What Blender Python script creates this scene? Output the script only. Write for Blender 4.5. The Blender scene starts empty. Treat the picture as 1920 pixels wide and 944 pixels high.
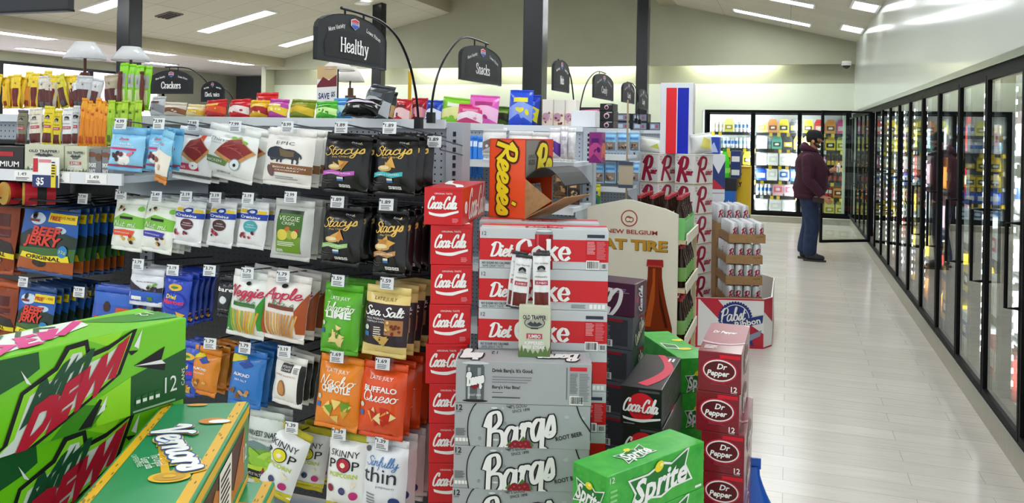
import bpy, bmesh, math, random
from mathutils import Vector, Matrix
from mathutils.geometry import tessellate_polygon
random.seed(7)
S = bpy.context.scene
C = S.collection
sin, cos, pi, R = math.sin, math.cos, math.pi, math.radians

# ---------------------------------------------------------------- camera
FPX, YAW, ROLL, CX, CY, EYE = 1516.0, R(18.9), R(1.0), 960.0, 247.0, 1.65
FWD = Vector((-sin(YAW), cos(YAW), 0)); RT0 = Vector((cos(YAW), sin(YAW), 0)); ZUP = Vector((0, 0, 1))
RGT = RT0*cos(ROLL) + ZUP*sin(ROLL); UPV = -RT0*sin(ROLL) + ZUP*cos(ROLL)
cd = bpy.data.cameras.new('camera'); cam = bpy.data.objects.new('camera', cd); C.objects.link(cam)
cd.sensor_width = 36; cd.lens = 36*FPX/1920; cd.shift_y = -(472-CY)/1920; cd.clip_start = .05
cam.matrix_world = Matrix(((RGT.x, UPV.x, -FWD.x, 0), (RGT.y, UPV.y, -FWD.y, 0), (RGT.z, UPV.z, -FWD.z, EYE), (0, 0, 0, 1)))
S.camera = cam
def at(px, py, **k):
    """where the sight line of a photo pixel meets a real plane X=, Y= or Z="""
    v = FWD + RGT*((px-CX)/FPX) - UPV*((py-CY)/FPX)
    (ax, val), = k.items(); i = 'XYZ'.index(ax); o = Vector((0, 0, EYE))
    return o + v*((val-o[i])/v[i])
# ---------------------------------------------------------------- world, exposure
w = bpy.data.worlds.new('world'); S.world = w; w.use_nodes = True
w.node_tree.nodes['Background'].inputs[0].default_value = (.93, .97, 1, 1)
w.node_tree.nodes['Background'].inputs[1].default_value = .65       # fill light added from behind the camera, in place of unseen shop-front daylight
S.view_settings.view_transform = 'Standard'; S.view_settings.look = 'None'; S.view_settings.gamma = 1
S.view_settings.exposure = 0.95
S.cycles.transparent_max_bounces = 24; S.cycles.max_bounces = 8; S.cycles.diffuse_bounces = 3; S.cycles.glossy_bounces = 5
S.cycles.sample_clamp_indirect = 6; S.cycles.caustics_reflective = False; S.cycles.caustics_refractive = False
LAMP_STRENGTH = 15.0      # the fluorescent fixtures
COVE_POWER = 40           # strip lights behind the soffit
LED_STRENGTH = 34.0       # cooler door leds

# ---------------------------------------------------------------- materials
_m = {}
def lin(h):
    h = h.lstrip('#'); o = []
    for i in (0, 2, 4):
        c = int(h[i:i+2], 16)/255; o.append(c/12.92 if c <= .04045 else ((c+.055)/1.055)**2.4)
    return o
def mat(h, r=.5, metal=0, emit=0, spec=.35, coat=0):
    k = (h, r, metal, emit, spec, coat)
    if k in _m: return _m[k]
    m = bpy.data.materials.new('paint_' + h.lstrip('#')); m.use_nodes = True
    b = m.node_tree.nodes['Principled BSDF']; c = lin(h) + [1]
    b.inputs['Base Color'].default_value = c; b.inputs['Roughness'].default_value = r
    b.inputs['Metallic'].default_value = metal; b.inputs['Specular IOR Level'].default_value = spec
    b.inputs['Coat Weight'].default_value = coat; b.inputs['Coat Roughness'].default_value = .08
    if emit:
        b.inputs['Emission Color'].default_value = c; b.inputs['Emission Strength'].default_value = emit
    _m[k] = m; return m
def noisy(name, h1, h2, scale, r=.5, stretch=(1, 1, 1), bump=0, detail=4, rvar=0):
    m = bpy.data.materials.new(name); m.use_nodes = True; t = m.node_tree; n = t.nodes; l = t.links; b = n['Principled BSDF']
    tc = n.new('ShaderNodeTexCoord'); mp = n.new('ShaderNodeMapping'); nz = n.new('ShaderNodeTexNoise'); rp = n.new('ShaderNodeValToRGB')
    mp.inputs['Scale'].default_value = stretch; nz.inputs['Scale'].default_value = scale; nz.inputs['Detail'].default_value = detail
    l.new(tc.outputs['Object'], mp.inputs[0]); l.new(mp.outputs[0], nz.inputs['Vector']); l.new(nz.outputs['Fac'], rp.inputs[0])
    rp.color_ramp.elements[0].position = .3; rp.color_ramp.elements[1].position = .7
    rp.color_ramp.elements[0].color = lin(h1)+[1]; rp.color_ramp.elements[1].color = lin(h2)+[1]
    l.new(rp.outputs[0], b.inputs['Base Color']); b.inputs['Roughness'].default_value = r
    if bump:
        bp = n.new('ShaderNodeBump'); bp.inputs['Strength'].default_value = bump; bp.inputs['Distance'].default_value = .004
        l.new(nz.outputs['Fac'], bp.inputs['Height']); l.new(bp.outputs[0], b.inputs['Normal'])
    return m
def tiled(name, c1, c2, mortar, bw, bh, msize, r, axes='XY', offset=.5, grain=0, bump=0):
    m = bpy.data.materials.new(name); m.use_nodes = True; t = m.node_tree; n = t.nodes; l = t.links; b = n['Principled BSDF']
    tc = n.new('ShaderNodeTexCoord'); sp = n.new('ShaderNodeSeparateXYZ'); cb = n.new('ShaderNodeCombineXYZ'); br = n.new('ShaderNodeTexBrick')
    l.new(tc.outputs['Object'], sp.inputs[0])
    l.new(sp.outputs['XYZ'.index(axes[0])], cb.inputs[0]); l.new(sp.outputs['XYZ'.index(axes[1])], cb.inputs[1]); l.new(cb.outputs[0], br.inputs['Vector'])
    br.offset = offset; br.inputs['Scale'].default_value = 1; br.inputs['Brick Width'].default_value = bw; br.inputs['Row Height'].default_value = bh
    br.inputs['Mortar Size'].default_value = msize; br.inputs['Mortar Smooth'].default_value = .2; br.inputs['Bias'].default_value = 0
    br.inputs['Color1'].default_value = lin(c1)+[1]; br.inputs['Color2'].default_value = lin(c2)+[1]; br.inputs['Mortar'].default_value = lin(mortar)+[1]
    out = br.outputs['Color']
    if grain:
        mp = n.new('ShaderNodeMapping'); mp.inputs['Scale'].default_value = (1.2, 14, 1); nz = n.new('ShaderNodeTexNoise'); nz.inputs['Scale'].default_value = 3; nz.inputs['Detail'].default_value = 6
        rp = n.new('ShaderNodeValToRGB'); rp.color_ramp.elements[0].position = .3; rp.color_ramp.elements[1].position = .75
        rp.color_ramp.elements[0].color = (1-grain,)*3+(1,); rp.color_ramp.elements[1].color = (1, 1, 1, 1)
        mx = n.new('ShaderNodeMix'); mx.data_type = 'RGBA'; mx.blend_type = 'MULTIPLY'; mx.inputs[0].default_value = 1
        l.new(tc.outputs['Object'], mp.inputs[0]); l.new(mp.outputs[0], nz.inputs['Vector']); l.new(nz.outputs['Fac'], rp.inputs[0])
        l.new(out, mx.inputs[6]); l.new(rp.outputs[0], mx.inputs[7]); out = mx.outputs[2]
    l.new(out, b.inputs['Base Color']); b.inputs['Roughness'].default_value = r
    return m
def glass(name='thin_glass', tint=(.94, .98, .96), ior=1.5, rough=.0):
    m = bpy.data.materials.new(name); m.use_nodes = True; t = m.node_tree; n = t.nodes; l = t.links
    n.remove(n['Principled BSDF']); o = n['Material Output']
    tr = n.new('ShaderNodeBsdfTransparent'); tr.inputs[0].default_value = tint+(1,)
    gl = n.new('ShaderNodeBsdfGlossy'); gl.inputs['Roughness'].default_value = rough
    fr = n.new('ShaderNodeFresnel'); fr.inputs[0].default_value = ior; mx = n.new('ShaderNodeMixShader')
    ge = n.new('ShaderNodeNewGeometry'); mi = n.new('ShaderNodeMapRange'); mi.inputs[3].default_value = ior; mi.inputs[4].default_value = 1/ior
    l.new(ge.outputs['Backfacing'], mi.inputs[0]); l.new(mi.outputs[0], fr.inputs[0])     # thin pane: both faces reflect alike
    l.new(fr.outputs[0], mx.inputs[0]); l.new(tr.outputs[0], mx.inputs[1]); l.new(gl.outputs[0], mx.inputs[2]); l.new(mx.outputs[0], o.inputs[0])
    return m
BLACK = mat('#0b0c0e', .4, 0, 0, .3); WHITE = mat('#f2f2f0', .5); INK = mat('#1b1b1d', .5); STEEL = mat('#c9cdd0', .3, .9)
SHELFW = mat('#dfe5ea', .45); PEG = mat('#8b939c', .6); CARD = noisy('brown_card', '#b08a5e', '#9c784e', 60, .85)
LAMP = mat('#f6fbff', .5, 0, LAMP_STRENGTH); LED = mat('#f4f9ff', .5, 0, LED_STRENGTH)

# ---------------------------------------------------------------- mesh builder
class MB:
    def __init__(s): s.v = []; s.f = []; s.m = []; s.mats = []
    def mi(s, m):
        if m not in s.mats: s.mats.append(m)
        return s.mats.index(m)
    def add(s, vs, fs, m):
        o = len(s.v); i = s.mi(m); s.v += [tuple(v) for v in vs]; s.f += [tuple(o+a for a in f) for f in fs]; s.m += [i]*len(fs); return s
    def box(s, x0, x1, y0, y1, z0, z1, m, X=None):
        v = [Vector((x, y, z)) for z in (z0, z1) for y in (y0, y1) for x in (x0, x1)]
        if X is not None: v = [X @ a for a in v]
        return s.add(v, [(0, 2, 3, 1), (4, 5, 7, 6), (0, 1, 5, 4), (2, 6, 7, 3), (0, 4, 6, 2), (1, 3, 7, 5)], m)
    def prism(s, pts, axis, a0, a1, m):
        """2D outline extruded along an axis; the outline lies in the other two axes in order"""
        def P(p, a): return {'X': (a, p[0], p[1]), 'Y': (p[0], a, p[1]), 'Z': (p[0], p[1], a)}[axis]
        n = len(pts); v = [P(p, a0) for p in pts] + [P(p, a1) for p in pts]
        f = [(i, (i+1) % n, n+(i+1) % n, n+i) for i in range(n)]
        tri = tessellate_polygon([[Vector((p[0], p[1], 0)) for p in pts]])
        f += [tuple(t) for t in tri] + [tuple(n+i for i in t[::-1]) for t in tri]
        return s.add(v, f, m)
    def tube(s, path, r, m, seg=8, closed=False, caps=True):
        path = [Vector(p) for p in path]; n = len(path); vs = []; fs = []
        rs = r if isinstance(r, (list, tuple)) else [r]*n
        up = None
        for i, p in enumerate(path):
            a = path[(i-1) % n] if (i or closed) else p; b = path[(i+1) % n] if (i < n-1 or closed) else p
            t = (b-a).normalized()
            if up is None:
                up = Vector((0, 0, 1)) if abs(t.z) < .9 else Vector((1, 0, 0))
            u = (up - t*up.dot(t)).normalized(); up = u; w_ = t.cross(u)
            vs += [p + (u*cos(2*pi*k/seg) + w_*sin(2*pi*k/seg))*rs[i] for k in range(seg)]
        for i in range(n if closed else n-1):
            j = (i+1) % n
            fs += [(i*seg+k, i*seg+(k+1) % seg, j*seg+(k+1) % seg, j*seg+k) for k in range(seg)]
        if caps and not closed: fs += [tuple(range(seg))[::-1], tuple((n-1)*seg+k for k in range(seg))]
        return s.add(vs, fs, m)
    def lathe(s, prof, m, seg=16, o=(0, 0, 0)):
        vs = [(o[0]+r*cos(2*pi*k/seg), o[1]+r*sin(2*pi*k/seg), o[2]+z) for r, z in prof for k in range(seg)]
        fs = [(i*seg+k, i*seg+(k+1) % seg, (i+1)*seg+(k+1) % seg, (i+1)*seg+k) for i in range(len(prof)-1) for k in range(seg)]
        n = len(prof)
        fs += [tuple(range(seg))[::-1], tuple((n-1)*seg+k for k in range(seg))]
        return s.add(vs, fs, m)
    def mesh(s, name, smooth=False, bevel=0, X=None):
        me = bpy.data.meshes.new(name); me.from_pydata(s.v, [], s.f)
        for m in s.mats: me.materials.append(m)
        me.polygons.foreach_set('material_index', s.m)
        if bevel or smooth or X is not None:
            b = bmesh.new(); b.from_mesh(me)
            if bevel:
                ed = [e for e in b.edges if len(e.link_faces) == 2 and e.calc_face_angle(0) > .6]
                bmesh.ops.bevel(b, geom=ed, offset=bevel, segments=2, affect='EDGES', profile=.6)
            b.to_mesh(me); b.free()
        if smooth:
            for p in me.polygons: p.use_smooth = True
            if smooth != 'all':
                try: me.set_sharp_from_angle(angle=R(38))
                except Exception: pass
        me.update(); return me
def part(name, mb, parent=None, label=None, smooth=False, bevel=0, kind=None):
    o = bpy.data.objects.new(name, mb.mesh(name, smooth, bevel)); C.objects.link(o); o.parent = parent
    if label: o['label'] = label
    if kind: o['kind'] = kind
    return o
def thing(name, label, cat, loc=(0, 0, 0), rot=0, group=None):
    o = bpy.data.objects.new(name, None); C.objects.link(o); o.empty_display_size = .05
    o.location = loc; o.rotation_euler = rot if isinstance(rot, tuple) else (0, 0, rot)
    o['label'] = label; o['category'] = cat
    if group: o['group'] = group
    return o
def tag(o, label, cat, group=None, loc=None, rot=None):
    o['label'] = label; o['category'] = cat
    if group: o['group'] = group
    if loc is not None: o.location = loc
    if rot is not None: o.rotation_euler = rot if isinstance(rot, tuple) else (0, 0, rot)
    return o
def struct(name, mb, smooth=False, bevel=0, parent=None):
    o = part(name, mb, parent, None, smooth, bevel)
    if not parent: o['kind'] = 'structure'
    return o
def dup(o, label=None, loc=None, rot=None, group=None):
    r = o.copy(); C.objects.link(r)
    for c in o.children:
        k = c.copy(); C.objects.link(k); k.parent = r
        for g in c.children:
            q = g.copy(); C.objects.link(q); q.parent = k
    if label: r['label'] = label
    if group: r['group'] = group
    if loc is not None: r.location = loc
    if rot is not None: r.rotation_euler = rot if isinstance(rot, tuple) else (0, 0, rot)
    return r
ORD = ['first', 'second', 'third', 'fourth', 'fifth', 'sixth', 'seventh', 'eighth', 'ninth', 'tenth', 'eleventh', 'twelfth', 'thirteenth', 'fourteenth', 'fifteenth', 'sixteenth', 'seventeenth', 'eighteenth', 'nineteenth', 'twentieth']

# ---------------------------------------------------------------- lettering
SCRIPT = {'a':"78,85 45,100 14,62 18,12 42,2 70,40 84,95 80,25 96,2 118,28|108",'b':"5,30 32,110 46,185 32,196 22,150 18,40 34,2 62,10 74,55 56,92 34,78|88",'c':"72,80 50,100 16,70 14,22 40,0 82,26|78",
'd':"78,85 45,100 14,62 18,12 42,2 70,40 92,190;92,190 80,30 96,2 118,28|110",'e':"8,35 58,58 62,90 38,100 14,62 16,16 44,0 84,28|80",'f':"5,30 40,120 52,185 38,198 26,150 18,-40 8,-80;2,90 60,98|58",
'g':"78,85 45,100 14,62 20,12 46,10 80,95 70,-40 40,-80 14,-55 60,0 115,30|106",'h':"5,30 34,120 44,188 30,196 20,140 10,0;14,50 42,98 60,85 56,20 74,2 98,28|92",'i':"18,95 10,20 26,2 48,28;24,132 27,142|44",
'k':"5,30 34,120 44,188 30,196 20,140 10,0;68,95 22,48 62,4 88,20|82",'l':"5,30 38,120 46,185 32,198 20,140 14,25 30,2 54,28|46",'m':"6,85 16,95 10,0;14,55 36,98 48,85 42,0;46,55 70,98 84,85 78,20 94,2 116,28|112",
'n':"6,85 16,95 10,0;14,50 42,98 60,85 54,20 70,2 94,28|88",'o':"52,98 20,80 12,30 36,0 66,20 74,65 52,98 60,80 96,86|84",'p':"10,80 18,95 2,-80;14,60 42,98 70,80 66,25 40,2 14,25|80",
'q':"78,85 45,100 14,62 20,10 46,10 80,95;80,95 62,-80;62,-80 84,-50|92",'r':"6,80 16,98 20,85 10,0;14,50 36,94 58,92 56,80|60",'s':"4,20 40,100 52,60 50,15 24,0 6,18 60,22|62",
't':"30,150 14,25 30,0 56,26;4,98 56,104|50",'u':"12,95 10,20 30,2 60,50 74,95;74,95 68,20 84,2 106,28|98",'v':"8,90 20,95 28,5 66,90 90,88|80",'y':"12,95 14,30 36,8 66,50 76,95;76,95 62,-40 36,-80 10,-55 60,0 104,28|96",
'z':"8,90 62,96;62,96 8,4;8,4 70,8|72","'":"20,185 12,150|24",'-':"8,60 44,66|50",'!':"20,185 14,50;12,5 13,0|30",'ñ':"6,85 16,95 10,0;14,50 42,98 60,85 54,20 70,2 94,28;10,130 30,142 50,130 70,142|88",
'A':"0,0 60,120 100,190;100,190 100,0;30,70 120,75|118",'B':"40,185 22,0;10,140 40,190 90,190 96,140 44,105;44,105 104,90 110,30 60,-4 8,20|114",'C':"104,140 100,182 56,180 14,100 26,15 76,0 120,50|106",
'D':"40,185 22,0;0,150 50,192 110,170 120,80 80,10 22,0|126",'J':"80,190 66,20 40,-30 5,-5;40,180 110,192|95",'L':"70,150 60,190 40,150 34,20 10,2 50,8 100,0|95",'N':"14,0 34,180;34,185 90,5;90,5 114,195|118",
'P':"40,180 20,0;4,140 50,192 104,180 100,110 40,86|100",'Q':"70,190 24,160 14,60 50,0 104,30 116,120 70,190;60,40 120,-10|122",'R':"40,185 16,0;4,140 50,192 104,178 96,110 40,95;40,95 84,50 120,0|114",
'S':"100,160 70,192 36,150 78,95 86,30 40,-2 4,40|98",'V':"4,150 24,188 40,180 54,0;54,0 110,180 130,175|112",'K':"30,185 14,0;100,190 24,90;40,105 110,0|108",'T':"6,170 120,188;66,184 48,0|104"}
SERIF = {'H':"18,0 18,150;92,0 92,150;18,78 92,78;4,0 32,0;4,150 32,150;78,0 106,0;78,150 106,150|114",'e':"14,52 76,55 66,92 44,100 16,70 16,28 44,0 78,20|88",'a':"16,78 38,100 62,84 62,15 80,4;62,55 26,45 12,20 30,0 62,22|86",
'l':"22,0 22,155;6,155 22,155;6,0 38,0|46",'t':"24,140 24,20 40,2 58,10;6,98 54,98|62",'h':"22,0 22,155;6,155 22,155;6,0 38,0;22,70 48,98 72,80 72,0;58,0 88,0|96",'y':"16,98 52,0;84,98 50,-8 30,-45 10,-40;4,98 34,98;70,98 98,98|98",
'S':"84,120 74,148 46,152 20,125 40,85 74,65 84,30 54,0 22,8 12,36|100",'n':"22,0 22,98;6,98 22,98;6,0 38,0;22,70 48,98 72,80 72,0;58,0 88,0|96",'c':"74,78 50,100 18,74 16,28 44,0 76,22|86",
'k':"22,0 22,155;6,155 22,155;6,0 38,0;76,98 24,45;40,60 84,0;60,98 92,98;66,0 96,0|96",'s':"60,78 42,100 18,84 30,58 58,42 60,14 36,0 12,22|76",'C':"104,112 92,148 60,152 18,110 18,40 60,-2 108,36|120",
'r':"22,0 22,98;6,98 22,98;6,0 40,0;22,65 44,98 62,90|68",'d':"70,0 70,155;54,155 70,155;70,0 86,0;70,78 44,100 14,70 16,24 42,0 70,22|94",'N':"20,0 20,150;20,150 96,0;96,0 96,150;4,0 36,0;4,150 22,150;80,150 112,150|120",
'u':"22,98 22,24 44,0 70,26;72,98 72,0;6,98 22,98;58,98 72,98;72,0 88,0|96",'E':"20,0 20,150;4,0 92,0;4,150 90,150;20,78 66,78;92,0 96,30;90,150 92,120|102",'o':"50,100 16,72 16,28 50,0 84,28 84,72 50,100|102",
'i':"22,0 22,98;6,98 22,98;6,0 38,0;20,130 23,136|46",'M':"18,0 18,150;18,150 62,20;62,20 106,150;106,150 106,0;4,0 32,0;92,0 122,0|128",'V':"10,150 56,0;56,0 100,150;0,150 24,150;88,150 112,150|112",'L':"20,0 20,150;4,150 36,150;4,0 92,0;92,0 96,32|100",
'w':"10,98 34,0;34,0 56,90;56,90 78,0;78,0 102,98;0,98 22,98;90,98 112,98|114",'P':"20,0 20,150;4,0 36,0;4,150 20,150;20,150 70,148 84,112 66,78 20,74|96",'v':"12,98 46,0;46,0 80,98;2,98 26,98;66,98 92,98|92"}
def catmull(p, k=5):
    if len(p) < 3: return p
    q = [p[0]] + p + [p[-1]]; o = []
    for i in range(1, len(q)-2):
        a, b, c, d = q[i-1:i+3]
        for j in range(k):
            t = j/k; t2 = t*t; t3 = t2*t
            o.append(tuple(.5*(2*b[m]+(c[m]-a[m])*t+(2*a[m]-5*b[m]+4*c[m]-d[m])*t2+(3*b[m]-a[m]-3*c[m]+d[m])*t3) for m in (0, 1)))
    return o + [p[-1]]
_gl = {}
def strokes(txt, table):
    k = (txt, table is SCRIPT)
    if k in _gl: return _gl[k]
    x = 0; out = []
    for ch in txt:
        if ch == ' ': x += .55; continue
        g = table.get(ch)
        if not g: x += .6; continue
        body, adv = g.split('|')
        for st in body.split(';'):
            out.append(catmull([(x+float(a.split(',')[0])/100, float(a.split(',')[1])/100) for a in st.split()]))
        x += float(adv)/100
    _gl[k] = (out, x); return _gl[k]
def ribbon2d(pts, wf):
    """flat ribbon round a 2D line, with round-ish ends"""
    n = len(pts); L_ = []; R_ = []
    for i, p in enumerate(pts):
        a = pts[max(0, i-1)]; b = pts[min(n-1, i+1)]
        dx, dy = b[0]-a[0], b[1]-a[1]; d = math.hypot(dx, dy) or 1e-9; dx /= d; dy /= d
        h = wf(dx, dy)/2; q = p
        if i == 0: q = (p[0]-dx*h*.6, p[1]-dy*h*.6)
        if i == n-1: q = (p[0]+dx*h*.6, p[1]+dy*h*.6)
        L_.append((q[0]-dy*h, q[1]+dx*h)); R_.append((q[0]+dy*h, q[1]-dx*h))
    v = []; f = []
    for a, b in zip(L_, R_): v += [a, b]
    for i in range(n-1): f.append((2*i, 2*i+1, 2*i+3, 2*i+2))
    return v, f
_tg = {}
def text_geo(s, bold=0, shear=0):
    k = (s, bold, shear)
    if k not in _tg:
        cu = bpy.data.curves.new('lettering', 'FONT'); cu.body = s; cu.size = 1; cu.offset = bold; cu.shear = shear; cu.resolution_u = 2
        o = bpy.data.objects.new('lettering', cu); me = bpy.data.meshes.new_from_object(o)
        v = [(a.co.x, a.co.y) for a in me.vertices]; f = [tuple(p.vertices) for p in me.polygons]
        bpy.data.meshes.remove(me); bpy.data.objects.remove(o); bpy.data.curves.remove(cu)
        if not v: v = [(0, 0), (1, 0), (0, 1)]; f = [(0, 1, 2)]
        _tg[k] = (v, f, min(a[0] for a in v), max(a[0] for a in v), min(a[1] for a in v), max(a[1] for a in v))
    return _tg[k]

class PR:
    """print on a face of size W x H. x,y run 0..1 (y up). Prints collect in named parts."""
    def __init__(s, W, H, mp, grid=None, eps=.0005, parts=None):
        s.W, s.H, s.mp, s.grid, s.eps = W, H, mp, grid, eps; s.parts = parts if parts is not None else {}; s.cur = 'printing'; s.n = 0
        s.clip = True
    def to(s, name): s.cur = name; return s
    def emit(s, v, f, m, L):
        """v are metres with the origin at the lower left corner"""
        s.n += 1; k0 = (s.n % 9)*2.2e-5; v = [(a[0], a[1], (a[2] if len(a) > 2 else 0)+k0) for a in v]
        if s.clip or s.grid:
            inside = all(-1e-6 <= a[0] <= s.W+1e-6 and -1e-6 <= a[1] <= s.H+1e-6 for a in v)
            if s.grid or not inside:
                b = bmesh.new(); bv = [b.verts.new(a) for a in v]
                for q in f:
                    try: b.faces.new([bv[i] for i in q])
                    except ValueError: pass
                def cut(co, no, clear):
                    bmesh.ops.bisect_plane(b, geom=b.verts[:]+b.edges[:]+b.faces[:], plane_co=co, plane_no=no, clear_outer=clear)
                if not inside:
                    cut((0, 0, 0), (-1, 0, 0), True); cut((s.W, 0, 0), (1, 0, 0), True); cut((0, 0, 0), (0, -1, 0), True); cut((0, s.H, 0), (0, 1, 0), True)
                if s.grid and b.verts:
                    xs = [a.co.x for a in b.verts]; ys = [a.co.y for a in b.verts]
                    for i in range(1, s.grid[0]):
                        x = s.W*i/s.grid[0]
                        if min(xs) < x < max(xs): cut((x, 0, 0), (1, 0, 0), False)
                    for i in range(1, s.grid[1]):
                        y = s.H*i/s.grid[1]
                        if min(ys) < y < max(ys): cut((0, y, 0), (0, 1, 0), False)
                b.verts.index_update(); v = [tuple(a.co) for a in b.verts]; f = [tuple(a.index for a in q.verts) for q in b.faces]; b.free()
        if not f: return s
        # make every face look outwards
        g = []
        for q in f:
            a = sum(v[q[i-1]][0]*v[q[i]][1]-v[q[i]][0]*v[q[i-1]][1] for i in range(len(q)))
            g.append(q if a >= 0 else q[::-1])
        s.parts.setdefault(s.cur, MB()).add([s.mp(a[0], a[1], s.eps*(L+1)+a[2]) for a in v], g, m)
        return s
    def poly(s, pts, m, L=0):
        p = [(a*s.W, b*s.H) for a, b in pts]
        t = tessellate_polygon([[Vector((a, b, 0)) for a, b in p]])
        return s.emit(p, [tuple(q) for q in t], m, L)
    def rect(s, x0, x1, y0, y1, m, L=0): return s.emit([(x0*s.W, y0*s.H), (x1*s.W, y0*s.H), (x1*s.W, y1*s.H), (x0*s.W, y1*s.H)], [(0, 1, 2, 3)], m, L)
    def ell(s, x, y, rx, ry, m, L=0, n=20, rot=0, a0=0, a1=2*pi):
        """centre in 0..1, radii as shares of H"""
        c, d = cos(rot), sin(rot); v = [(x*s.W, y*s.H)]
        full = abs(a1-a0-2*pi) < 1e-6
        for k in range(n if full else n+1):
            t = a0+(a1-a0)*k/n; ex, ey = rx*s.H*cos(t), ry*s.H*sin(t); v.append((x*s.W+ex*c-ey*d, y*s.H+ex*d+ey*c))
        k = len(v)-1
        return s.emit(v, [(0, i+1, (i+1) % k+1) for i in range(k if full else k-1)], m, L)
    def line(s, pts, wd, m, L=0, smooth=False, taper=False):
        p = [(a*s.W, b*s.H) for a, b in pts]
        if smooth: p = catmull(p, 6)
        if taper:
            n = len(p); it = iter(range(n)); wv = [wd*s.H*(.12+.88*math.sin(pi*(i+.5)/n)) for i in range(n)]
            v, f = ribbon2d(p, lambda a, b: wv[next(it)])
        else: v, f = ribbon2d(p, lambda a, b: wd*s.H)
        return s.emit(v, f, m, L)
    def _place(s, v, x, y, rot):
        c, d = cos(rot), sin(rot); return [(x*s.W+a[0]*c-a[1]*d, y*s.H+a[0]*d+a[1]*c)+tuple(a[2:]) for a in v]
    def text(s, t, x, y, h, m, L=1, w=None, bold=.0, shear=0, rot=0, al='c', wmax=None):
        """h: cap height as share of H; w: width as share of W"""
        v, f, x0, x1, y0, y1 = text_geo(t, bold, shear); k = h*s.H/.73
        kx = w*s.W/(x1-x0) if w else k
        if wmax and kx*(x1-x0) > wmax*s.W: kx = wmax*s.W/(x1-x0)
        ox = {'c': (x0+x1)/2, 'l': x0, 'r': x1}[al]
        return s.emit(s._place([((a-ox)*kx, (b-.36)*k) for a, b in v], x, y, rot), f, m, L)
    def hand(s, t, x, y, h, m, L=1, w=None, rot=0, slant=.2, wt=.24, thin=.1, table=SCRIPT, out=None, al='c', xh=None):
        """script or serif lettering; h: height of a capital as share of H; out: (material, extra width, layer)"""
        st, adv = strokes(t, table); cap = 1.9 if table is SCRIPT else 1.5
        k = h*s.H/cap; kx = w*s.W/adv if w else k
        for mm, ex, LL in ([(out[0], out[1], L)] if out else []) + [(m, 0, L+(1 if out else 0))]:
            V = []; Fc = []
            for j, p in enumerate(st):
                q = [((a-(adv/2 if al == 'c' else 0))*kx+b*k*slant-(slant*k*.6 if al == 'c' else 0), (b-cap/2)*k) for a, b in p]
                v, f = ribbon2d(q, lambda dx, dy: k*(thin+(wt-thin)*abs(dy+dx*.15))+ex*k)
                o = len(V); V += [(a[0], a[1], (j % 3)*1.3e-4+i*2e-6) for i, a in enumerate(v)]; Fc += [tuple(o+i for i in g) for g in f]
            s.emit(s._place(V, x, y, rot), Fc, mm, LL)
        return s
    def atext(s, t, o, U, V, m, L=1, bold=0, w=None):
        """lettering in a slanted frame: o baseline start, U end of the baseline, V top of a capital, all in 0..1"""
        v, f, x0, x1, y0, y1 = text_geo(t, bold, 0); q = []
        for a, b in v:
            k, j = (a-x0)/(x1-x0), b/.73
            q.append((s.W*(o[0]+(U[0]-o[0])*k+(V[0]-o[0])*j), s.H*(o[1]+(U[1]-o[1])*k+(V[1]-o[1])*j)))
        return s.emit(q, f, m, L)
    def lines(s, x0, x1, y0, y1, n, m, L=1, fill=.45):
        """rows of small print"""
        st = (y1-y0)/n
        for i in range(n):
            e = x1-(x1-x0)*random.random()*.25; s.rect(x0, e, y0+i*st, y0+i*st+st*fill, m, L)
        return s
    def bars(s, x0, x1, y0, y1, L=1):
        s.to('barcode'); s.rect(x0, x1, y0, y1, WHITE, L); x = x0+(x1-x0)*.08; wq = (x1-x0)/26
        while x < x1-wq*2:
            k = random.choice((.5, 1, 1.6)); s.rect(x, x+wq*k, y0+(y1-y0)*.12, y1-(y1-y0)*.1, INK, L+1); x += wq*(k+random.choice((.6, 1)))
        return s
def flat(o, U, V, N):
    o, U, V, N = map(Vector, (o, U, V, N)); return lambda a, b, e: o+U*a+V*b+N*e

# ================================================================ ROOM
FLOOR = tiled('pale_plank_floor', '#dcd6cb', '#d2ccc0', '#b9b3a7', .92, .152, .0022, .22, 'XY', .37, .13)
TILE = tiled('ceiling_tile', '#bdb9aa', '#b7b3a4', '#918e80', 1.2, .61, .006, .9, 'XY', 0)
WALLB = noisy('beige_wall_paint', '#a5a68f', '#9fa08a', 2, .8); CREAM = noisy('cream_wall_paint', '#dfe6d3', '#d9e0cc', 2, .7)
GLOSSW = noisy('white_gloss_panel', '#d6dbd3', '#d0d6cd', 1.2, .12, (1, .25, 1)); BEAMC = mat('#a39b82', .8)
XW = 1.14
struct('floor', MB().box(-20, 2.2, -4, 22, -.1, 0, FLOOR))
RS = .2416; zr = lambda x: 3.39+(1.17-x)*RS
struct('ceiling', MB().prism([(1.35, zr(1.35)), (1.35, zr(1.35)+.1), (-2.15, zr(-2.15)+.1), (-2.15, zr(-2.15))], 'Y', -2, 16.4, TILE)
       .prism([(-2.1, 4.5), (-2.1, 4.6), (-7.2, 4.6), (-7.2, 4.5)], 'Y', -2, 16.4, TILE)
       .prism([(-6.94, 4.18), (-6.94, 4.28), (-11.1, 3.35), (-11.1, 3.25)], 'Y', -2, 16.4, TILE)
       .box(-20, -11.2, -2, 20.2, 3.15, 3.25, TILE))
struct('trim_1', MB().box(-2.42, -2.08, -2, 16.05, 4.18, 4.52, BEAMC))
struct('trim_2', MB().box(-7.24, -6.92, -2, 16.05, 4.18, 4.52, BEAMC))
struct('trim_3', MB().box(-11.4, -11.08, -2, 16.4, 3.05, 3.4, BEAMC))
struct('wall_right', MB().box(XW, XW+.1, -2, 16.4, 2.13, 3.5, GLOSSW))
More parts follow.
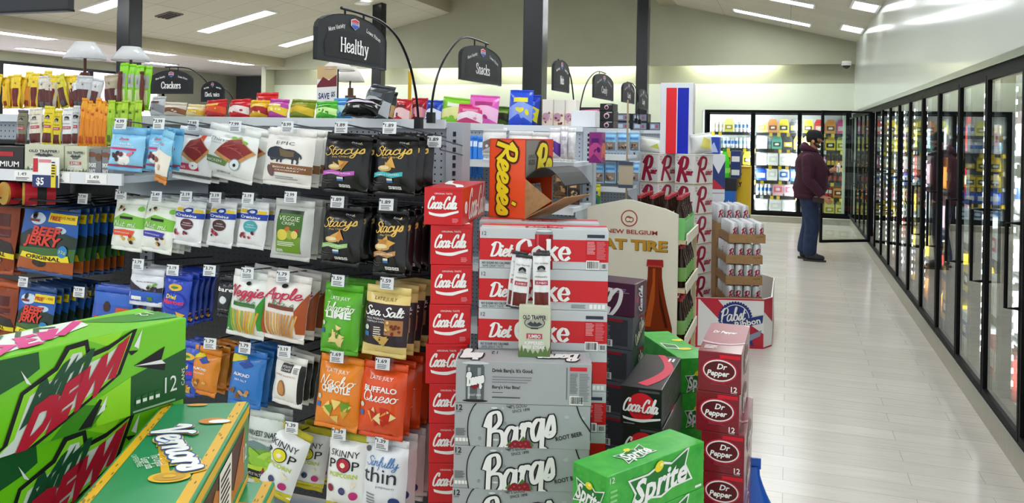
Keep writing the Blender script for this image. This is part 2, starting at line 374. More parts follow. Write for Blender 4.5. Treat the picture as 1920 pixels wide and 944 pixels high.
struct('wall_back', MB().box(-11.6, XW+.1, 16.0, 16.1, 3.0, 4.7, WALLB).box(-11.6, XW+.1, 16.34, 16.44, 2.66, 3.4, WALLB).box(-11.6, XW+.1, 16.34, 16.44, 2.13, 2.66, CREAM)
       .box(-11.6, -1.62, 16.34, 16.44, 0, 2.13, CREAM).box(.96, XW+1, 16.34, 16.44, 0, 2.13, CREAM).box(-11.6, XW, 16.1, 16.34, 3.3, 3.4, WALLB).box(-11.7, -11.58, 16.0, 20.1, 0, 3.4, WALLB))
DARKW = mat('#4c4f52', .8)
struct('wall_left', MB().box(-15.6, -15.5, -2, 20, 0, 1.0, WALLB).box(-15.6, -15.5, -2, 20, 2.9, 3.2, WALLB).box(-15.6, -15.5, 16.9, 20, 1, 2.9, WALLB))
wl = MB()
for k in range(7): wl.box(-15.62, -15.56, 1+k*2.3, 1+k*2.3+2.2, 1.0, 2.9, mat('#d9d4f2', .5, 0, 1.3))
for k in range(8): wl.box(-15.6, -15.5, .9+k*2.3, 1+k*2.3, 1.0, 2.9, BLACK)
wl.box(-15.5, -15.46, .9, 17, 2.88, 2.94, BLACK)
struct('window_1', wl)
struct('wall_left_back', MB().box(-15.6, -11.6, 20, 20.1, 0, 3.2, DARKW).box(-15.5, -11.6, 19.96, 20, 1.55, 1.85, mat('#7a4a3a', .7)))
struct('window_2', MB().box(-14.2, -12.9, 19.93, 19.97, 1.95, 2.55, mat('#e6e4f6', .5, 0, 3)).box(-14.26, -12.84, 19.9, 19.94, 2.55, 2.6, BLACK).box(-13.58, -13.52, 19.9, 19.94, 1.95, 2.55, BLACK))
# ---- columns
COLM = mat('#0d1116', .25, 0, 0, .5)
for k, (x, y, h, lb) in enumerate([(-2.4, 7.68, 4.18, 'tall black square column rising behind the orange candy carton'), (-2.4, 13.9, 4.18, 'tall black square column just left of the red and blue striped banner'),
                        (-7.5, 7.68, 4.1, 'tall black square column behind the lime meat sticks at left'), (-7.5, 13.9, 4.1, 'tall black square column partly behind the aisle sign reading Healthy')]):
    t = thing('column', lb, 'column', (x, y, 0), 0, 'black ceiling columns')
    part('shaft', MB().box(-.1, .1, -.1, .1, .02, h, COLM), t, bevel=.012); part('base_plate', MB().box(-.16, .16, -.16, .16, 0, .02, COLM), t)
# ---- ceiling lights
def lamp(c, ux, ln, wd, nrm, lb, m=None):
    """recessed fluorescent: c centre, ux long direction, nrm pointing down"""
    t = thing('ceiling_light', lb, 'light', c, 0, 'fluorescent ceiling lights')
    ux = Vector(ux).normalized(); n = Vector(nrm).normalized(); vy = n.cross(ux)
    X = Matrix((ux, vy, n)).transposed().to_4x4()
    a, b = ln/2, wd/2
    part('diffuser', MB().box(-a, a, -b, b, -.01, .012, m or LAMP, X), t)
    f = MB()
    for q in ((-a-.03, a+.03, -b-.03, -b), (-a-.03, a+.03, b, b+.03), (-a-.03, -a, -b, b), (a, a+.03, -b, b)): f.box(*q, -.02, .018, mat('#e9eae6', .5), X)
    part('frame', f, t)
nr = Vector((-RS, 0, -1)); ur = Vector((1, 0, -RS))
for i, y in enumerate((1.9, 4.1, 6.3, 8.45, 10.6, 12.75, 14.9)):
    lamp((-.32, y, zr(-.32)-.005), ur, 1.3, .3, nr, 'fluorescent ceiling light on the right hand slope, %s from the back wall' % ORD[6-i])
for i, y in enumerate((9.2, 11.9, 14.3)):
    lamp((.95, y, zr(.95)-.005), ur, .3, .62, nr, 'short fluorescent light next to the glossy right wall, %s from the back wall' % ORD[2-i], mat('#f6fbff', .5, 0, 3.5))
for i, (x, y) in enumerate([(-4.7, .6), (-4.7, 3.4), (-4.7, 6.2), (-4.7, 9.0), (-4.7, 11.8), (-3.2, -.8), (-5.9, -.8)]):  # added lamps, out of view, to brighten the foreground goods
    lamp((x, y, 4.495), (1, 0, 0), 1.3, .3, (0, 0, -1), 'added fluorescent light on the high middle ceiling, unseen above the picture, ' + ['first row', 'second row', 'third row', 'fourth row', 'fifth row', 'behind at right', 'behind at left'][i])
ls = .93/4.16; zl = lambda x: 4.18-(-6.94-x)*ls; nl = Vector((ls, 0, -1)); ul = Vector((1, 0, ls))
for i, y in enumerate((2.4, 4.9, 7.3, 9.75, 12.35, 14.85)):
    lamp((-9.6, y, zl(-9.6)-.005), ul, 1.5, .3, nl, 'fluorescent ceiling light on the left hand slope, %s from the back wall' % ORD[5-i])
for i, (x, y) in enumerate([(-12.3, 10.2), (-12.3, 13.1), (-12.2, 15.6), (-14.3, 9.9), (-14.4, 12.6), (-14.3, 15.4), (-12.5, 7.2)]):
    lamp((x, y, 3.145), (0, 1, 0), 1.25, .3, (0, 0, -1), 'fluorescent light on the low flat ceiling, %s at far left' % ['first in the right row', 'second in the right row', 'third in the right row', 'first in the left row', 'second in the left row', 'third in the left row', 'nearest one in the right row'][i])
t = thing('ceiling_light', 'round bright spot lamp in the tiled ceiling above the Healthy sign', 'light', onp := (-7.62, 13.45, zl(-7.62)))
part('diffuser', MB().lathe([(0.001, -.03), (.1, -.03), (.11, 0), (.001, 0)], LAMP, 18), t, smooth=True); part('trim_ring', MB().lathe([(.11, -.035), (.15, -.03), (.15, 0), (.11, 0)], WHITE, 18), t)
for k, (a, b) in enumerate([(780, 890), (935, 990), (1035, 1192), (1300, 1450), (600, 700)]):
    x0, x1 = at(a, 125, Y=16.2).x, at(b, 125, Y=16.2).x
    t = thing('cove_light', 'hidden strip light washing the back wall, %s of five' % ORD[k], 'light', ((x0+x1)/2, 16.2, 3.2)); t['group'] = 'strip lights behind the soffit'; t['label'] = 'strip light above the soffit edge washing the back wall'
    h = (x1-x0)/2
    part('tube', MB().tube([(-h, 0, 0), (h, 0, 0)], .02, mat('#fbfff2', .5, 0, 75), 10), t); part('housing', MB().box(-h-.03, h+.03, -.04, .04, .03, .09, WHITE), t)
# ---- small ceiling fittings
t = thing('security_camera', 'white dome security camera below the ceiling edge in the far right corner', 'camera', at(1587, 120, Y=16.05))
part('housing', MB().lathe([(.09, .05), (.1, .02), (.085, -.02), (.07, -.03)], WHITE, 18), t, smooth=True); part('dome', MB().lathe([(.068, -.03), (.06, -.06), (.03, -.085), (.002, -.09)], mat('#222326', .1), 16), t, smooth=True)
t = thing('ceiling_vent', 'small dark ceiling vent right of the leftmost column', 'vent', (-9.9, 11.0, zl(-9.9)-.02)); t.rotation_euler = (0, -math.atan(ls), 0)
part('frame', MB().box(-.16, .16, -.16, .16, 0, .02, mat('#6b6660', .7)), t)
for k in range(3): part('slat', MB().box(-.14, .14, -.12+k*.09, -.07+k*.09, -.012, 0, mat('#3b3835', .7)), t)
t = thing('hanging_panel', 'dark hanging sign panel cut off at the top left corner', 'sign', at(133, 17, Y=3.4)); 
part('board', MB().box(-1.2, 0, -.02, .02, 0, .5, mat('#33363a', .6)), t); part('edge_strip', MB().box(-1.2, 0, -.025, .025, -.012, 0, BLACK).box(-1.0, -.99, -.005, .005, .5, 1.7, BLACK).box(-.3, -.29, -.005, .005, .5, 1.7, BLACK), t)

# ================================================================ COOLERS
GLASS = glass(); LEDB = mat('#f4f9ff', .5, 0, LED_STRENGTH*3.4); DFR = mat('#060708', .6, 0, 0, .15); KICK = noisy('kick_metal', '#a7a493', '#9d9a89', 5, .35, (1, 8, 1)); SILV = mat('#9fa6a3', .3, .8)
INNER = mat('#e9ecea', .6)
YEL = mat('#ffd83a', .5)
PITCH = .78; YB = [5.23+PITCH*i for i in range(-3, 15)]
OPEN = 11     # bay between YB[11] = 11.47 ... hinge at YB[12]
cl = thing('walk_in_cooler', 'long beer cooler built along the right wall with black frames and beige kick plate', 'cooler', (1.1, YB[0], 0))
y1 = YB[-1]-YB[0]
part('kick_plate', MB().box(0, .08, 0, y1, 0, .145, KICK).box(-.004, 0, 0, y1, .128, .145, SILV), cl)
part('bottom_rail', MB().box(.0, .1, 0, y1, .145, .2, DFR), cl); part('header', MB().box(.005, .12, 0, y1, 2.02, 2.075, DFR), cl)
part('ledge', MB().prism([(-.01, 2.075), (-.01, 2.12), (.05, 2.135), (.12, 2.135), (.12, 2.075)], 'Y', 0, y1, SILV), cl)
part('floor_pan', MB().box(.1, .95, 0, y1, .1, .155, mat('#8b8f92', .6)), cl); part('back_panel', MB().box(.9, .95, 0, y1, .16, 2.1, mat('#4a4e52', .7)), cl); part('top_panel', MB().box(.12, .95, 0, y1, 2.05, 2.1, INNER), cl)  # back panel coloured dark to stand for the unlit storage behind
for i, y in enumerate(YB):
    y -= YB[0]; m = part('mullion', MB().box(.035, .1, y-.025, y+.025, .2, 2.02, DFR), cl)
    q = MB().box(.1, .106, y-.02, y+.02, .25, 1.98, mat('#d8dcdf', .5))
    for k in range(24): q.box(.106, .112, y-.022, y+.022, .27+k*.072, .295+k*.072, LED)
    q = part('led_strip', q, m)
SHZ = [.2, .55, .9, 1.23, 1.56]
WIRE = mat('#26282b', .5)
for z in SHZ[1:]:
    s_ = MB()
    for k in range(6): s_.box(.13+k*.14, .145+k*.14, 0, y1, z-.012, z, WIRE)
    for k in range(0, 34): s_.box(.12, .84, k*y1/33-.004, k*y1/33+.004, z-.018, z-.008, WIRE)
    s_.box(.115, .135, 0, y1, z-.045, z, WIRE)
    sh = part('shelf', s_, cl)
def door_geo(wd, z0, z1):
    f = MB(); b = .026; t_ = .018
    f.box(0, wd, -t_, t_, z0, z0+b*1.4, DFR).box(0, wd, -t_, t_, z1-b, z1, DFR).box(0, b, -t_, t_, z0+b*1.4, z1-b, DFR).box(wd-b, wd, -t_, t_, z0+b*1.4, z1-b, DFR)
    g = MB().box(b-.004, wd-b+.004, -.006, .006, z0+b, z1-b+.004, GLASS)
    h = MB(); hx = wd-.014
    h.tube([(hx, -t_, .84), (hx, -.075, .84), (hx, -.075, 1.25), (hx, -t_, 1.25)], .009, DFR, 8)
    return f, g, h
f, g, h = door_geo(PITCH-.012, .204, 2.015)
mf, mg, mh = f.mesh('frame'), g.mesh('glass_pane'), h.mesh('handle')
def put_door(lb, loc, rot, group):
    t = thing('cooler_door', lb, 'cooler door', loc, rot, group)
    for n, me in (('frame', mf), ('glass_pane', mg), ('handle', mh)):
        o = bpy.data.objects.new(n, me); C.objects.link(o); o.parent = t
    return t
for i in range(len(YB)-1):
    # local +x runs from the hinge; the outside is local -y. Hinge on the far side: rot -90 puts +x along -Y and -y along -X
    if i == OPEN:
        put_door('open glass cooler door swung into the aisle beside the man in maroon', (1.075, YB[i+1]-.006, 0), R(-90-58), 'right wall cooler doors')
    else:
        k = i-OPEN
        put_door('closed glass cooler door on the right wall, %s %s the open one' % (ORD[abs(k)-1], 'nearer than' if k < 0 else 'beyond'), (1.078, YB[i+1]-.006, 0), R(-90), 'right wall cooler doors')

# ---- back wall cooler
xb = [at(p, 300, Y=16.3).x for p in (1326, 1411, 1498)]; xb.append(xb[2]+xb[1]-xb[0])
YC = 16.3
bc = thing('glass_door_cooler', 'lit three-door beer cooler in the back wall with black frame', 'cooler', (xb[0], YC, 0))
bx = [x-xb[0] for x in xb]; W3 = bx[3]
part('kick_plate', MB().box(-.06, W3+.06, .0, .06, 0, .125, KICK).box(-.06, W3+.06, -.006, 0, .108, .125, mat('#e9e6d8', .5)), bc)
part('case_frame', MB().box(-.06, W3+.06, 0, .1, 2.09, 2.15, DFR).box(-.06, W3+.06, 0, .1, .125, .18, DFR).box(-.06, -.02, 0, .1, .18, 2.09, DFR).box(W3+.02, W3+.06, 0, .1, .18, 2.09, DFR), bc)
part('back_panel', MB().box(-.06, W3+.06, .8, .85, .13, 2.15, mat('#eef1ee', .6)), bc); part('floor_pan', MB().box(-.06, W3+.06, .1, .8, .12, .18, INNER), bc); part('top_panel', MB().box(-.06, W3+.06, .1, .8, 2.1, 2.15, INNER), bc)
part('side_panel', MB().box(-.08, -.06, .0, .85, .13, 2.15, INNER), bc); part('side_panel', MB().box(W3+.06, W3+.08, .0, .85, .13, 2.15, INNER), bc)
for x in bx:
    m = part('mullion', MB().box(x-.035, x+.035, .03, .1, .18, 2.09, DFR), bc)
    part('led_strip', MB().box(x-.03, x-.018, .1, .112, .2, 2.07, LEDB).box(x+.018, x+.03, .1, .112, .2, 2.07, LEDB), m)
BSZ = [.2, .5, .79, 1.08, 1.4, 1.72]
for z in BSZ[1:]:
    s_ = part('shelf', MB().box(0, W3, .13, .78, z-.015, z, WIRE).box(0, W3, .115, .13, z-.06, z, WIRE), bc)
    for k in range(16):
        if random.random() < .8:
            x = .08+k*(W3-.16)/15+random.uniform(-.03, .03); part('price_tag', MB().box(x-.03, x+.03, .108, .114, z-.075, z-.005, YEL if random.random() < .85 else WHITE), s_)
f, g, h = door_geo(bx[1]-.03, .185, 2.085); f2, g2, h2 = f.mesh('frame'), g.mesh('glass_pane'), h.mesh('handle')
for i in range(3):
    t = thing('cooler_door', 'closed glass door of the back wall cooler, ' + ['leftmost of three', 'middle of three, left of the man', 'rightmost of three, behind the man'][i], 'cooler door', (xb[i]+.015, YC-.022, 0), 0, 'back wall cooler doors')
    for n, me in (('frame', f2), ('glass_pane', g2), ('handle', h2)):
        o = bpy.data.objects.new(n, me); C.objects.link(o); o.parent = t

# ---- drinks inside the coolers: kinds are built once per colour, then copied
def bottle_mesh(glassc, cap, lab):
    g = mat(glassc, .12); mb = MB()
    mb.lathe([(.001, 0), (.028, 0), (.031, .006), (.031, .125), (.027, .15), (.0155, .18), (.0135, .215), (.0001, .216)], g, 12)
    mb.lathe([(.0315, .035), (.0317, .036), (.0317, .11), (.0315, .111)], mat(lab, .5), 12); mb.lathe([(.0155, .212), (.016, .228), (.001, .23)], mat(cap, .3), 10)
    return mb.mesh('beer_bottle', True)
def can_mesh(c1, c2, h=.157):
    mb = MB(); mb.lathe([(.001, .004), (.024, .0), (.0325, .012), (.0325, h*.4)], mat(c1, .3, .3), 14); mb.lathe([(.0326, h*.4), (.0326, h*.72)], mat(c2, .35, .2), 14)
    mb.lathe([(.0325, h*.72), (.0325, h-.012), (.027, h-.002), (.026, h-.005), (.001, h-.005)], mat(c1, .3, .3), 14); return mb.mesh('drink_can', True)
def sixpack_mesh(c1, c2, handle=True, wd=.19, h=.17):
    mb = MB(); d = .065; a = mat(c1, .55); b = mat(c2, .55)
    mb.box(-wd/2, wd/2, -d, d, 0, h, a); mb.box(-wd/2+.02, wd/2-.02, -d-.001, -d, h*.25, h*.75, b); mb.prism([(-.03, h*.4), (.03, h*.4), (.045, h*.5), (.03, h*.62), (-.03, h*.62), (-.045, h*.5)], 'Y', -d-.002, -d-.001, mat('#f6f2e6', .5))
    if handle: mb.prism([(-wd/2, h), (wd/2, h), (wd*.3, h+.07), (-wd*.3, h+.07)], 'Y', -.008, .008, a)
    return mb.mesh('beer_carton', False, .002)
PB = [bottle_mesh(*a) for a in (('#3a1d0c', '#b22a22', '#efe9d8'), ('#3a1d0c', '#d9b03a', '#e5b92d'), ('#2e4d22', '#e9e9e9', '#e8efe4'), ('#d8dde0', '#e6c84d', '#f2e3a6'), ('#4a250f', '#e8e8e6', '#c23b2c'))]
PC = [can_mesh(*a) for a in (('#eceff0', '#2f62b5'), ('#f4f1e2', '#d8c98f'), ('#dfe6ea', '#7fb5d0'), ('#d9242c', '#f2f2f2'), ('#f0c52e', '#1d1d1f'), ('#64b54a', '#eef4e8'), ('#e87aa8', '#f8eef2'), ('#1f4da0', '#e3e7ee'))]
PK = [sixpack_mesh(*a) for a in (('#f2f0ea', '#d9d4c8'), ('#e8c61f', '#2a2418'), ('#e79a45', '#7a3418'), ('#d6372d', '#f3d9c4'), ('#e75fa5', '#f7d7e6'), ('#57b39a', '#173e36'), ('#1e47b4', '#e8ecf6'), ('#222326', '#e1b92d'), ('#eef0ee', '#c9322c'), ('#f3ef86', '#b89d1c'), ('#c8d2d8', '#4b80b0'), ('#f6cfd8', '#e0527e'))]
PK2 = [sixpack_mesh(a, b, False, .2, .15) for a, b in (('#f2f2ef', '#dadada'), ('#e8c61f', '#473a12'), ('#dfe6ea', '#3a6fb5'), ('#f2c7cf', '#e36a86'), ('#2b4fae', '#e8ecf6'), ('#c03a30', '#f2e4da'))]
CNAME = {'bottle': ['red-capped bottle', 'yellow-labelled bottle', 'green bottle', 'gold-capped bottle', 'red-labelled bottle'], 'can': ['blue-banded can', 'cream can', 'pale blue can', 'red can', 'yellow can', 'green can', 'pink can', 'blue can'],
 'carton': ['white six-pack', 'yellow six-pack', 'orange six-pack', 'red six-pack', 'pink six-pack', 'teal six-pack', 'blue six-pack', 'black six-pack', 'red-marked six-pack', 'lemon six-pack', 'slate six-pack', 'rose six-pack'], 'case': ['white carton', 'yellow carton', 'pale blue carton', 'rose carton', 'blue carton', 'red carton']}
KIND = {'bottle': (PB, 'beer_bottle', 'bottle', .07), 'can': (PC, 'drink_can', 'can', .071), 'carton': (PK, 'beer_carton', 'carton', .2), 'case': (PK2, 'beer_carton', 'carton', .21)}
cnt = {'beer_bottle': 0, 'drink_can': 0, 'beer_carton': 0}
SHN = ['lowest shelf', 'second shelf', 'third shelf', 'fourth shelf', 'fifth shelf', 'top shelf']
ZSC = {'bottle': 1.08, 'can': 1.3, 'carton': 1.08, 'case': 1.6}
def stock(kind, idx, loc, rot, lb, group, sx=1):
    ms, nm, cat, _ = KIND[kind]; cnt[nm] += 1
    o = bpy.data.objects.new(nm, ms[idx]); C.objects.link(o); o.scale = (sx, 1, ZSC[kind]); return tag(o, lb, cat, group, loc, rot)
# back cooler: (door, shelf): list of (kind, colour) runs filling the door from left to right
rows = {(0, 5): [('can', 1)]*3+[('carton', 9)]+[('can', 0)]*4, (0, 4): [('can', 2)]*3+[('can', 0)]*4+[('can', 2)]*3, (0, 3): [('carton', 1)]*2+[('carton', 7)]+[('carton', 1)], (0, 2): [('carton', 1)]*3+[('can', 5)]*2, (0, 1): [('carton', 6)]*4, (0, 0): [('case', 2)]*3,
 (1, 5): [('carton', 9), ('carton', 2), ('carton', 1), ('carton', 7)], (1, 4): [('case', 0), ('can', 2), ('carton', 5), ('carton', 7), ('carton', 1)], (1, 3): [('case', 0)]*4, (1, 2): [('carton', 6), ('case', 0), ('case', 2), ('case', 4)], (1, 1): [('can', 0)]*4+[('case', 3), ('case', 3)], (1, 0): [('case', 0)]*3,
 (2, 5): [('carton', 1), ('carton', 3), ('carton', 2), ('carton', 4)], (2, 4): [('carton', 9), ('carton', 0), ('carton', 1), ('carton', 9)], (2, 3): [('bottle', 3)]*3+[('can', 6)]*3+[('bottle', 1)]*4, (2, 2): [('can', 0)]*4+[('bottle', 4)]*4, (2, 1): [('case', 3), ('carton', 11), ('can', 3), ('can', 3), ('carton', 2)], (2, 0): [('carton', 1)]*2+[('carton', 9)]*2}
for (d, s_), run in rows.items():
    tot = sum(KIND[k][3] for k, _ in run); room = bx[1]-.12; sp = max(0, (room-tot)/len(run)); x = xb[d]+.06; seen = {}
    for k, c in run:
        wdt = KIND[k][3]; x += wdt/2+sp/2; seen[(k, c)] = seen.get((k, c), 0)+1; n_same = run.count((k, c))
        lb = '%s, %s, %s door of the back cooler' % (('%s %s from the left' % (ORD[seen[(k, c)]-1], CNAME[k][c]) if n_same > 1 else CNAME[k][c]), SHN[s_], ['left', 'middle', 'right'][d])
        stock(k, c, (x, YC+.2+(.02 if k in ('carton', 'case') else 0), BSZ[s_]+.002-(.02 if s_ == 0 else 0)), random.uniform(-.03, .03), lb, 'drinks in the back wall cooler', min(1.5, (wdt+sp)/wdt*.95) if k in ('carton', 'case') else 1)
        x += wdt/2+sp/2
# right cooler: seen at a grazing angle, one run of goods along each shelf
for b in range(1, len(YB)-1):
    for s_, z in enumerate(SHZ):
        q = random.random(); y = YB[b]+.05; end = YB[b+1]-.04; n = 0
        near = b < 6
        if near: kind = ['case', 'case', 'carton', 'can', 'carton'][s_] if b % 2 else ['case', 'carton', 'case', 'can', 'can'][s_]
        else: kind = random.choice(('carton', 'case', 'carton', 'bottle')) if s_ < 4 else 'carton'
        c = random.choice({'case': (0, 0, 3, 5, 1, 2), 'carton': (0, 1, 1, 2, 8, 9, 3, 10, 11), 'can': (0, 1, 2, 3), 'bottle': (0, 1, 3, 4)}[kind])
        if b in (1, 2, 3) and kind in ('case', 'carton'): c = random.choice((0, 3, 5)) if kind == 'case' else random.choice((0, 8, 11, 1))
        wdt = KIND[kind][3]*1.03; N_ = int((end-y)/wdt)
        for j in range(min(N_, 8)):
            k_ = b-OPEN
            where = 'open door' if k_ == 0 else '%s door %s the open one' % (ORD[abs(k_)-1], 'before' if k_ < 0 else 'beyond')
            stock(kind, c, (1.1+.115+(.075 if kind in ('case', 'carton') else .04), y+wdt*(j+.5), z+.002-(.04 if s_ == 0 else 0)), R(-90)+random.uniform(-.04, .04),
                  '%s in %s row, %s, right cooler, %s' % (ORD[j], ['lowest', 'second', 'middle', 'fourth', 'top'][s_], CNAME[kind][c], where), 'drinks in the right wall cooler')

# ================================================================ DRINK CARTONS
def rounded(pts, k=4): return catmull(list(pts)+[pts[0]], k)[:-1]
def carton(name, label, cat, L, W, H, base, faces, loc, rot, group=None, r=.32):
    t = thing(name, label, cat, loc, rot, group)
    part('body', MB().box(-L/2, L/2, -W/2, W/2, 0, H, base if not isinstance(base, str) else mat(base, r, 0, 0, .4, .12)), t, bevel=.0025)
    fm = {'front': (flat((-L/2, -W/2, 0), (1, 0, 0), (0, 0, 1), (0, -1, 0)), L, H), 'right': (flat((L/2, -W/2, 0), (0, 1, 0), (0, 0, 1), (1, 0, 0)), W, H),
          'left': (flat((-L/2, W/2, 0), (0, -1, 0), (0, 0, 1), (-1, 0, 0)), W, H), 'top': (flat((-L/2, -W/2, H), (1, 0, 0), (0, 1, 0), (0, 0, 1)), L, W),
          'back': (flat((L/2, W/2, 0), (-1, 0, 0), (0, 0, 1), (0, 1, 0)), L, H)}
    for k, fn in faces.items():
        mp, w_, h_ = fm[k]; P = PR(w_, h_, mp); fn(P)
        for n, mb in P.parts.items(): part(n, mb, t)
    return t
RED = mat('#cc0e1a', .32, 0, 0, .4, .12); WH = mat('#f4f4f2', .4); DRED = mat('#a80f1c', .4); SILVER = mat('#c3c8cb', .32, .35); DSIL = mat('#8f969a', .35, .3)
def swoosh(P, y, x0=.12, x1=.9, m=WH, s=1):
    up = [(x0, y+.075*s), (x0+.22*(x1-x0), y+.03*s), (x0+.5*(x1-x0), y+.03*s), (x0+.75*(x1-x0), y+.075*s), (x1, y+.12*s)]
    lo = [(x1, y+.065*s), (x0+.72*(x1-x0), y-.005*s), (x0+.5*(x1-x0), y-.055*s), (x0+.22*(x1-x0), y-.04*s), (x0+.02, y+.0*s)]
    P.to('wave_stripe').poly(catmull(up, 4)+catmull(lo, 4), m, 1)
def coke_end(P):
    P.to('lettering').text('ORIGINAL TASTE', .5, .84, .045, WH, 1, w=.46); P.hand('Coca-Cola', .48, .6, .33, WH, 1, w=.74, slant=.28, wt=.26, thin=.1)
    swoosh(P, .28); P.to('small_print').lines(.74, .9, .08, .2, 4, mat('#e8929a', .5))
    P.to('tear_line').rect(.42, .96, .925, .935, DRED)
def coke_side(P):
    P.to('round_badge').ell(.13, .45, .17, .17, WH, 1, 24).ell(.13, .45, .1, .1, mat('#f0c9cc', .4), 2, 20)
    P.to('lettering').hand('Coca-Cola', .6, .52, .8, WH, 1, w=.72, slant=.28, wt=.22, thin=.09)
def coke_top(P):
    P.to('wave_stripe').poly(catmull([(.15, .9), (.35, .55), (.75, .35), (.95, .1)], 6)+catmull([(.8, .05), (.55, .32), (.2, .45), (.02, .85)], 6), WH, 1)
CE = {'front': coke_end, 'right': coke_side, 'top': coke_top}
c0 = carton('soda_carton', 'red cola 12-pack turned askew, topmost of the red stack', 'carton', .125, .378, .119, RED, CE, (-1.062, 2.535, .09+10*.126), R(9.9), 'red cola twelve packs')
base_coke = carton('soda_carton', 'red cola 12-pack directly under the askew topmost one', 'carton', .132, .40, .1255, RED, CE, (-1.078, 2.552, .09+9*.126), R(20.9), 'red cola twelve packs')
jig = [0, 0, -.003, -.006, .006, .008, .009, .008, .006, .004]
for k in range(1, 10):
    lb = 'red cola 12-pack in the red stack, %s from the top' % ORD[k+1] if k < 8 else 'red cola 12-pack at the foot of the red stack behind the grey root beer cartons'
    dup(base_coke, lb, (-1.078+jig[k], 2.552+jig[k]*.4, .09+(9-k)*.126), R(20.9+random.uniform(-1.5, 1.5)), 'red cola twelve packs')
def diet(nut, can):
    def fn(P):
        P.to('red_band').rect(0, 1, .2, .74, RED)
        P.to('lettering').text('12', .035, .86, .1, INK, 1); P.hand('Diet', .17, .47, .34, WH, 2, w=.165, slant=.2, wt=.34, thin=.14)
        P.hand('Coke', .495, .47, .47, WH, 4, w=.42, slant=0, wt=.34, thin=.08, table=SERIF)
        P.text('NO SUGAR NO CALORIES', .13, .13, .06, INK, 1, w=.22, bold=.02); P.text('SAME GREAT TASTE', .11, .055, .06, INK, 1, w=.17)
        if can:
            P.to('can_picture').rect(.43, .57, .0, .86, mat('#b0101c', .4), 1).poly([(.43, .86), (.57, .86), (.555, .99), (.445, .99)], DSIL, 1).rect(.445, .46, .0, .86, mat('#d04a55', .4), 2).rect(.54, .56, 0, .86, mat('#6d0d16', .4), 2).ell(.5, .95, .2, .03, mat('#dfe3e4', .3), 2)
        if nut:
            P.to('nutrition_panel').rect(.825, .985, .2, .74, mat('#c2101c', .4), 1).lines(.835, .9, .4, .72, 9, mat('#f0a9ae', .5), 2).lines(.91, .98, .28, .72, 12, mat('#e07a82', .5), 2)
            P.rect(.835, .97, .8, .88, mat('#34364a', .5), 1); P.bars(.83, .93, .02, .24, 2); P.bars(.945, .985, .03, .18, 2)
        else: P.to('small_print').lines(.72, .84, .06, .16, 3, mat('#6b6f72', .5)); [P.to('nutrition_panel').rect(.86+k*.032, .885+k*.032, .05, .16, WH, 1) for k in range(4)]
    return fn
def diet_end(P): P.to('red_band').rect(0, 1, .2, .74, RED); P.to('lettering').hand('Coke', .5, .47, .4, WH, 2, w=.8, slant=0, wt=.34, table=SERIF)
def diet_top(P): P.to('red_band').rect(0, 1, .55, .9, mat('#dd3340', .35)); P.to('lettering').hand('Coke', .5, .3, .3, RED, 2, w=.3, slant=0, wt=.34, table=SERIF)
DX, DY, DR_ = -.732, 2.472, R(16.2)
dk = [carton('soda_carton', lb, 'carton', .40, .126, .1255, '#c6cbce', {'front': diet(n, c), 'right': diet_end, 'top': diet_top}, (DX, DY, .09+(9-k)*.126), DR_, 'diet cola twelve packs')
      for k, (n, c, lb) in enumerate([(1, 1, 'silver and red diet cola 12-pack with a can picture, topmost of its stack'), (0, 0, 'silver and red diet cola 12-pack, second from the top of its stack'), (1, 0, 'silver and red diet cola 12-pack just above the grey root beer top carton')])]
for k in range(3, 10): dup(dk[1] if k % 2 else dk[2], 'silver and red diet cola 12-pack mostly hidden behind the root beer stack, %s down' % ORD[k], (DX, DY+.004, .09+(9-k)*.126), DR_)
dup(dk[2], 'silver and red diet cola 12-pack lying behind the stack under the orange candy carton', (-.80, 2.64, .09+9*.126), DR_)
for k in range(1, 10): dup(dk[1], 'silver and red diet cola 12-pack hidden at the back of the diet cola stack', (-.80, 2.64, .09+(9-k)*.126), DR_, 'hidden diet cola cartons')
# ---- root beer
GREYB = '#a9adaf'
BERRY = mat('#8c1626', .5); LEAF = mat('#4f7a34', .6)
def barq_logo(P, x, y, h, w, rot, wt=.24):
    P.to('berries')
    for dx, dy in ((-.045, -.36), (-.02, -.31), (.005, -.38), (.03, -.32), (.055, -.37), (.075, -.3), (.09, -.38)): P.ell(x+dx*w/.66, y+dy*h/.62, .08*h/.62, .08*h/.62, BERRY, 10, 12).ell(x+dx*w/.66-.003, y+dy*h/.62+.02, .025, .025, mat('#c8404e', .4), 11, 8)
    for dx, dy in ((-.07, -.3), (.05, -.22), (.11, -.3)): P.poly([(x+(dx+a)*w/.66, y+(dy+b)*h/.62) for a, b in ((-.035, -.03), (0, .06), (.035, -.02), (0, -.05))], LEAF, 9)
    P.to('lettering').hand('Barqs', x, y, h, WH, 6, w=w, rot=rot, slant=.25, wt=wt, thin=.14, out=(INK, .15))
    P.hand("'", x+.2*w/.66, y+.25*h/.62, h*.8, WH, 8, rot=rot, wt=.3, thin=.2, out=(INK, .12))
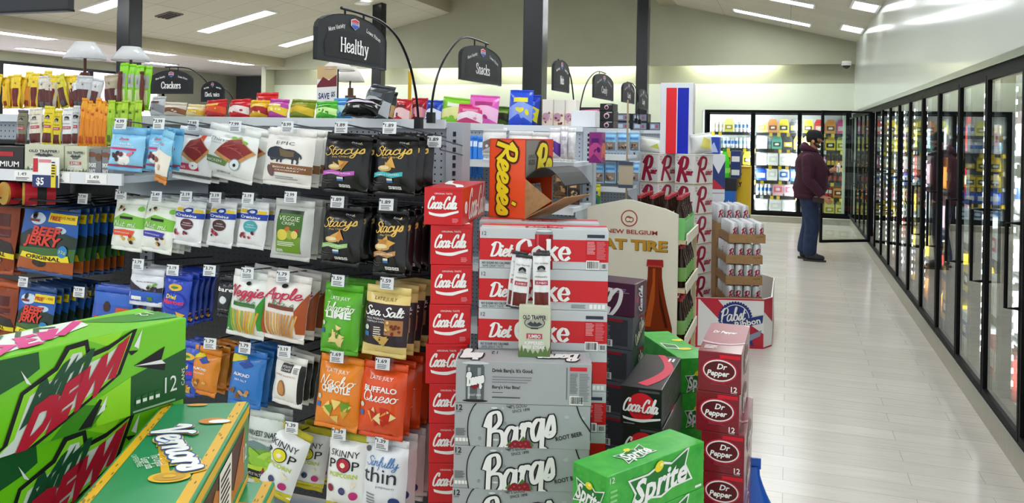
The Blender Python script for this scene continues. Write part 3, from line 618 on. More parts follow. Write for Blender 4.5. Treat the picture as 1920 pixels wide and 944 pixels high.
def barq_main(P):
    P.to('can_picture')
    P.poly(catmull([(.115, .0), (.1, .3), (.105, .65), (.135, .9), (.16, 1)], 5)+[(.9, 1), (.955, .8), (.985, .55), (1, .4), (1, 0)], mat('#a9b0b1', .35), 0)
    for k in range(26):
        a = random.uniform(.16, .95); b = random.random(); P.ell(a, b, random.uniform(.03, .09), random.uniform(.02, .05), mat(random.choice(('#aab2b3', '#dfe5e4', '#8e9799', '#b9c2bf')), .3), 1, 10)
    P.line([(.115, .0), (.1, .3), (.105, .65), (.135, .9), (.16, 1)], .025, INK, 2, True); P.line([(.9, 1), (.93, .75), (.985, .5), (1, .42)], .03, INK, 2, True)
    P.to('small_heading').text("IT'S GOOD", .47, .965, .08, INK, 2, w=.13, rot=R(8)); P.text('SINCE 1898', .49, .87, .07, INK, 2, w=.13, rot=R(10))
    barq_logo(P, .47, .5, .86, .54, R(17)); P.to('small_heading').text('ROOT BEER', .845, .3, .1, INK, 3, w=.2, rot=R(14), bold=.02)
    P.text('12', .035, .9, .13, INK, 1, bold=.02); P.text('CANS', .03, .8, .035, INK, 1)
    P.to('small_print').lines(.01, .09, .24, .42, 7, mat('#55585a', .5)); [P.to('nutrition_panel').rect(.01+k*.026, .031+k*.026, .1, .18, WH, 1) for k in range(4)]
def barq_text(P):
    P.to('can_picture').poly([(.075, .1), (.085, .03), (.2, .03), (.21, .1), (.21, .85), (.195, .96), (.095, .96), (.075, .85)], mat('#5c6265', .35), 1).rect(.09, .105, .1, .84, mat('#b9c0c2', .3), 2).rect(.16, .185, .1, .84, mat('#9aa2a4', .3), 2).ell(.145, .95, .32, .035, mat('#d3d8d9', .3), 3)
    P.ell(.145, .06, .3, .03, INK, 3)
    P.to('lettering').hand('Barqs', .14, .6, .28, WH, 4, w=.125, rot=R(14), wt=.4, thin=.24, out=(INK, .16)); P.text('ROOT BEER', .145, .2, .05, WH, 4, w=.09)
    P.to('berries'); [P.ell(.14+a, .42+b, .05, .05, BERRY, 4, 10) for a, b in ((-.02, 0), (0, .03), (.02, 0), (0, -.04))]
    P.to('slogan').text("Drink Barq's. It's Good.", .27, .79, .085, INK, 1, w=.3, bold=.022, al='l'); P.text("Barq's Has Bite!", .27, .4, .075, INK, 1, w=.205, bold=.015, al='l')
    P.to('small_print').lines(.27, .58, .5, .68, 3, mat('#84888b', .5), fill=.38); P.rect(.27, .35, .265, .275, INK, 1); P.lines(.27, .5, .14, .19, 1, mat('#55585a', .5), fill=.6)
    P.to('nutrition_panel').rect(.84, .965, .82, .91, mat('#d3202b', .4), 1).lines(.84, .9, .3, .78, 14, mat('#6d7173', .5)).lines(.91, .985, .12, .78, 18, mat('#797d80', .5)); P.rect(.815, .822, .15, .9, mat('#6d7173', .5), 1); P.bars(.84, .94, .03, .24)
def barq_end(P): P.to('lettering').hand('Barqs', .5, .5, .5, WH, 4, w=.75, rot=R(14), wt=.36, thin=.2, out=(INK, .2))
def barq_top(P):
    P.to('lettering').hand('Barqs', .76, .38, .55, WH, 4, w=.3, rot=R(180+6), wt=.36, thin=.22, out=(INK, .2)); P.hand('Barqs', .1, .55, .7, WH, 4, w=.13, rot=R(8), wt=.36, thin=.22, out=(INK, .2)); P.text('12', .27, .7, .25, INK, 2, w=.05, rot=R(180))
BX, BY, BR_ = -.745, 2.328, R(16.5)
bq = carton('soda_carton', 'grey root beer 12-pack with printed slogan and small can picture, top of its stack', 'carton', .40, .126, .1255, GREYB, {'front': barq_text, 'right': barq_end, 'top': barq_top}, (BX, BY, .09+6*.126), BR_, 'root beer twelve packs')
bq2 = carton('soda_carton', 'grey root beer 12-pack with big white script, second from the top', 'carton', .40, .126, .1255, GREYB, {'front': barq_main, 'right': barq_end, 'top': barq_top}, (BX-.002, BY, .09+5*.126), BR_, 'root beer twelve packs')
for k in range(2, 7): dup(bq2, 'grey root beer 12-pack with big white script, %s from the top' % ORD[k], (BX-.003-.002*(k % 2), BY, .09+(6-k)*.126), BR_+R(random.uniform(-.6, .6)))
# ---- lime citrus cartons (left foreground)
LG = '#74cf18'; LG2 = mat('#9ae52a', .3); DG = mat('#1f5a2c', .35); DG2 = mat('#3f8f1d', .35); CR = mat('#c01835', .35)
def blockletters(P, segs, m, L, wd): [P.line(s_, wd, m, L) for s_ in segs]
def dew_front(P):
    P.to('facet_pattern')
    for pts, m in (([(.27, .98), (.405, .98), (.41, .80), (.37, .73), (.27, .62)], DG), ([(.755, .04), (.755, .45), (1, .62), (1, 0), (.755, 0)], DG), ([(.62, .0), (.62, .3), (.755, .45), (.755, 0)], LG2), ([(.0, .0), (.0, .4), (.25, .2), (.3, 0)], DG2), ([(.45, 0), (.6, .0), (.66, .2), (.55, .3)], DG2), ([(.0, .6), (.0, 1), (.2, 1), (.25, .7)], LG2), ([(.57, 1), (.72, 1), (.68, .84)], LG2)): P.poly(pts, m, 0)
    P.to('paper_darts')
    for a in (([(.765, .57), (.9, .71), (.885, .56)], INK), ([(.765, .57), (.885, .56), (.905, .5)], WH), ([(.765, .57), (.905, .5), (.9, .42)], INK), ([(.765, .8), (.80, .98), (.785, .76)], WH), ([(.74, .76), (.785, .74), (.755, .70)], INK), ([(.345, .83), (.365, .68), (.385, .64)], WH), ([(.6, .02), (.64, .28), (.63, .3), (.55, .02)], INK), ([(.62, .12), (.66, .32), (.65, .16)], WH)): P.poly(a[0], a[1], 1)
    P.to('logo_panel')
    big = [(.20, -.08), (.29, .10), (.345, .60), (.46, .78), (.50, .98), (.58, 1.0), (.59, .84), (.66, .88), (.78, 1.02), (.71, .52), (.62, .36), (.50, .16), (.36, -.06)]
    mid = [(.225, -.06), (.305, .10), (.355, .57), (.47, .74), (.512, .93), (.568, .94), (.575, .78), (.66, .83), (.755, .97), (.695, .53), (.62, .40), (.50, .20), (.35, -.03)]
    P.poly(big, INK, 2); P.poly([(a, b) for a, b in mid], mat('#8fdc2b', .35), 3)
    inn = [(.25, -.04), (.325, .14), (.375, .54), (.48, .70), (.522, .88), (.556, .88), (.563, .72), (.655, .78), (.735, .92), (.68, .54), (.615, .43), (.50, .24), (.35, .02)]
    P.poly(inn, mat('#dfe8df', .4), 4)
    P.to('lettering')
    G = mat('#1d4f33', .4)
    P.atext('Mtn', (.345, .25), (.575, .66), (.405, .64), G, 6, .06)
    P.atext('DEW', (.325, -.02), (.668, .47), (.388, .41), CR, 7, .075); P.poly([(.655, .5), (.685, .5), (.745, .95), (.72, .9)], CR, 7)
    P.to('pack_size').text('12', .93, .24, .2, WH, 2, w=.055); P.text('CANS', .985, .28, .045, WH, 2, w=.07, rot=R(90)); [P.to('nutrition_panel').rect(.775+k*.028, .797+k*.028, .1, .2, mat('#2c6a38', .4), 2).rect(.777+k*.028, .795+k*.028, .12, .16, WH, 3) for k in range(4)]
    P.to('small_print').lines(.765, .99, .02, .07, 1, mat('#9dbf9d', .5), 2)
def dew_top(P):
    P.to('facet_pattern').poly([(.7, .9), (.8, .4), (.95, .1), (1, .3), (1, .6), (.85, .8)], DG2, 0).poly([(.55, .6), (.75, .95), (.5, 1)], LG2, 0).poly([(.8, .35), (.98, .1), (1, .25)], mat('#3e9a5c', .35), 1)
    P.to('logo_panel').poly([(.1, .35), (.3, .9), (.72, .95), (.7, .6), (.5, .3), (.2, .05)], mat('#e9f2e9', .4), 1)
    P.to('lettering'); blockletters(P, [[(.28, .1), (.33, .5)], [(.33, .5), (.37, .35)], [(.37, .35), (.28, .1)], [(.39, .2), (.44, .6)], [(.39, .2), (.45, .24)], [(.41, .4), (.46, .45)], [(.43, .6), (.49, .62)], [(.49, .32), (.53, .66)], [(.5, .35), (.58, .7)], [(.55, .38), (.7, .85)]], mat('#e0348c', .35), 3, .11)
    blockletters(P, [[(.3, .6), (.34, .82)], [(.34, .82), (.37, .68)], [(.37, .68), (.42, .88)], [(.45, .7), (.49, .92)], [(.52, .72), (.55, .9)], [(.55, .9), (.6, .8)]], DG, 3, .06)
    P.to('pack_size').text('12', .93, .55, .2, WH, 2, w=.05, rot=R(180))
def dew_end(P): P.to('facet_pattern').poly([(0, 0), (1, 0), (1, .4), (.3, .5)], DG, 0)
DWR = R(78.1)
d1 = carton('soda_carton', 'lime green citrus soda 12-pack, upper one of the pile at lower left', 'carton', .40, .125, .132, LG, {'front': dew_front, 'top': dew_top, 'right': dew_end}, (-1.028, .896, 1.205), DWR, 'citrus soda twelve packs')
dup(d1, 'lime green citrus soda 12-pack, lower one of the pile at lower left', (-1.034, .90, 1.0725), DWR)
for k in range(2, 10): dup(d1, 'lime green citrus soda 12-pack below the picture edge in the same pile', (-1.03, .9, 1.205-.1325*k), DWR, 'hidden citrus cartons')
# ---- green ginger ale (left foreground)
GG = noisy('ginger_green_board', '#1f8a55', '#2f9a63', 9, .28); GOLD = mat('#e5b324', .35)
def ver_top(P):
    P.to('gold_border').rect(.03, .12, 0, 1, GOLD, 0).rect(.86, .97, 0, 1, GOLD, 0)
    for k in range(40): a = random.random(); P.rect(random.choice((.03, .86))+random.random()*.07, 0, a, a+.012, mat('#7c6a22', .5), 1) if False else P.ell(random.choice((.035, .865))+random.random()*.08, a, .003, .012, mat('#8a7428', .5), 1, 6)
    P.to('lettering').hand('Vernors', .60, .53, .125, mat('#f5d069', .4), 2, w=1.36, rot=R(-62), slant=.15, wt=.62, thin=.5); P.hand('Vernors', .60, .53, .125, WH, 5, w=1.33, rot=R(-62), slant=.15, wt=.36, thin=.18, out=(mat('#2257a0', .4), .16))
    P.to('wave_stripe').poly([(.22, .66), (.3, .66), (.62, .33), (.8, .36), (.72, .29), (.58, .29)], GOLD, 1)
    P.to('small_heading').text('The Original', .44, .42, .03, WH, 2, w=.32, rot=R(-62)); P.text('Ginger Soda', .36, .40, .03, WH, 2, w=.3, rot=R(-62)); P.text('CAFFEINE FREE', .24, .42, .018, mat('#d6ead9', .4), 2, w=.34, rot=R(-62))
    P.to('gold_seal').ell(.66, .28, .065, .042, GOLD, 2, 24).ell(.66, .28, .05, .03, mat('#c99b2a', .4), 3, 24).ell(.66, .28, .02, .012, GOLD, 4, 12)
    P.to('round_badge').ell(.72, .78, .05, .032, mat('#d6862c', .4), 2, 20).ell(.8, .77, .04, .02, WH, 3, 16).ell(.42, .97, .04, .015, mat('#e0a52d', .4), 2, 16)
def ver_side(P):
    P.to('gold_border').rect(0, 1, .86, .97, GOLD, 0).rect(0, 1, .03, .12, GOLD, 0); P.to('picture').rect(.1, .9, .2, .8, mat('#4a2f1d', .4), 0).poly([(.1, .2), (.4, .7), (.7, .3), (.9, .8), (.9, .2)], mat('#b9702a', .4), 1)
    P.to('lettering').text('12', .9, .5, .2, WH, 3, w=.06); P.to('nutrition_panel').rect(.45, .65, .2, .8, mat('#e9e4d4', .5), 2).lines(.47, .63, .25, .75, 8, INK, 3)
def ver_front(P): P.to('gold_border').rect(0, 1, .86, .97, GOLD, 0); P.to('lettering').hand('Vernors', .5, .5, .3, WH, 4, w=.8, wt=.36, thin=.18, out=(mat('#2257a0', .4), .16))
VR = R(26.6)
v1 = carton('soda_carton', 'green and gold ginger ale 12-pack seen from above in the foreground', 'carton', .135, .40, .132, GG, {'top': ver_top, 'right': ver_side, 'front': ver_front}, (-.799, .906, 1.068), VR, 'ginger ale twelve packs')
dup(v1, 'green and gold ginger ale 12-pack peeking out under the upper one', (-.772, .925, .935), VR-R(3))
for k in range(2, 9): dup(v1, 'green and gold ginger ale 12-pack below the picture edge in the same pile', (-.79, .915, 1.068-.133*k), VR, 'hidden ginger ale cartons')
# ---- dark red pepper soda
MAR = '#7a0f22'
def drp_end(P):
    P.to('logo_oval').ell(.5, .55, .44, .31, mat('#b0142f', .35), 1, 28).ell(.5, .55, .40, .27, mat('#f1e9ea', .35), 2, 28).ell(.5, .55, .37, .235, mat('#560a18', .35), 3, 28)
    P.to('lettering').text('Dr', .56, .66, .14, WH, 5, w=.24, shear=.25, bold=.025); P.text('Pepper', .47, .49, .14, WH, 5, w=.52, shear=.25, bold=.03); P.text('12', .84, .12, .13, WH, 2, w=.14, bold=.015); P.text('PACK', .84, .03, .03, WH, 2, w=.13)
    P.to('red_label').rect(.5, .97, .86, .95, mat('#d4142b', .4), 1); P.to('small_print').lines(.3, .7, .2, .27, 2, mat('#9e3346', .5))
def drp_side(P): P.to('logo_oval').ell(.5, .5, .7, .4, mat('#f1e9ea', .35), 1, 28).ell(.5, .5, .66, .36, mat('#6a0c1c', .35), 2, 28); P.to('lettering').text('Dr Pepper', .5, .5, .3, WH, 4, w=.4, shear=.25, bold=.03)
def drp_top(P): P.to('logo_oval').ell(.45, .66, .3, .42, mat('#c9a9b2', .35), 1, 28).ell(.45, .66, .27, .38, mat('#8a2338', .35), 2, 28); P.to('lettering').text('Dr Pepper', .45, .66, .08, WH, 4, w=.6, shear=.25, bold=.03); P.to('pack_size').lines(.1, .4, .1, .22, 3, WH)
p1 = carton('soda_carton', 'dark red pepper soda 12-pack with bright reflecting top, topmost of its stack', 'carton', .132, .40, .1255, MAR, {'front': drp_end, 'right': drp_side, 'top': drp_top}, (-.189, 2.801, .09+6*.126), R(-1), 'pepper soda twelve packs', r=.2)
for k, dx in ((1, -.003), (2, .014), (3, .013), (4, .01), (5, .01), (6, .01)): dup(p1, 'dark red pepper soda 12-pack, %s from the top of its stack' % ORD[k], (-.189+dx, 2.801+.002*k, .09+(6-k)*.126), R(-1+random.uniform(-1, 1)))
# ---- lemon lime soda (snowflake green)
SG = noisy('lemon_lime_board', '#25a234', '#48bb40', 25, .3); LIME = mat('#f0de2c', .35); SLG = mat('#59bf4e', .4)
def flakes(P, n, s=.05):
    P.to('snowflakes')
    for k in range(n):
        x, y = random.random(), random.random(); q = s*random.uniform(.5, 1.1)
        for j in range(3):
            a = j*pi/3+.3; dx, dy = cos(a)*q*P.H/P.W, sin(a)*q; P.line([(x-dx, y-dy), (x+dx, y+dy)], .012, SLG, 0)
def sprite_logo(P, x, y, w, h, rot, L=3):
    c, d = cos(rot), sin(rot)
    def T(pts): return [(x+(a*w*P.W*c-b*h*P.H*d)/P.W, y+(a*w*P.W*d+b*h*P.H*c)/P.H) for a, b in pts]
    o = [(-.52, .36), (-.2, .3), (.05, .42), (.2, .3), (.52, .5), (.44, .1), (.55, -.34), (.2, -.3), (0, -.4), (-.2, -.28), (-.55, -.46), (-.42, -.02)]
    P.to('logo_panel').poly(T(o), WH, L).poly(T([(a*.93, b*.86) for a, b in o]), mat('#15752a', .35), L+1)
    P.to('lettering').text('Sprite', x, y, h*.55, WH, L+3, w=w*.9, shear=.28, rot=rot, bold=.03)
    P.to('lemon_picture'); lx, ly = T([(-.02, .36)])[0]; P.ell(lx, ly, .16*h, .12*h, LIME, L+4, 16, rot+.3).ell(lx+.02, ly+.02, .06*h, .04*h, mat('#fbf3a0', .4), L+5, 10)
def spr_front(P):
    flakes(P, 40, .07); sprite_logo(P, .52, .52, .62, .9, R(4)); P.to('pack_size').text('12', .045, .9, .12, WH, 2, w=.045); P.to('small_print').lines(.03, .1, .45, .75, 3, mat('#8fd084', .5)).rect(.9, .97, .05, .1, WH, 1)
def spr_end(P): flakes(P, 16, .07); sprite_logo(P, .5, .45, .8, .62, R(-8))
def spr_top(P): flakes(P, 40, .07); sprite_logo(P, .42, .45, .3, .6, R(2))
SPF = {'front': spr_front, 'left': spr_end, 'top': spr_top, 'right': spr_end}
s1 = carton('soda_carton', 'bright green lemon lime 12-pack at the front, upper one beside the root beer', 'carton', .40, .126, .130, SG, SPF, (-.374, 2.245, .639), R(58.4), 'lemon lime twelve packs')
for k in range(1, 5): dup(s1, 'bright green lemon lime 12-pack under the upper front one' if k == 1 else 'bright green lemon lime 12-pack hidden at the foot of the front pile', (-.372, 2.247, .639-.1305*k), R(58.4))
q0 = Vector((-.369, 3.037, 0)); dr = Vector((-.166, .275, 0)).normalized()   # long edge runs back to the left
rs = math.atan2(dr.y, dr.x)-pi/2
# local +y along dr; end face (local -y) looks to the camera
nx = Vector((cos(rs), sin(rs), 0)); cc = q0+dr*.2+nx*.063
def spr_end2(P): flakes(P, 16, .07); sprite_logo(P, .62, .35, .8, .62, R(8))
SP2 = {'front': spr_end2, 'top': lambda P: (flakes(P, 40, .03), P.to('lemon_picture').ell(.8, .62, .06, .04, LIME, 2, 14).ell(.6, .3, .07, .04, LIME, 2, 14), P.to('logo_panel').poly([(.05, .35), (.45, .3), (.5, .45), (.1, .55)], WH, 2).poly([(.09, .37), (.42, .33), (.46, .43), (.13, .52)], mat('#15752a', .35), 3)), 'right': spr_front}
s2 = carton('soda_carton', 'bright green lemon lime 12-pack set diagonally behind the pepper soda stack', 'carton', .126, .40, .130, SG, SP2, (cc.x, cc.y, .69), rs, 'lemon lime twelve packs')
for k in range(1, 5): dup(s2, 'bright green lemon lime 12-pack under the diagonal one, %s down' % ORD[k], (cc.x, cc.y, .69-.1305*k), rs)
# ---- black zero cola
BLK = '#0d0e10'
def zero_end(P):
    P.to('round_badge').ell(.52, .5, .36, .36, mat('#d5172a', .4), 1, 30); P.to('lettering').hand('Coca-Cola', .5, .54, .34, WH, 3, w=.84, slant=.28, wt=.26, thin=.1); P.text('ZERO SUGAR', .52, .34, .05, INK, 3, w=.4)
    swoosh(P, .16, .06, .98, WH, .9); P.to('small_print').lines(.08, .4, .04, .1, 1, DSIL).rect(.45, .95, .88, .94, mat('#4b4d52', .4), 1)
def zero_top(P): P.to('wave_stripe').poly(catmull([(.35, 1), (.6, .8), (.75, .55), (.6, .3), (.35, .1)], 5)+catmull([(.62, .05), (.9, .3), (.98, .6), (.75, .85), (.55, 1)], 5), mat('#d5264a', .35), 1); P.to('pack_size').rect(.72, .78, .82, .92, WH, 1).rect(.82, .88, .82, .92, WH, 1)
def zero_side(P): P.to('lettering').hand('Coca-Cola', .5, .5, .5, mat('#6a6c70', .4), 2, w=.6, slant=.28); P.to('small_print').lines(.1, .9, .05, .15, 2, DSIL)
z1 = carton('soda_carton', 'black zero cola 12-pack with red disc, upper one of the black stack', 'carton', .132, .40, .1245, BLK, {'front': zero_end, 'top': zero_top, 'right': zero_side}, (-.426, 2.773, .09+5*.1255), R(-1.6), 'black zero cola twelve packs')
for k in range(1, 6): dup(z1, 'black zero cola 12-pack, %s from the top of the black stack' % ORD[k], (-.424+.004*(k % 2), 2.776, .09+(5-k)*.1255), R(-1.6))
# ---- cherry cola and grey zero behind the diet stack
def chl(P): P.to('lettering').hand('Coca-Cola', .5, .4, .8, WH, 2, w=.75, rot=R(180), slant=.28, wt=.3); P.to('small_print').lines(.75, .95, .7, .85, 3, mat('#a98bb0', .5))
def chr_(P): P.to('lettering').hand('Coca-Cola', .45, .5, .32, WH, 3, w=.72, rot=R(90), slant=.28, wt=.26); P.to('red_label').ell(.2, .5, .1, .1, mat('#b22b4a', .4), 1, 14)
a1 = at(1190.6, 533.7, Z=1.09); rot_c = R(-10); CHP = (1.09-.09)/8
cpos = Vector((a1.x, a1.y, 0))-Vector((cos(rot_c), sin(rot_c), 0))*.2+Vector((-sin(rot_c), cos(rot_c), 0))*.066
ch = carton('soda_carton', 'dark purple cherry cola 12-pack on top behind the diet cola stack', 'carton', .40, .132, CHP-.001, '#4a1838', {'front': chl, 'right': chr_}, (cpos.x, cpos.y, .09+7*CHP), rot_c, 'cherry cola cartons')
def gz_f(P): P.to('nutrition_panel').rect(.55, .95, .1, .9, mat('#3b3e43', .4), 0).lines(.6, .78, .3, .75, 9, DSIL).rect(.6, .9, .82, .9, mat('#a31e2c', .4), 1); P.bars(.62, .8, .05, .26)
def gz_r(P): P.to('lettering').hand('Coca-Cola', .5, .5, .34, mat('#e6dccf', .4), 3, w=.8, rot=R(40), slant=.28, wt=.26); P.to('red_label').rect(.5, .95, .85, .95, mat('#a31e2c', .4), 1); P.to('can_picture').ell(.5, .45, .5, .3, mat('#2a2c30', .35), 0, 20, R(40))
gz = carton('soda_carton', 'dark grey zero cola 12-pack directly under the purple cherry cola', 'carton', .40, .132, CHP-.001, '#565b61', {'front': gz_f, 'right': gz_r}, (cpos.x-.006, cpos.y+.004, .09+6*CHP), rot_c, 'cherry cola cartons')
for k in range(6): dup(gz, 'dark grey zero cola 12-pack in the pile under the purple one, %s from the top' % ORD[k+2], (cpos.x-.008, cpos.y+.006, .09+(5-k)*CHP), rot_c)
# ---- pallets the stacks stand on
PW = mat('#a98a5f', .85)
def pallet(lb, x0, x1, y0, y1, h=.088):
    t = thing('wooden_pallet', lb, 'pallet', ((x0+x1)/2, (y0+y1)/2, 0)); a, b = (x1-x0)/2, (y1-y0)/2; n = int((y1-y0)/.13)
    for k in range(n): y = -b+(k+.5)*2*b/n; part('deck_board', MB().box(-a, a, y-.05, y+.05, h-.018, h, PW), t)
    for x in (-a+.04, 0, a-.04): part('stringer', MB().box(x-.03, x+.03, -b, b, 0, h-.018, PW), t)
pallet('wooden pallet under the cola stacks in the middle', -1.26, -.1, 2.1, 2.735); pallet('wooden pallet under the purple cherry cola pile', -1.0, -.15, 2.76, 4.0)
# ---- blue bag at the foot of the pepper soda
t = thing('ice_melt_bag', 'blue plastic bag standing beside the pepper soda stack at the bottom edge', 'bag', (-.112, 3.12, 0), R(10))
bb = MB(); n = 12
for i in range(14):
    z = .43*i/13
    for j in range(n):
        a = 2*pi*j/n; k = (1-.75*max(0, (i-8)/5)); bb.v.append(((.085 if i < 9 else .085*max(.35, k))*cos(a)*(1+.06*sin(3*a+i)), (.06*max(.12, k))*sin(a)*(1+.06*sin(2*a+i*.7)), z))
bb.mats = [mat('#1b57b8', .25)]
for i in range(13):
    for j in range(n): bb.f.append((i*n+j, i*n+(j+1) % n, (i+1)*n+(j+1) % n, (i+1)*n+j)); bb.m.append(0)
part('pouch', bb, t, smooth='all'); part('top_seal', MB().box(-.035, .035, -.004, .004, .42, .46, mat('#1b57b8', .25)), t)

# ================================================================ GONDOLA SHELVES
def pegboard(name, h, hole):
    m = bpy.data.materials.new(name); m.use_nodes = True; t = m.node_tree; n = t.nodes; l = t.links; b = n['Principled BSDF']
    tc = n.new('ShaderNodeTexCoord'); a = n.new('ShaderNodeVectorMath'); a.operation = 'SCALE'; a.inputs['Scale'].default_value = 1/.0254
    f = n.new('ShaderNodeVectorMath'); f.operation = 'FRACTION'; s = n.new('ShaderNodeVectorMath'); s.operation = 'SUBTRACT'; s.inputs[1].default_value = (.5, .5, .5)
    k = n.new('ShaderNodeVectorMath'); k.operation = 'MULTIPLY'; k.inputs[1].default_value = (1, 0, 1); q = n.new('ShaderNodeVectorMath'); q.operation = 'LENGTH'
    c = n.new('ShaderNodeMath'); c.operation = 'LESS_THAN'; c.inputs[1].default_value = .14; mx = n.new('ShaderNodeMix'); mx.data_type = 'RGBA'
    mx.inputs[6].default_value = lin(h)+[1]; mx.inputs[7].default_value = lin(hole)+[1]
    l.new(tc.outputs['Object'], a.inputs[0]); l.new(a.outputs[0], f.inputs[0]); l.new(f.outputs[0], s.inputs[0]); l.new(s.outputs[0], k.inputs[0]); l.new(k.outputs[0], q.inputs[0])
    l.new(q.outputs['Value'], c.inputs[0]); l.new(c.outputs[0], mx.inputs[0]); l.new(mx.outputs[2], b.inputs['Base Color']); b.inputs['Roughness'].default_value = .5
    return m
PEGL = pegboard('light_pegboard', '#a9b1ba', '#22262a'); PEGD = pegboard('shaded_pegboard', '#2a2e33', '#08090a')  # second board colour has the shade behind the hanging bags painted in
GREY = mat('#aeb6bf', .45)
def gondola(lb, y0, x0, x1, shelves, dark=None, depth=.42, deck=.45):
    t = thing('gondola_shelf', lb, 'shelf', (x1, y0, 0)); L = x1-x0
    z1 = 1.66
    if dark:
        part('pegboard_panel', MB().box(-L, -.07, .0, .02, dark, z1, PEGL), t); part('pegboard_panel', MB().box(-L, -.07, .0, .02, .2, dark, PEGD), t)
    else: part('pegboard_panel', MB().box(-L, -.07, 0, .02, .2, z1, PEGL), t)
    part('back_panel', MB().box(-L, -.02, .03, .05, .2, z1, GREY), t)
    part('top_shelf', MB().box(-L, -.065, -.02, .62, z1, z1+.022, SHELFW).box(-L, -.065, -.028, -.02, z1-.004, z1+.03, SHELFW), t)
    n = max(1, round(L/1.2))
    for k in range(n+1):
        x = -L*k/n; u = part('upright', MB().box(x-.065, x, -.012, .065, 0, z1+.02, GREY), t)
        s = MB()
        for j in range(52): s.box(x-.038, x-.026, -.0135, -.012, .15+j*.029, .15+j*.029+.017, mat('#22262b', .7))
        q = part('slot_row', s, u); q['kind'] = 'stuff'
    part('base_deck', MB().box(-L, 0, -deck, .05, .0, .16, GREY), t)
    for z in shelves:
        s = part('shelf', MB().box(-L, -.01, -depth, 0, z-.022, z, SHELFW), t); part('price_rail', MB().box(-L, -.01, -depth-.012, -depth, z-.035, z+.005, mat('#e8ebee', .4)), s)
        for k in range(n+1):
            x = -L*k/n; x = min(x, -.004); part('bracket', MB().prism([(0, z-.15), (0, z-.02), (-depth+.02, z-.02), (-depth+.02, z-.05)], 'X', x-.004, x, GREY), s)
    return t
G1Y, G2Y, G3Y, GX = 2.76, 4.65, 6.47, -1.08
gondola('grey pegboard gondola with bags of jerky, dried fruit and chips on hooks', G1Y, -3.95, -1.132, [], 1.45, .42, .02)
gondola('grey gondola behind the orange candy carton, holding white and blue sweets', G2Y, -4.6, GX, [1.485, 1.24, .9, .55])
gondola('grey gondola behind the bottled beer display, holding light blue bags', G3Y, -5.6, -1.138, [1.48, 1.24, .9, .55])
gondola('farther grey gondola under dark stacked boxes', 8.3, -6.4, GX, [1.3, .9])
gondola('grey gondola in the far left rows below the Crackers sign', 4.9, -8.4, -5.2, [1.3, .9])

# ================================================================ HANGING BAGS
def pouch_front(u, v, D, sd):
    e = max(0, 1-abs(u)**2.6)**.75*max(0, 1-abs(v)**4)**.8
    return D*e + .0022*sin(7*u+3*v+sd)*e + .0035*sin(16*u+sd*2)*abs(v)**3*(1-abs(u)**4) + .002*sin(5*v+2*sd)*u
def bag(lb, cat, xl, xr, yt, yb, Y, base, fn, n=0, gap=.03, D=.022, tilt=-5, roll=2.5, yaw=0, seal=None, r=.26, group=None, name='snack_bag', topz=None, loc=None, size=None, seals=(.024, .014), blab=None, bseal=None):
    if loc is None:
        c = at((xl+xr)/2, yt, Y=Y); d = (c-Vector((0, 0, EYE))).dot(FWD); u = ((xl+xr)/2-CX)/FPX
        w_ = (xr-xl)*d/(FPX*(cos(YAW)+sin(YAW)*u)); h = (yb-yt)*d/FPX
    else: c = Vector(loc); w_, h = size
    sd = random.uniform(0, 6); mb = MB(); st, sb = seals; H = h-st-sb; NX, NY = 12, 14
    bm_ = mat(base, r, 0, 0, .4, .12) if isinstance(base, str) else base
    def P3(u, v, s): return ((u)*w_/2, -pouch_front(u, v, D, sd) if s else pouch_front(u, v, D*.55, sd+1), -(h-sb)+(v+1)/2*H)
    for s in (1, 0):
        vs = [P3(-1+2*i/NX, -1+2*j/NY, s) for j in range(NY+1) for i in range(NX+1)]
        fs = [(j*(NX+1)+i, j*(NX+1)+i+1, (j+1)*(NX+1)+i+1, (j+1)*(NX+1)+i) for j in range(NY) for i in range(NX)]
        mb.add(vs, fs if s else [f[::-1] for f in fs], bm_)
    t = thing(name, lb, cat, c, (R(tilt), R(roll), R(yaw)), group)
    part('pouch', mb, t, smooth='all')
    for nm, z0, z1, cc in (('top_seal', -st, 0, seal), ('bottom_seal', -h, -h+sb, bseal or seal)):
        sm = MB(); k = 12; m_ = mat(cc, .28) if cc else bm_
        vs = []
        for z in (z0, (z0+z1)/2, z1):
            for i in range(k+1): vs.append((-w_/2+w_*i/k, -.0012+.003*sin(i*1.1+sd)*(1 if z == z1 or nm == 'bottom_seal' else .4), z))
        o = len(vs); vs += [(a[0], a[1]+.0025, a[2]) for a in vs]
        fs = []
        for rr in range(2):
            for i in range(k): a = rr*(k+1)+i; fs += [(a, a+1, a+k+2, a+k+1), (o+a, o+a+k+1, o+a+k+2, o+a+1)]
        for i in range(k): fs += [(i, o+i, o+i+1, i+1), (2*(k+1)+i, 2*(k+1)+i+1, o+2*(k+1)+i+1, o+2*(k+1)+i)]
        for rr in range(2): a = rr*(k+1); fs += [(a, a+k+1, o+a+k+1, o+a), (a+k, o+a+k, o+a+2*k+1, a+2*k+1)]
        part(nm, sm.add(vs, fs, m_), t, smooth='all')
    if fn:
        P = PR(w_, H, lambda a, b, e: Vector(P3(a/w_*2-1, b/H*2-1, 1))+Vector((0, -e, 0)), (NX, NY), .0007)
        fn(P)
        for nm, q in P.parts.items(): part(nm, q, t, smooth='all')
    gap = max(gap, D*1.6+.007)
    for k in range(1, n+1):
        dup(t, '%s bag behind the %s' % (ORD[k-1], lb), (c.x+.002*random.uniform(-1, 1), c.y+gap*k, c.z-.001*k+random.uniform(-.003, .003)), (R(tilt+random.uniform(-.7, .7)), R(roll+random.uniform(-2, 2)), R(yaw+random.uniform(-2, 2))))
    return t, c, w_, h
TAGP = mat('#e6e9ec', .35); CLEAR = glass('clear_plastic', (.93, .95, .96), 1.3, .1)
_hook = {}
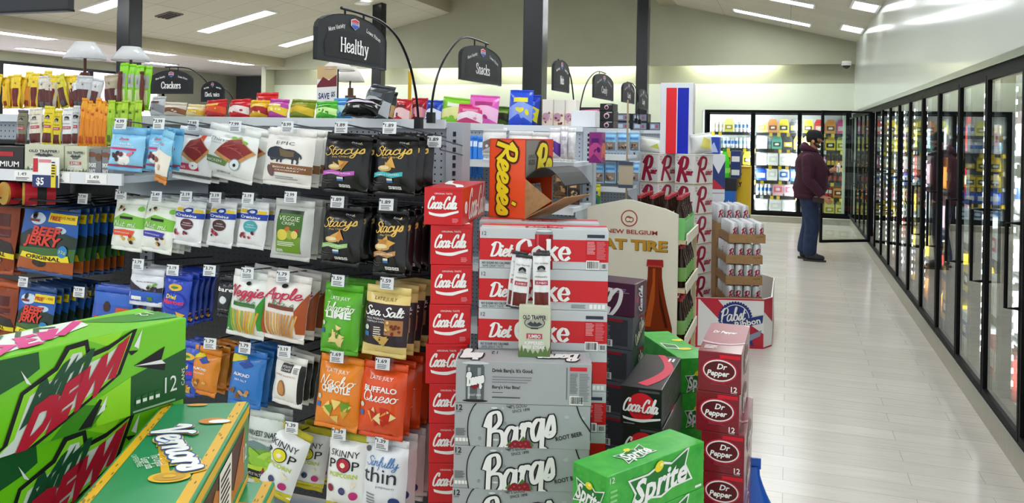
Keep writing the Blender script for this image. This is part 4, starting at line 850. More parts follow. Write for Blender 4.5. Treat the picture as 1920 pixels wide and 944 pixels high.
def hook(px, py, price, yb, Yf, lb, back=G1Y):
    """peg hook from the board to Yf with a price card on its end, the card centre at the photo pixel"""
    c = at(px, py, Y=Yf); ln = back-Yf
    t = thing('peg_hook', lb, 'price hook', c, 0, 'peg hooks with price cards')
    if ln not in _hook:
        a = MB().tube([(0, .004, .012), (0, ln-.001, .012)], .0026, mat('#5a6068', .3, .8), 6).tube([(0, .05, -.022), (0, ln, -.022)], .003, mat('#5a6068', .3, .8), 6).tube([(0, .05, -.022), (0, .035, -.012)], .003, mat('#5a6068', .3, .8), 6)
        _hook[ln] = (a.mesh('wire', True), MB().box(-.033, .033, .0, .004, -.021, .021, CLEAR).mesh('tag_holder'))
    for nm, me in zip(('wire', 'tag_holder'), _hook[ln]):
        o = bpy.data.objects.new(nm, me); C.objects.link(o); o.parent = t
    P = PR(.054, .038, flat((-.03, 0, -.019), (1, 0, 0), (0, 0, 1), (0, -1, 0)), None, .0004)
    P.to('price_card').rect(0, .93, .0, 1, TAGP, 0); P.to('price_lettering').text(price, .45, .72, .3, INK, 1, w=.58, bold=.02); P.lines(.12, .8, .1, .5, 3, mat('#55585c', .5), 1); P.rect(.02, .1, .75, .9, INK, 1)
    for nm, q in P.parts.items(): part(nm, q, t)
    t.rotation_euler = (R(-6), 0, R(random.uniform(-4, 4)))
YF = 2.36
def leaf(P, x, y, s, m, L, rot=0): P.ell(x, y, s, s*.42, m, L, 12, rot)
def chips(P, cx, cy, n, sx, sy, ms, L=2, s=.06):
    for k in range(n):
        x, y, a = cx+random.uniform(-sx, sx), cy+random.uniform(-sy, sy), random.uniform(0, 3); q = s*random.uniform(.8, 1.3)
        P.poly([(x+q*cos(a+i*2.1+random.uniform(-.2, .2))*P.H/P.W, y+q*sin(a+i*2.1)) for i in range(3)], random.choice(ms), L+k % 3)
def blobs(P, cx, cy, n, sx, sy, ms, L=2, s=.05, asp=.8):
    for k in range(n): P.ell(cx+random.uniform(-sx, sx), cy+random.uniform(-sy, sy), s*random.uniform(.8, 1.2), s*asp*random.uniform(.8, 1.2), random.choice(ms), L+k % 3, 12, random.uniform(0, 3))
def nutri(P, x, y, n=4, s=.05, m=WHITE):
    P.to('nutrition_panel')
    for k in range(n): P.rect(x+k*s*1.2*P.H/P.W, x+(k*1.2+1)*s*P.H/P.W, y, y+s, m, 2).ell(x+(k*1.2+.5)*s*P.H/P.W, y+s*.5, s*.3, s*.25, mat('#8d9194', .5), 3, 8)
m_ = lambda h, r=.35: mat(h, r)
# ---- designs
def d_stacy(band, btxt, chipc):
    def fn(P):
        P.to('lettering').hand('Stacys', .5, .80, .19, m_('#e2b95a'), 3, w=.84, rot=R(6), slant=.25, wt=.26, thin=.12); P.hand("'", .78, .9, .14, m_('#e2b95a'), 3); P.text('Pita Chips', .45, .655, .035, m_('#e2b95a'), 3, w=.36, rot=R(5)); P.text('BAKED', .72, .95, .03, m_('#b9bcc0'), 2, w=.25, rot=R(-8))
        P.to('picture'); chips(P, .45, .5, 3, .14, .04, [m_(chipc), m_('#d9a44c'), m_('#b97f34')], 2, .11); P.ell(.35, .44, .16, .06, m_('#d8b06a'), 2, 14); P.ell(.35, .455, .12, .04, m_('#e9d3a0'), 5, 14)
        P.to('ribbon_banner').poly([(.06, .34), (.3, .38), (.55, .35), (.78, .39), (.78, .31), (.55, .26), (.3, .30), (.06, .25)], m_(band), 6); P.text(btxt, .42, .32, .032, WHITE, 8, w=.6, rot=R(2))
        P.to('small_badge').rect(.42, .56, .17, .25, m_('#3f6fb0'), 4).rect(.42, .56, .21, .25, m_('#dfe9d8'), 5); nutri(P, .45, .05, 4, .055)
        P.to('wave_lines'); P.line([(.02, .2), (.15, .16), (.35, .18)], .008, m_('#5d6268'), 2, True); P.line([(.02, .15), (.15, .11), (.3, .13)], .008, m_('#5d6268'), 2, True); P.line([(.6, .95), (.85, .85), (.96, .7)], .006, m_('#4a4e54'), 2, True)
    return fn
def d_jerky(P):
    P.to('picture').rect(0, 1, .2, 1, m_('#2a62b8'), 0).poly([(0, .55), (.2, .68), (.4, .58), (.65, .7), (1, .6), (1, .3), (0, .3)], m_('#26382f'), 1).poly([(0, .35), (1, .42), (1, .2), (0, .2)], m_('#3e6b31'), 2).ell(.3, .85, .18, .1, m_('#cfe0ef'), 1, 16).ell(.72, .7, .14, .06, m_('#c4d9ea'), 1, 16).rect(0, 1, 0, .2, m_('#a8561f'), 1).ell(.42, .13, .16, .07, m_('#2e2019'), 3, 18)
    P.to('lettering').text('BEEF', .5, .66, .15, m_('#e2402a'), 6, w=.52, shear=.2, bold=.04); P.text('JERKY', .44, .5, .15, m_('#e2402a'), 6, w=.66, shear=.2, bold=.04)
    P.text('BEEF', .507, .653, .15, m_('#5a0f0c'), 5, w=.53, shear=.2, bold=.05); P.text('JERKY', .447, .493, .15, m_('#5a0f0c'), 5, w=.67, shear=.2, bold=.05)
    P.to('yellow_label').rect(.5, .99, .82, .97, m_('#f5d51f'), 7); P.text('FREE', .63, .89, .07, m_('#c3251d'), 9, w=.2, bold=.03); P.text('11% MORE', .85, .91, .05, m_('#7a2018'), 9, w=.22)
    P.to('yellow_banner').poly([(.06, .2), (.1, .29), (.5, .26), (.92, .3), (.95, .2), (.5, .16)], m_('#f0da28'), 7); P.text('ORIGINAL', .5, .225, .065, INK, 9, w=.62, bold=.02)
    P.to('star_badge').ell(.82, .36, .1, .1, m_('#2b86c9'), 8, 12); P.text('32g', .82, .36, .05, m_('#d7e84a'), 10, w=.13); P.to('figure_mark').ell(.25, .9, .05, .06, INK, 5, 10).rect(.15, .35, .8, .84, m_('#7a1c1c'), 5)
def d_orange_jerky(P):
    P.to('picture').rect(0, 1, 0, 1, m_('#8a3c18'), 0).rect(.02, .8, .66, .85, m_('#521812'), 1).rect(0, .85, .5, .62, m_('#5a1b14'), 1).poly([(0, .3), (.3, .5), (.9, .42), (1, .25)], m_('#2e2a28'), 2)
    P.to('yellow_banner').poly([(0, .33), (1, .26), (1, .18), (0, .25)], m_('#e9d22c'), 5); P.to('lettering').text('ORIGINAL', .4, .265, .06, INK, 7, w=.8, bold=.02, rot=R(-4)); P.to('picture').ell(.4, .16, .18, .07, m_('#6a6a66'), 5, 16)
def d_bluebeef(P): P.to('picture').rect(0, 1, .75, 1, m_('#3667c4'), 0).ell(.4, .7, .1, .12, m_('#3a1d12'), 2, 12); P.to('lettering').text('JACKPOT', .4, .55, .06, m_('#8a1f2e'), 3, w=.5) if False else P.to('lettering').text('BEEF', .45, .4, .16, m_('#c8301f'), 4, w=.7, bold=.03); P.to('orange_label').rect(.65, .95, .55, .7, m_('#d2571f'), 3)
def d_lightblue(P):
    P.to('picture').ell(.5, .25, .3, .2, WHITE, 0, 18); blobs(P, .35, .3, 5, .16, .1, [m_('#3a2028'), m_('#6b2a3a')], 2, .09); blobs(P, .75, .42, 3, .08, .04, [m_('#c6405a'), m_('#e17c8e')], 2, .06)
    P.to('lettering').text('Dole', .5, .86, .08, m_('#c23047'), 4, w=.3, shear=.2, bold=.03); P.text('dark', .55, .72, .08, WHITE, 3, w=.4); P.text('chocolate', .52, .64, .05, WHITE, 3, w=.55); P.to('ribbon_banner').rect(.1, .85, .52, .58, m_('#cc2f6e'), 3).rect(0, 1, 0, .05, m_('#c2334f'), 2)
def d_bluecoast(P): P.to('picture').poly([(0, .1), (1, .1), (1, .6), (.5, .75), (0, .5)], m_('#efe9dc'), 1); blobs(P, .4, .35, 7, .3, .15, [m_('#8a4a2a'), m_('#d8b48a'), m_('#c23a3a')], 2, .07); P.rect(0, 1, 0, .1, m_('#d98a3c'), 3); P.to('lettering').text('Dole', .5, .86, .08, m_('#c23047'), 4, w=.4)
def meat(P, x, y, s):
    P.to('picture').poly([(x-.3*s, y-.12*s), (x+.1*s, y-.3*s), (x+.34*s, y+.02*s), (x+.1*s, y+.3*s), (x-.12*s, y+.2*s)], m_('#c99258'), 2).poly([(x-.25*s, y-.05*s), (x+.08*s, y-.22*s), (x+.3*s, y+.05*s), (x+.1*s, y+.28*s), (x-.1*s, y+.2*s)], m_('#8a2c2a'), 3)
    for k in range(4): P.line([(x-.15*s+k*.07*s, y+.05*s), (x+.05*s+k*.06*s, y+.15*s-k*.08*s)], .015, m_('#b8605a'), 5)
def d_chai(P): meat(P, .55, .62, 1.1); P.to('ribbon_banner').poly([(.08, .14), (.75, .16), (.72, .3), (.1, .3)], m_('#c33353'), 2); P.to('lettering').text('Chili', .28, .22, .07, WHITE, 4, w=.25); P.to('round_badge').ell(.62, .27, .12, .09, WHITE, 5, 16).ell(.62, .27, .02, .02, m_('#7a3bb0'), 6, 8); P.rect(0, 1, 0, .06, m_('#5a5d60'), 2); P.to('chilli_picture').ell(.7, .92, .06, .1, m_('#c94a2a'), 2, 12)
def d_thinkings(P):
    meat(P, .62, .6, 1.1); P.to('lettering').text('Thins', .32, .82, .09, m_('#6d8a86'), 4, w=.4); P.text('SNACK', .3, .73, .03, m_('#8a8f8c'), 4, w=.25); P.to('green_leaf'); [leaf(P, .6+k*.07, .9-.02*k, .09, m_('#7fb04a'), 2, k) for k in range(4)]
    P.to('ribbon_banner').poly([(.0, .28), (.55, .22), (.6, .38), (.05, .42)], m_('#6c8a4a'), 2); P.text('CHICKEN', .28, .32, .06, WHITE, 4, w=.4); P.to('round_badge').ell(.72, .3, .14, .14, m_('#8ba6a8'), 5, 20).ell(.72, .3, .12, .12, m_('#dfe7e7'), 6, 20).ell(.72, .29, .04, .04, INK, 7, 10); P.to('lettering').text('JERKY', .5, .07, .05, m_('#6a6d70'), 4, w=.3)
BISON = [(.10, .52), (.08, .58), (.10, .66), (.13, .70), (.18, .72), (.26, .745), (.36, .74), (.46, .70), (.56, .705), (.66, .69), (.74, .645), (.80, .60), (.82, .54), (.795, .50), (.785, .55), (.77, .57), (.755, .50), (.765, .45), (.755, .40), (.72, .40), (.725, .46), (.69, .50), (.66, .48), (.67, .40), (.635, .40), (.63, .49), (.52, .50), (.44, .47), (.43, .41), (.395, .41), (.395, .47), (.35, .46), (.34, .41), (.305, .41), (.31, .47), (.26, .46), (.21, .43), (.17, .46), (.15, .50)]
def d_bison(P):
    P.to('lettering').text('EPIC', .46, .83, .075, m_('#5b5650'), 3, w=.38); P.to('bison_picture').poly(BISON, m_('#2e333b'), 2).poly([(.36, .71), (.5, .67), (.66, .66), (.66, .55), (.5, .53), (.4, .55)], m_('#6d5a3c'), 3)
    P.to('brown_band').rect(.18, 1, .2, .38, m_('#8a5a34'), 1); P.to('lettering').text('BISON BACON', .58, .31, .04, WHITE, 3, w=.66); P.text('CRANBERRY', .55, .25, .03, WHITE, 3, w=.5); P.to('picture').ell(.2, .22, .08, .14, m_('#6b4f52'), 2, 14, .6); P.to('small_print').lines(.3, .8, .06, .14, 2, m_('#9a9d9a'), 1)
def d_trail(acc, bc):
    def fn(P):
        P.to('picture').rect(.0, 1, .62, 1, m_('#e9efe0'), 0).poly([(0, .62), (.4, .8), (1, .72), (1, .46), (0, .46)], m_('#7cc142'), 1).ell(.9, .93, .08, .06, m_('#7cc142'), 2, 14); blobs(P, .3, .9, 4, .2, .05, [m_('#4a3a2c'), m_('#c7a26a')], 2, .04); blobs(P, .62, .2, 7, .28, .08, [m_('#d8a93c'), m_('#f0e3bf'), m_('#3a2a20'), m_(bc)], 2, .05)
        P.to('colour_patch').poly([(.05, .38), (.5, .42), (.8, .4), (.74, .28), (.1, .26)], m_(acc), 3); P.text('ENERGIZING', .42, .34, .03, WHITE, 5, w=.5); P.to('lettering').hand('Nut mix', .5, .55, .13, WHITE, 4, w=.8, wt=.22); P.to('black_label').rect(.3, .7, .66, .72, INK, 3); P.text('HARVEST', .5, .69, .03, WHITE, 5, w=.3) if False else None
    return fn
def d_craisin(oval):
    def fn(P):
        P.to('colour_patch').rect(.05, .3, .86, .95, m_('#e7c52c'), 1).rect(.7, .95, .86, .95, m_('#e7c52c'), 1).poly([(0, .66), (1, .7), (1, .86), (0, .82)], m_('#1d3fa8'), 1); P.to('logo_oval').ell(.5, .9, .17, .08, m_('#24408f'), 3, 18).ell(.5, .9, .1, .04, m_('#d9e2f0'), 4, 12)
        P.to('lettering').text('Craisins', .46, .755, .075, WHITE, 4, w=.72, bold=.02, shear=.1); P.to('round_badge').ell(.52, .5, .23, .16, m_(oval), 2, 20); P.text('DRIED', .55, .54, .035, WHITE, 4, w=.25); P.text('CRANBERRIES', .55, .48, .03, WHITE, 4, w=.4); P.to('picture'); blobs(P, .4, .27, 7, .26, .08, [m_('#8a2232'), m_('#5a1820'), m_('#c43a50')], 4, .05)
    return fn
def d_veggie(P):
    P.to('printed_panel').rect(.16, .8, .06, .93, m_('#3f6d22'), 0).rect(.16, .8, .06, .4, m_('#6f9a2a'), 1).rect(.16, .8, .86, .93, m_('#1d2c18'), 1); P.to('lettering').text('VEGGIE', .48, .76, .1, m_('#dfe6c9'), 3, w=.52); P.text('CRISPS', .48, .66, .06, m_('#e6ecd6'), 3, w=.34)
    P.to('picture'); blobs(P, .35, .42, 1, .0, .0, [m_('#d8c84a')], 4, .12, .9); blobs(P, .54, .43, 1, 0, 0, [m_('#9aa834')], 3, .1, .9); blobs(P, .66, .44, 1, 0, 0, [m_('#e0cc66')], 4, .09, .9); blobs(P, .45, .52, 1, 0, 0, [m_('#c96a2a')], 2, .08); blobs(P, .7, .52, 1, 0, 0, [m_('#a3263e')], 2, .06); P.to('small_print').lines(.22, .7, .2, .3, 3, m_('#e3ecd2'), 3); nutri(P, .2, .08, 3, .045)
def d_berry(P):
    P.to('picture').rect(0, 1, .0, .42, m_('#2f62c4'), 0).poly([(0, .42), (0, .78), (.2, .62), (.4, .5), (.6, .46), (1, .6), (1, .4)], m_('#27222e'), 1); blobs(P, .7, .52, 7, .25, .07, [m_('#2c2436'), m_('#4a4468'), m_('#1d1a24')], 3, .07); leaf(P, .8, .68, .12, m_('#6fa23c'), 4, .4); leaf(P, .65, .62, .1, m_('#8ab84a'), 4, -.2)
    P.to('lettering').text('BLACKBERRY', .55, .76, .05, INK, 3, w=.6); P.to('nutrition_panel').rect(.1, .42, .06, .2, WHITE, 2).rect(.62, .75, .06, .22, m_('#5d8a3a'), 2)
def d_mango(P):
    P.to('picture'); chips(P, .5, .1, 9, .4, .08, [m_('#e8b23a'), m_('#d98a1f'), m_('#f0cc6a')], 2, .1); P.to('logo_panel').ell(.5, .5, .34, .22, m_('#1a2f9e'), 1, 24).ell(.5, .5, .3, .18, m_('#2748c8'), 2, 24); P.to('lettering').text('Dried', .42, .6, .1, m_('#f1e04a'), 4, w=.4, bold=.03, shear=.1); P.text('Mangoes', .5, .48, .11, m_('#e23a5a'), 4, w=.72, bold=.03, shear=.1); P.to('logo_patch').ell(.5, .82, .2, .08, m_('#e8b83a'), 2, 16).ell(.5, .82, .1, .03, m_('#2f8a3a'), 3, 10)
def d_bare(P): P.to('lettering').text('bare', .55, .78, .13, WHITE, 3, w=.8, bold=.02); P.to('picture').ell(.5, .45, .16, .15, m_('#3f434a'), 2, 18).ell(.5, .45, .13, .12, m_('#dfe3e4'), 3, 18); P.to('lettering').text('coconut chips', .5, .16, .04, m_('#b9c2c8'), 3, w=.6)
def d_straws(nm, c1, c2, stick):
    def fn(P):
        P.to('picture').poly([(.0, .0), (0, .75), (.12, .4), (.2, .0)], m_(c1), 1).poly([(1, .1), (1, .85), (.78, .5), (.85, .1)], m_(c1), 1); P.to('straw_picture')
        for k in range(11): x = .25+.05*k; P.line([(x, .02), (.15+.07*k, .42)], .035, m_(random.choice(stick)), 3+k % 3)
        P.to('lettering').hand(nm, .5, .78, .19, m_('#c2224a'), 4, w=.82, rot=R(4), slant=.2, wt=.32, thin=.18); P.hand('Straws', .5, .62, .1, m_('#3f8a5a'), 4, w=.55, wt=.24); P.to('label_band').rect(.2, .78, .5, .57, m_(c2), 3)
        P.to('logo_patch').ell(.5, .92, .06, .035, INK, 4, 12)
    return fn
def d_latejuly(l1, l2, body, band=None, s1=True, img=('#d9a83a', '#f1d27a', '#6d9a2a')):
    def fn(P):
        if body: P.to('printed_panel').rect(0, 1, .08, .78, m_(body), 0)
        P.to('small_heading').text('LATE JULY', .5, .89, .055, m_('#f3efe2') if not body else m_('#6a4a1c'), 2, w=.5)
        P.to('lettering')
        if s1: P.hand(l1, .5, .74, .15, m_('#f2f4e6'), 3, w=.76, slant=.2, wt=.22); P.text(l2, .5, .61, .11, WHITE, 3, w=.66, bold=.045)
        else: P.text(l1, .5, .72, .085, WHITE, 3, w=.72, bold=.03); P.hand(l2, .5, .61, .16, WHITE, 3, w=.74, slant=.2, wt=.26)
        P.to('picture'); chips(P, .55, .28, 10, .22, .14, [m_(a) for a in img], 3, .09); P.to('small_badge').ell(.12, .45, .04, .04, m_('#cfe0cf'), 3, 12).rect(.06, .17, .28, .36, m_('#3f6fb0'), 3)
    return fn
def d_seasalt(P):
    P.to('printed_panel').rect(0, 1, .13, .84, m_('#33262e'), 0); P.to('small_heading').text('LATE JULY', .5, .92, .055, m_('#5d4a24'), 2, w=.5); P.to('lettering').hand('Sea Salt', .5, .71, .15, WHITE, 4, w=.84, slant=.2, wt=.34, thin=.2); P.text('MULTIGRAIN', .34, .58, .035, WHITE, 3, w=.42); P.text('TORTILLA CHIPS', .34, .53, .03, WHITE, 3, w=.42)
    P.to('picture').rect(.56, .92, .32, .58, m_('#b07a4a'), 3); blobs(P, .74, .45, 12, .15, .1, [m_('#7a2418'), m_('#c8a04a'), m_('#e3c98a')], 5, .03); chips(P, .6, .22, 5, .2, .05, [m_('#cfa95a'), m_('#e0c684')], 4, .08); P.to('small_badge').ell(.16, .42, .045, .045, m_('#cfe0cf'), 3, 12).rect(.1, .22, .27, .35, m_('#3f6fb0'), 3).lines(.32, .5, .28, .46, 5, m_('#e8e2d2'), 3)
def d_almond(txt, c):
    def fn(P): P.to('colour_patch').poly([(0, .82), (.5, .95), (.4, 1), (0, 1)], m_('#e0d22c'), 1); P.to('logo_panel').poly([(.3, .84), (.5, .96), (.72, .84), (.5, .76)], m_('#22469a'), 3); P.to('lettering').text('ALMOND', .42, .62, .07, WHITE, 3, w=.5, bold=.02); P.text(txt, .42, .5, .045, WHITE, 3, w=.4); P.to('picture'); blobs(P, .42, .22, 6, .25, .08, [m_('#b98a5a'), m_('#8a5a34'), m_(c)], 3, .07, .6)
    return fn
def d_sweetp(P): P.to('black_side').rect(.86, 1, 0, 1, m_('#1d1d1f'), 1); P.to('logo_panel').rect(.3, .62, .78, .98, m_('#3a3a3c'), 2); P.to('lettering').text('POTATO', .46, .91, .05, WHITE, 4, w=.25); P.text('LOVE', .46, .84, .05, WHITE, 4, w=.25); P.text('SWEET POTATO', .45, .68, .045, m_('#b0542a'), 3, w=.66); P.to('picture').ell(.38, .34, .13, .21, m_('#a8703c'), 3, 20, .25).ell(.38, .34, .1, .17, m_('#c48d50'), 4, 20, .25); P.to('small_print').lines(.68, .84, .78, .94, 5, m_('#55585a'), 2)
def d_harvest(P):
    P.to('picture').rect(0, 1, .0, .58, m_('#76a63a'), 0).poly([(0, .58), (.3, .66), (.7, .6), (1, .66), (1, .56), (0, .5)], m_('#6f8a86'), 1)
    for k in range(7): leaf(P, .3+.09*k, .36+.05*sin(k*2), .2, m_(random.choice(('#8fc23c', '#a9d24f', '#5f8f2a'))), 3+k % 3, .35*k-.9)
    P.to('lettering').text('HARVEST SNAPS', .48, .78, .085, m_('#2f3b33'), 3, w=.92, bold=.02); P.text('GREEN PEA SNACK CRISPS', .5, .69, .035, m_('#5a6660'), 3, w=.8); P.to('label_band').rect(0, .78, .06, .2, INK, 6); P.text('LIGHTLY SALTED', .38, .13, .05, WHITE, 8, w=.62); P.to('green_band').rect(0, 1, .2, .27, m_('#b7d63c'), 6)
def d_pop(dot, stripe=None):
    def fn(P):
        if stripe: P.to('colour_band').rect(0, 1, .0, .08, m_(stripe), 1)
        P.to('lettering').text('SKINNY', .5, .82, .1, INK, 3, w=.72); P.text('P', .2, .65, .15, INK, 3, w=.17); P.text('P', .8, .65, .15, INK, 3, w=.17); P.to('round_badge').ell(.5, .65, .13, .115, INK, 3, 24).ell(.5, .65, .115, .1, m_(dot), 5, 24).ell(.5, .65, .05, .04, m_('#f0e4c0'), 7, 12)
        P.to('small_heading').text('POPCORN', .5, .49, .07, m_('#b9cc3c'), 3, w=.7, bold=.02); P.to('picture'); blobs(P, .75, .36, 3, .06, .03, [m_('#efe7cf')], 3, .04); P.to('seal_badge').ell(.2, .27, .065, .06, m_('#8a2440'), 4, 14).ell(.5, .24, .06, .06, m_('#3a3f6a'), 4, 14).ell(.78, .19, .07, .065, m_('#c2327a'), 4, 14)
    return fn
def d_thin(P): P.to('lettering').hand('Sinfully', .5, .78, .14, m_('#2f6fb5'), 3, w=.72, slant=.2, wt=.18); P.text('thin', .45, .58, .24, m_('#26282c'), 3, w=.76); P.text('popcorn', .6, .4, .04, m_('#6a6d70'), 3, w=.4); P.to('round_badge').ell(.1, .93, .05, .04, m_('#55585c'), 3, 14).ell(.8, .18, .09, .08, m_('#2b3f7a'), 3, 16); P.to('small_print').lines(.15, .4, .1, .3, 4, m_('#8a8d90'), 2)
# ---- the bags, row by row (photo pixel bounds on the real hook plane)
B = bag
rowsb = [
 ('light blue bag of dark chocolate fruit, leftmost on the top row', 212, 276, 240, 321, '#8fcdf0', d_lightblue, 1, '4.99', (228, 232), dict(yy=2.19, seal='#79b9e2')),
 ('light blue bag of dark chocolate fruit, second on the top row', 283, 330, 240, 320, '#7cc4ea', d_lightblue, 1, '3.99', (300, 232), dict(yy=2.2, seal='#68b0da')),
 ('light blue and cream bag with orange foot, twisted sideways', 298, 338, 246, 345, '#8fd0ee', d_bluecoast, 0, None, None, dict(yy=2.17, yaw=-25, roll=9, seal='#8fd0ee', bseal='#d98a3c')),
 ('white jerky bag with a pink banner, third on the top row', 338, 410, 240, 340, '#e9e9ea', d_chai, 2, '7.99', (364, 235), dict(roll=6)),
 ('white jerky bag with a green banner and grey badge', 390, 495, 238, 338, '#e9ebe8', d_thinkings, 3, '7.99', (443, 237), dict(roll=8, yaw=-6, D=.03)),
 ('white bag with a large dark bison picture', 505, 595, 242, 350, '#eceae5', d_bison, 4, '8.99', (541, 238), dict(roll=4, D=.024)),
 ('black pita chip bag with violet ribbon on the top row', 614, 700, 250, 364, '#0e0f11', d_stacy('#c45ac0', 'CINNAMON SUGAR', '#e0b070'), 2, '1.89', (642, 239), dict(roll=3, D=.034)),
 ('black pita chip bag with turquoise ribbon on the top row', 708, 786, 250, 368, '#0e0f11', d_stacy('#3bb7bd', 'SIMPLY NAKED', '#d9a44c'), 2, '1.89', (733, 240), dict(roll=1.5, D=.034)),
 ('orange and brown jerky bag at the left edge, second row', -14, 42, 370, 512, '#a34a1c', d_orange_jerky, 2, '17.99', (62, 376), dict(D=.016)),
 ('blue beef jerky bag with yellow free label, second row', 48, 152, 384, 515, '#23497f', d_jerky, 7, '17.99', (157, 373), dict(gap=.034, D=.012, roll=3)),
 ('white and green nut mix bag with orange patch', 220, 277, 372, 470, '#eef2ea', d_trail('#e2542a', '#c03a2a'), 3, '5.49', (229, 365), dict(roll=3, D=.018)),
 ('white and green nut mix bag with blue patch', 279, 336, 376, 474, '#eef2ea', d_trail('#3a3aa8', '#4a2a3a'), 3, '5.49', (295, 369), dict(roll=6, D=.018)),
 ('white dried cranberry bag with dark oval, leftmost of three', 335, 388, 376, 460, '#eceef0', d_craisin('#5a2a2e'), 3, '3.19', (351, 369), dict(roll=5, D=.018)),
 ('white dried cranberry bag with dark oval, middle of three', 399, 446, 377, 463, '#eceef0', d_craisin('#4a2226'), 3, '3.19', (406, 371), dict(roll=4, D=.018)),
 ('white dried cranberry bag with turquoise oval, rightmost of three', 455, 506, 378, 466, '#eceef0', d_craisin('#3fa8b0'), 3, '3.19', (467, 372), dict(roll=4, D=.018)),
 ('silver bag with green vegetable crisps panel', 519, 592, 375, 487, '#c9cbc8', d_veggie, 2, None, (547, 370), dict(D=.026)),
 ('black pita chip bag with green ribbon on the second row', 612, 684, 384, 498, '#0e0f11', d_stacy('#9cc97a', 'PARMESAN GARLIC', '#d08a3a'), 3, '1.89', (635, 379), dict(D=.032)),
 ('black pita chip bag with brown ribbon on the second row', 708, 768, 390, 518, '#0e0f11', d_stacy('#c08a4a', 'GARDEN HERB', '#d9a44c'), 3, '1.89', (727, 384), dict(D=.03, roll=1)),
 ('orange jerky bag at the left edge, third row', -16, 38, 528, 640, '#b4521f', d_orange_jerky, 1, '17.99', (45, 529), dict(D=.016)),
 ('blue beef jerky bag with yellow free label, third row', 40, 108, 536, 650, '#23497f', d_jerky, 6, '17.99', (150, 548), dict(gap=.034, D=.012)),
 ('royal blue beef snack bag behind the lime soda carton', 183, 250, 538, 640, '#2f57b8', d_bluebeef, 2, None, None, dict(D=.014, yaw=6)),
 ('white and blue blackberry pouch, third row', 248, 309, 504, 573, '#e3e6ee', d_berry, 3, '3.79', (261, 496), dict(D=.012, roll=1, seal='#e3e6ee')),
 ('deep blue dried mango bag, third row', 312, 362, 512, 610, '#2244b8', d_mango, 4, '3.19', (326, 507), dict(D=.016, roll=3)),
 ('black coconut chip bag reading bare', 413, 446, 516, 596, '#1f2226', d_bare, 1, '3.79', (395, 508), dict(D=.018)),
 ('white veggie straw bag with green leaf edges', 441, 512, 510, 632, '#eef0ec', d_straws('Veggie', '#3f9a3a', '#2f6a2a', ('#e6cc4a', '#b9c23c', '#e0a83a', '#8fae3a')), 2, '1.79', (466, 513), dict(D=.03, roll=5)),
 ('white and brown apple straw bag, third row', 503, 586, 514, 638, '#efe9e4', d_straws('Apple', '#b0522a', '#7a3a2a', ('#e0a85a', '#c98a44', '#eec27a')), 2, '1.79', (533, 519), dict(D=.032, roll=5)),
 ('bright green jalapeno lime chip bag', 612, 682, 533, 662, '#5bb02a', d_latejuly('Jalapeño', 'LIME', None, img=('#d9b04a', '#f0d890', '#4f8a2a')), 2, '1.59', (636, 527), dict(D=.03, roll=2, seal='#5bb02a')),
 ('cream and dark brown sea salt chip bag', 690, 772, 537, 667, '#e6cf84', d_seasalt, 3, '1.59', (728, 532), dict(D=.032, roll=2)),
 ('blue and yellow bag half hidden beside the lime soda carton', 343, 376, 640, 742, '#3a5ac0', d_mango, 2, None, None, dict(D=.016)),
 ('orange almond bag, fourth row', 368, 418, 652, 740, '#e08a2a', d_almond('HONEY', '#e0b060'), 3, '1.79', (396, 645), dict(D=.022, roll=6)),
 ('bright blue almond bag, fourth row', 441, 502, 656, 762, '#2f78c8', d_almond('SEA SALT', '#c9a06a'), 3, '1.79', (461, 653), dict(D=.022, roll=5)),
 ('white sweet potato chip pouch with brown chip picture', 518, 580, 668, 760, '#eeece6', d_sweetp, 2, '3.19', (535, 660), dict(D=.02, roll=4, yaw=-8)),
 ('orange nacho chipotle chip bag', 604, 684, 668, 803, '#ee8a22', d_latejuly('Nacho', 'CHIPOTLE', None), 2, '1.69', (634, 670), dict(D=.032, roll=3)),
 ('red orange buffalo queso chip bag', 683, 766, 680, 819, '#e2501f', d_latejuly('BUFFALO', 'Queso', None, None, False, ('#e8a03a', '#f2d9a0', '#c22a1a')), 3, '1.69', (720, 683), dict(D=.032, roll=2)),
 ('silver and green pea crisps bag behind the ginger ale cartons', 470, 535, 772, 906, '#cdd5cf', d_harvest, 1, None, None, dict(D=.026, roll=2)),
 ('white popcorn bag with yellow dot, hanging strongly tilted', 514, 590, 800, 935, '#eceff0', d_pop('#e3dc2c', '#d6cf2a'), 0, '1.39', (549, 803), dict(D=.03, roll=19, seal='#c9bb2a')),
 ('white popcorn bag behind the strongly tilted one', 560, 620, 800, 915, '#eceff0', d_pop('#e3dc2c', '#d6cf2a'), 1, None, None, dict(D=.028, roll=6, seal='#c9bb2a', yaw=8)),
 ('white popcorn bag with olive top and dark red dot', 621, 692, 812, 950, '#eff0ee', d_pop('#b01f3a'), 2, '1.39', (638, 815), dict(D=.03, roll=1, seal='#b7b02c')),
 ('silver white thin popcorn bag, rightmost on the lowest visible row', 688, 768, 822, 960, '#e6e9ee', d_thin, 3, '1.39', (718, 833), dict(D=.034, roll=1)),
]
for i, (lb, xl, xr, yt, yb, base, fn, n, price, hp, kw) in enumerate(rowsb):
    Yb = YF+.012; Yh = kw.pop('yy', None)
    if Yh: Yb = Yh+.012
    bag(lb, 'snack bag', xl, xr, yt, yb, Yb if not lb.startswith('white popcorn bag behind') else YF+.09, base, fn, n, **kw)
    if hp: hook(hp[0], hp[1], price or '2.99', 0, (Yh or YF)-.012, 'price hook of the %s' % ' '.join(lb.split()[:13]))
hook(817, 266, '1.89', 0, YF+.12, 'empty peg hook at the right end of the pegboard')

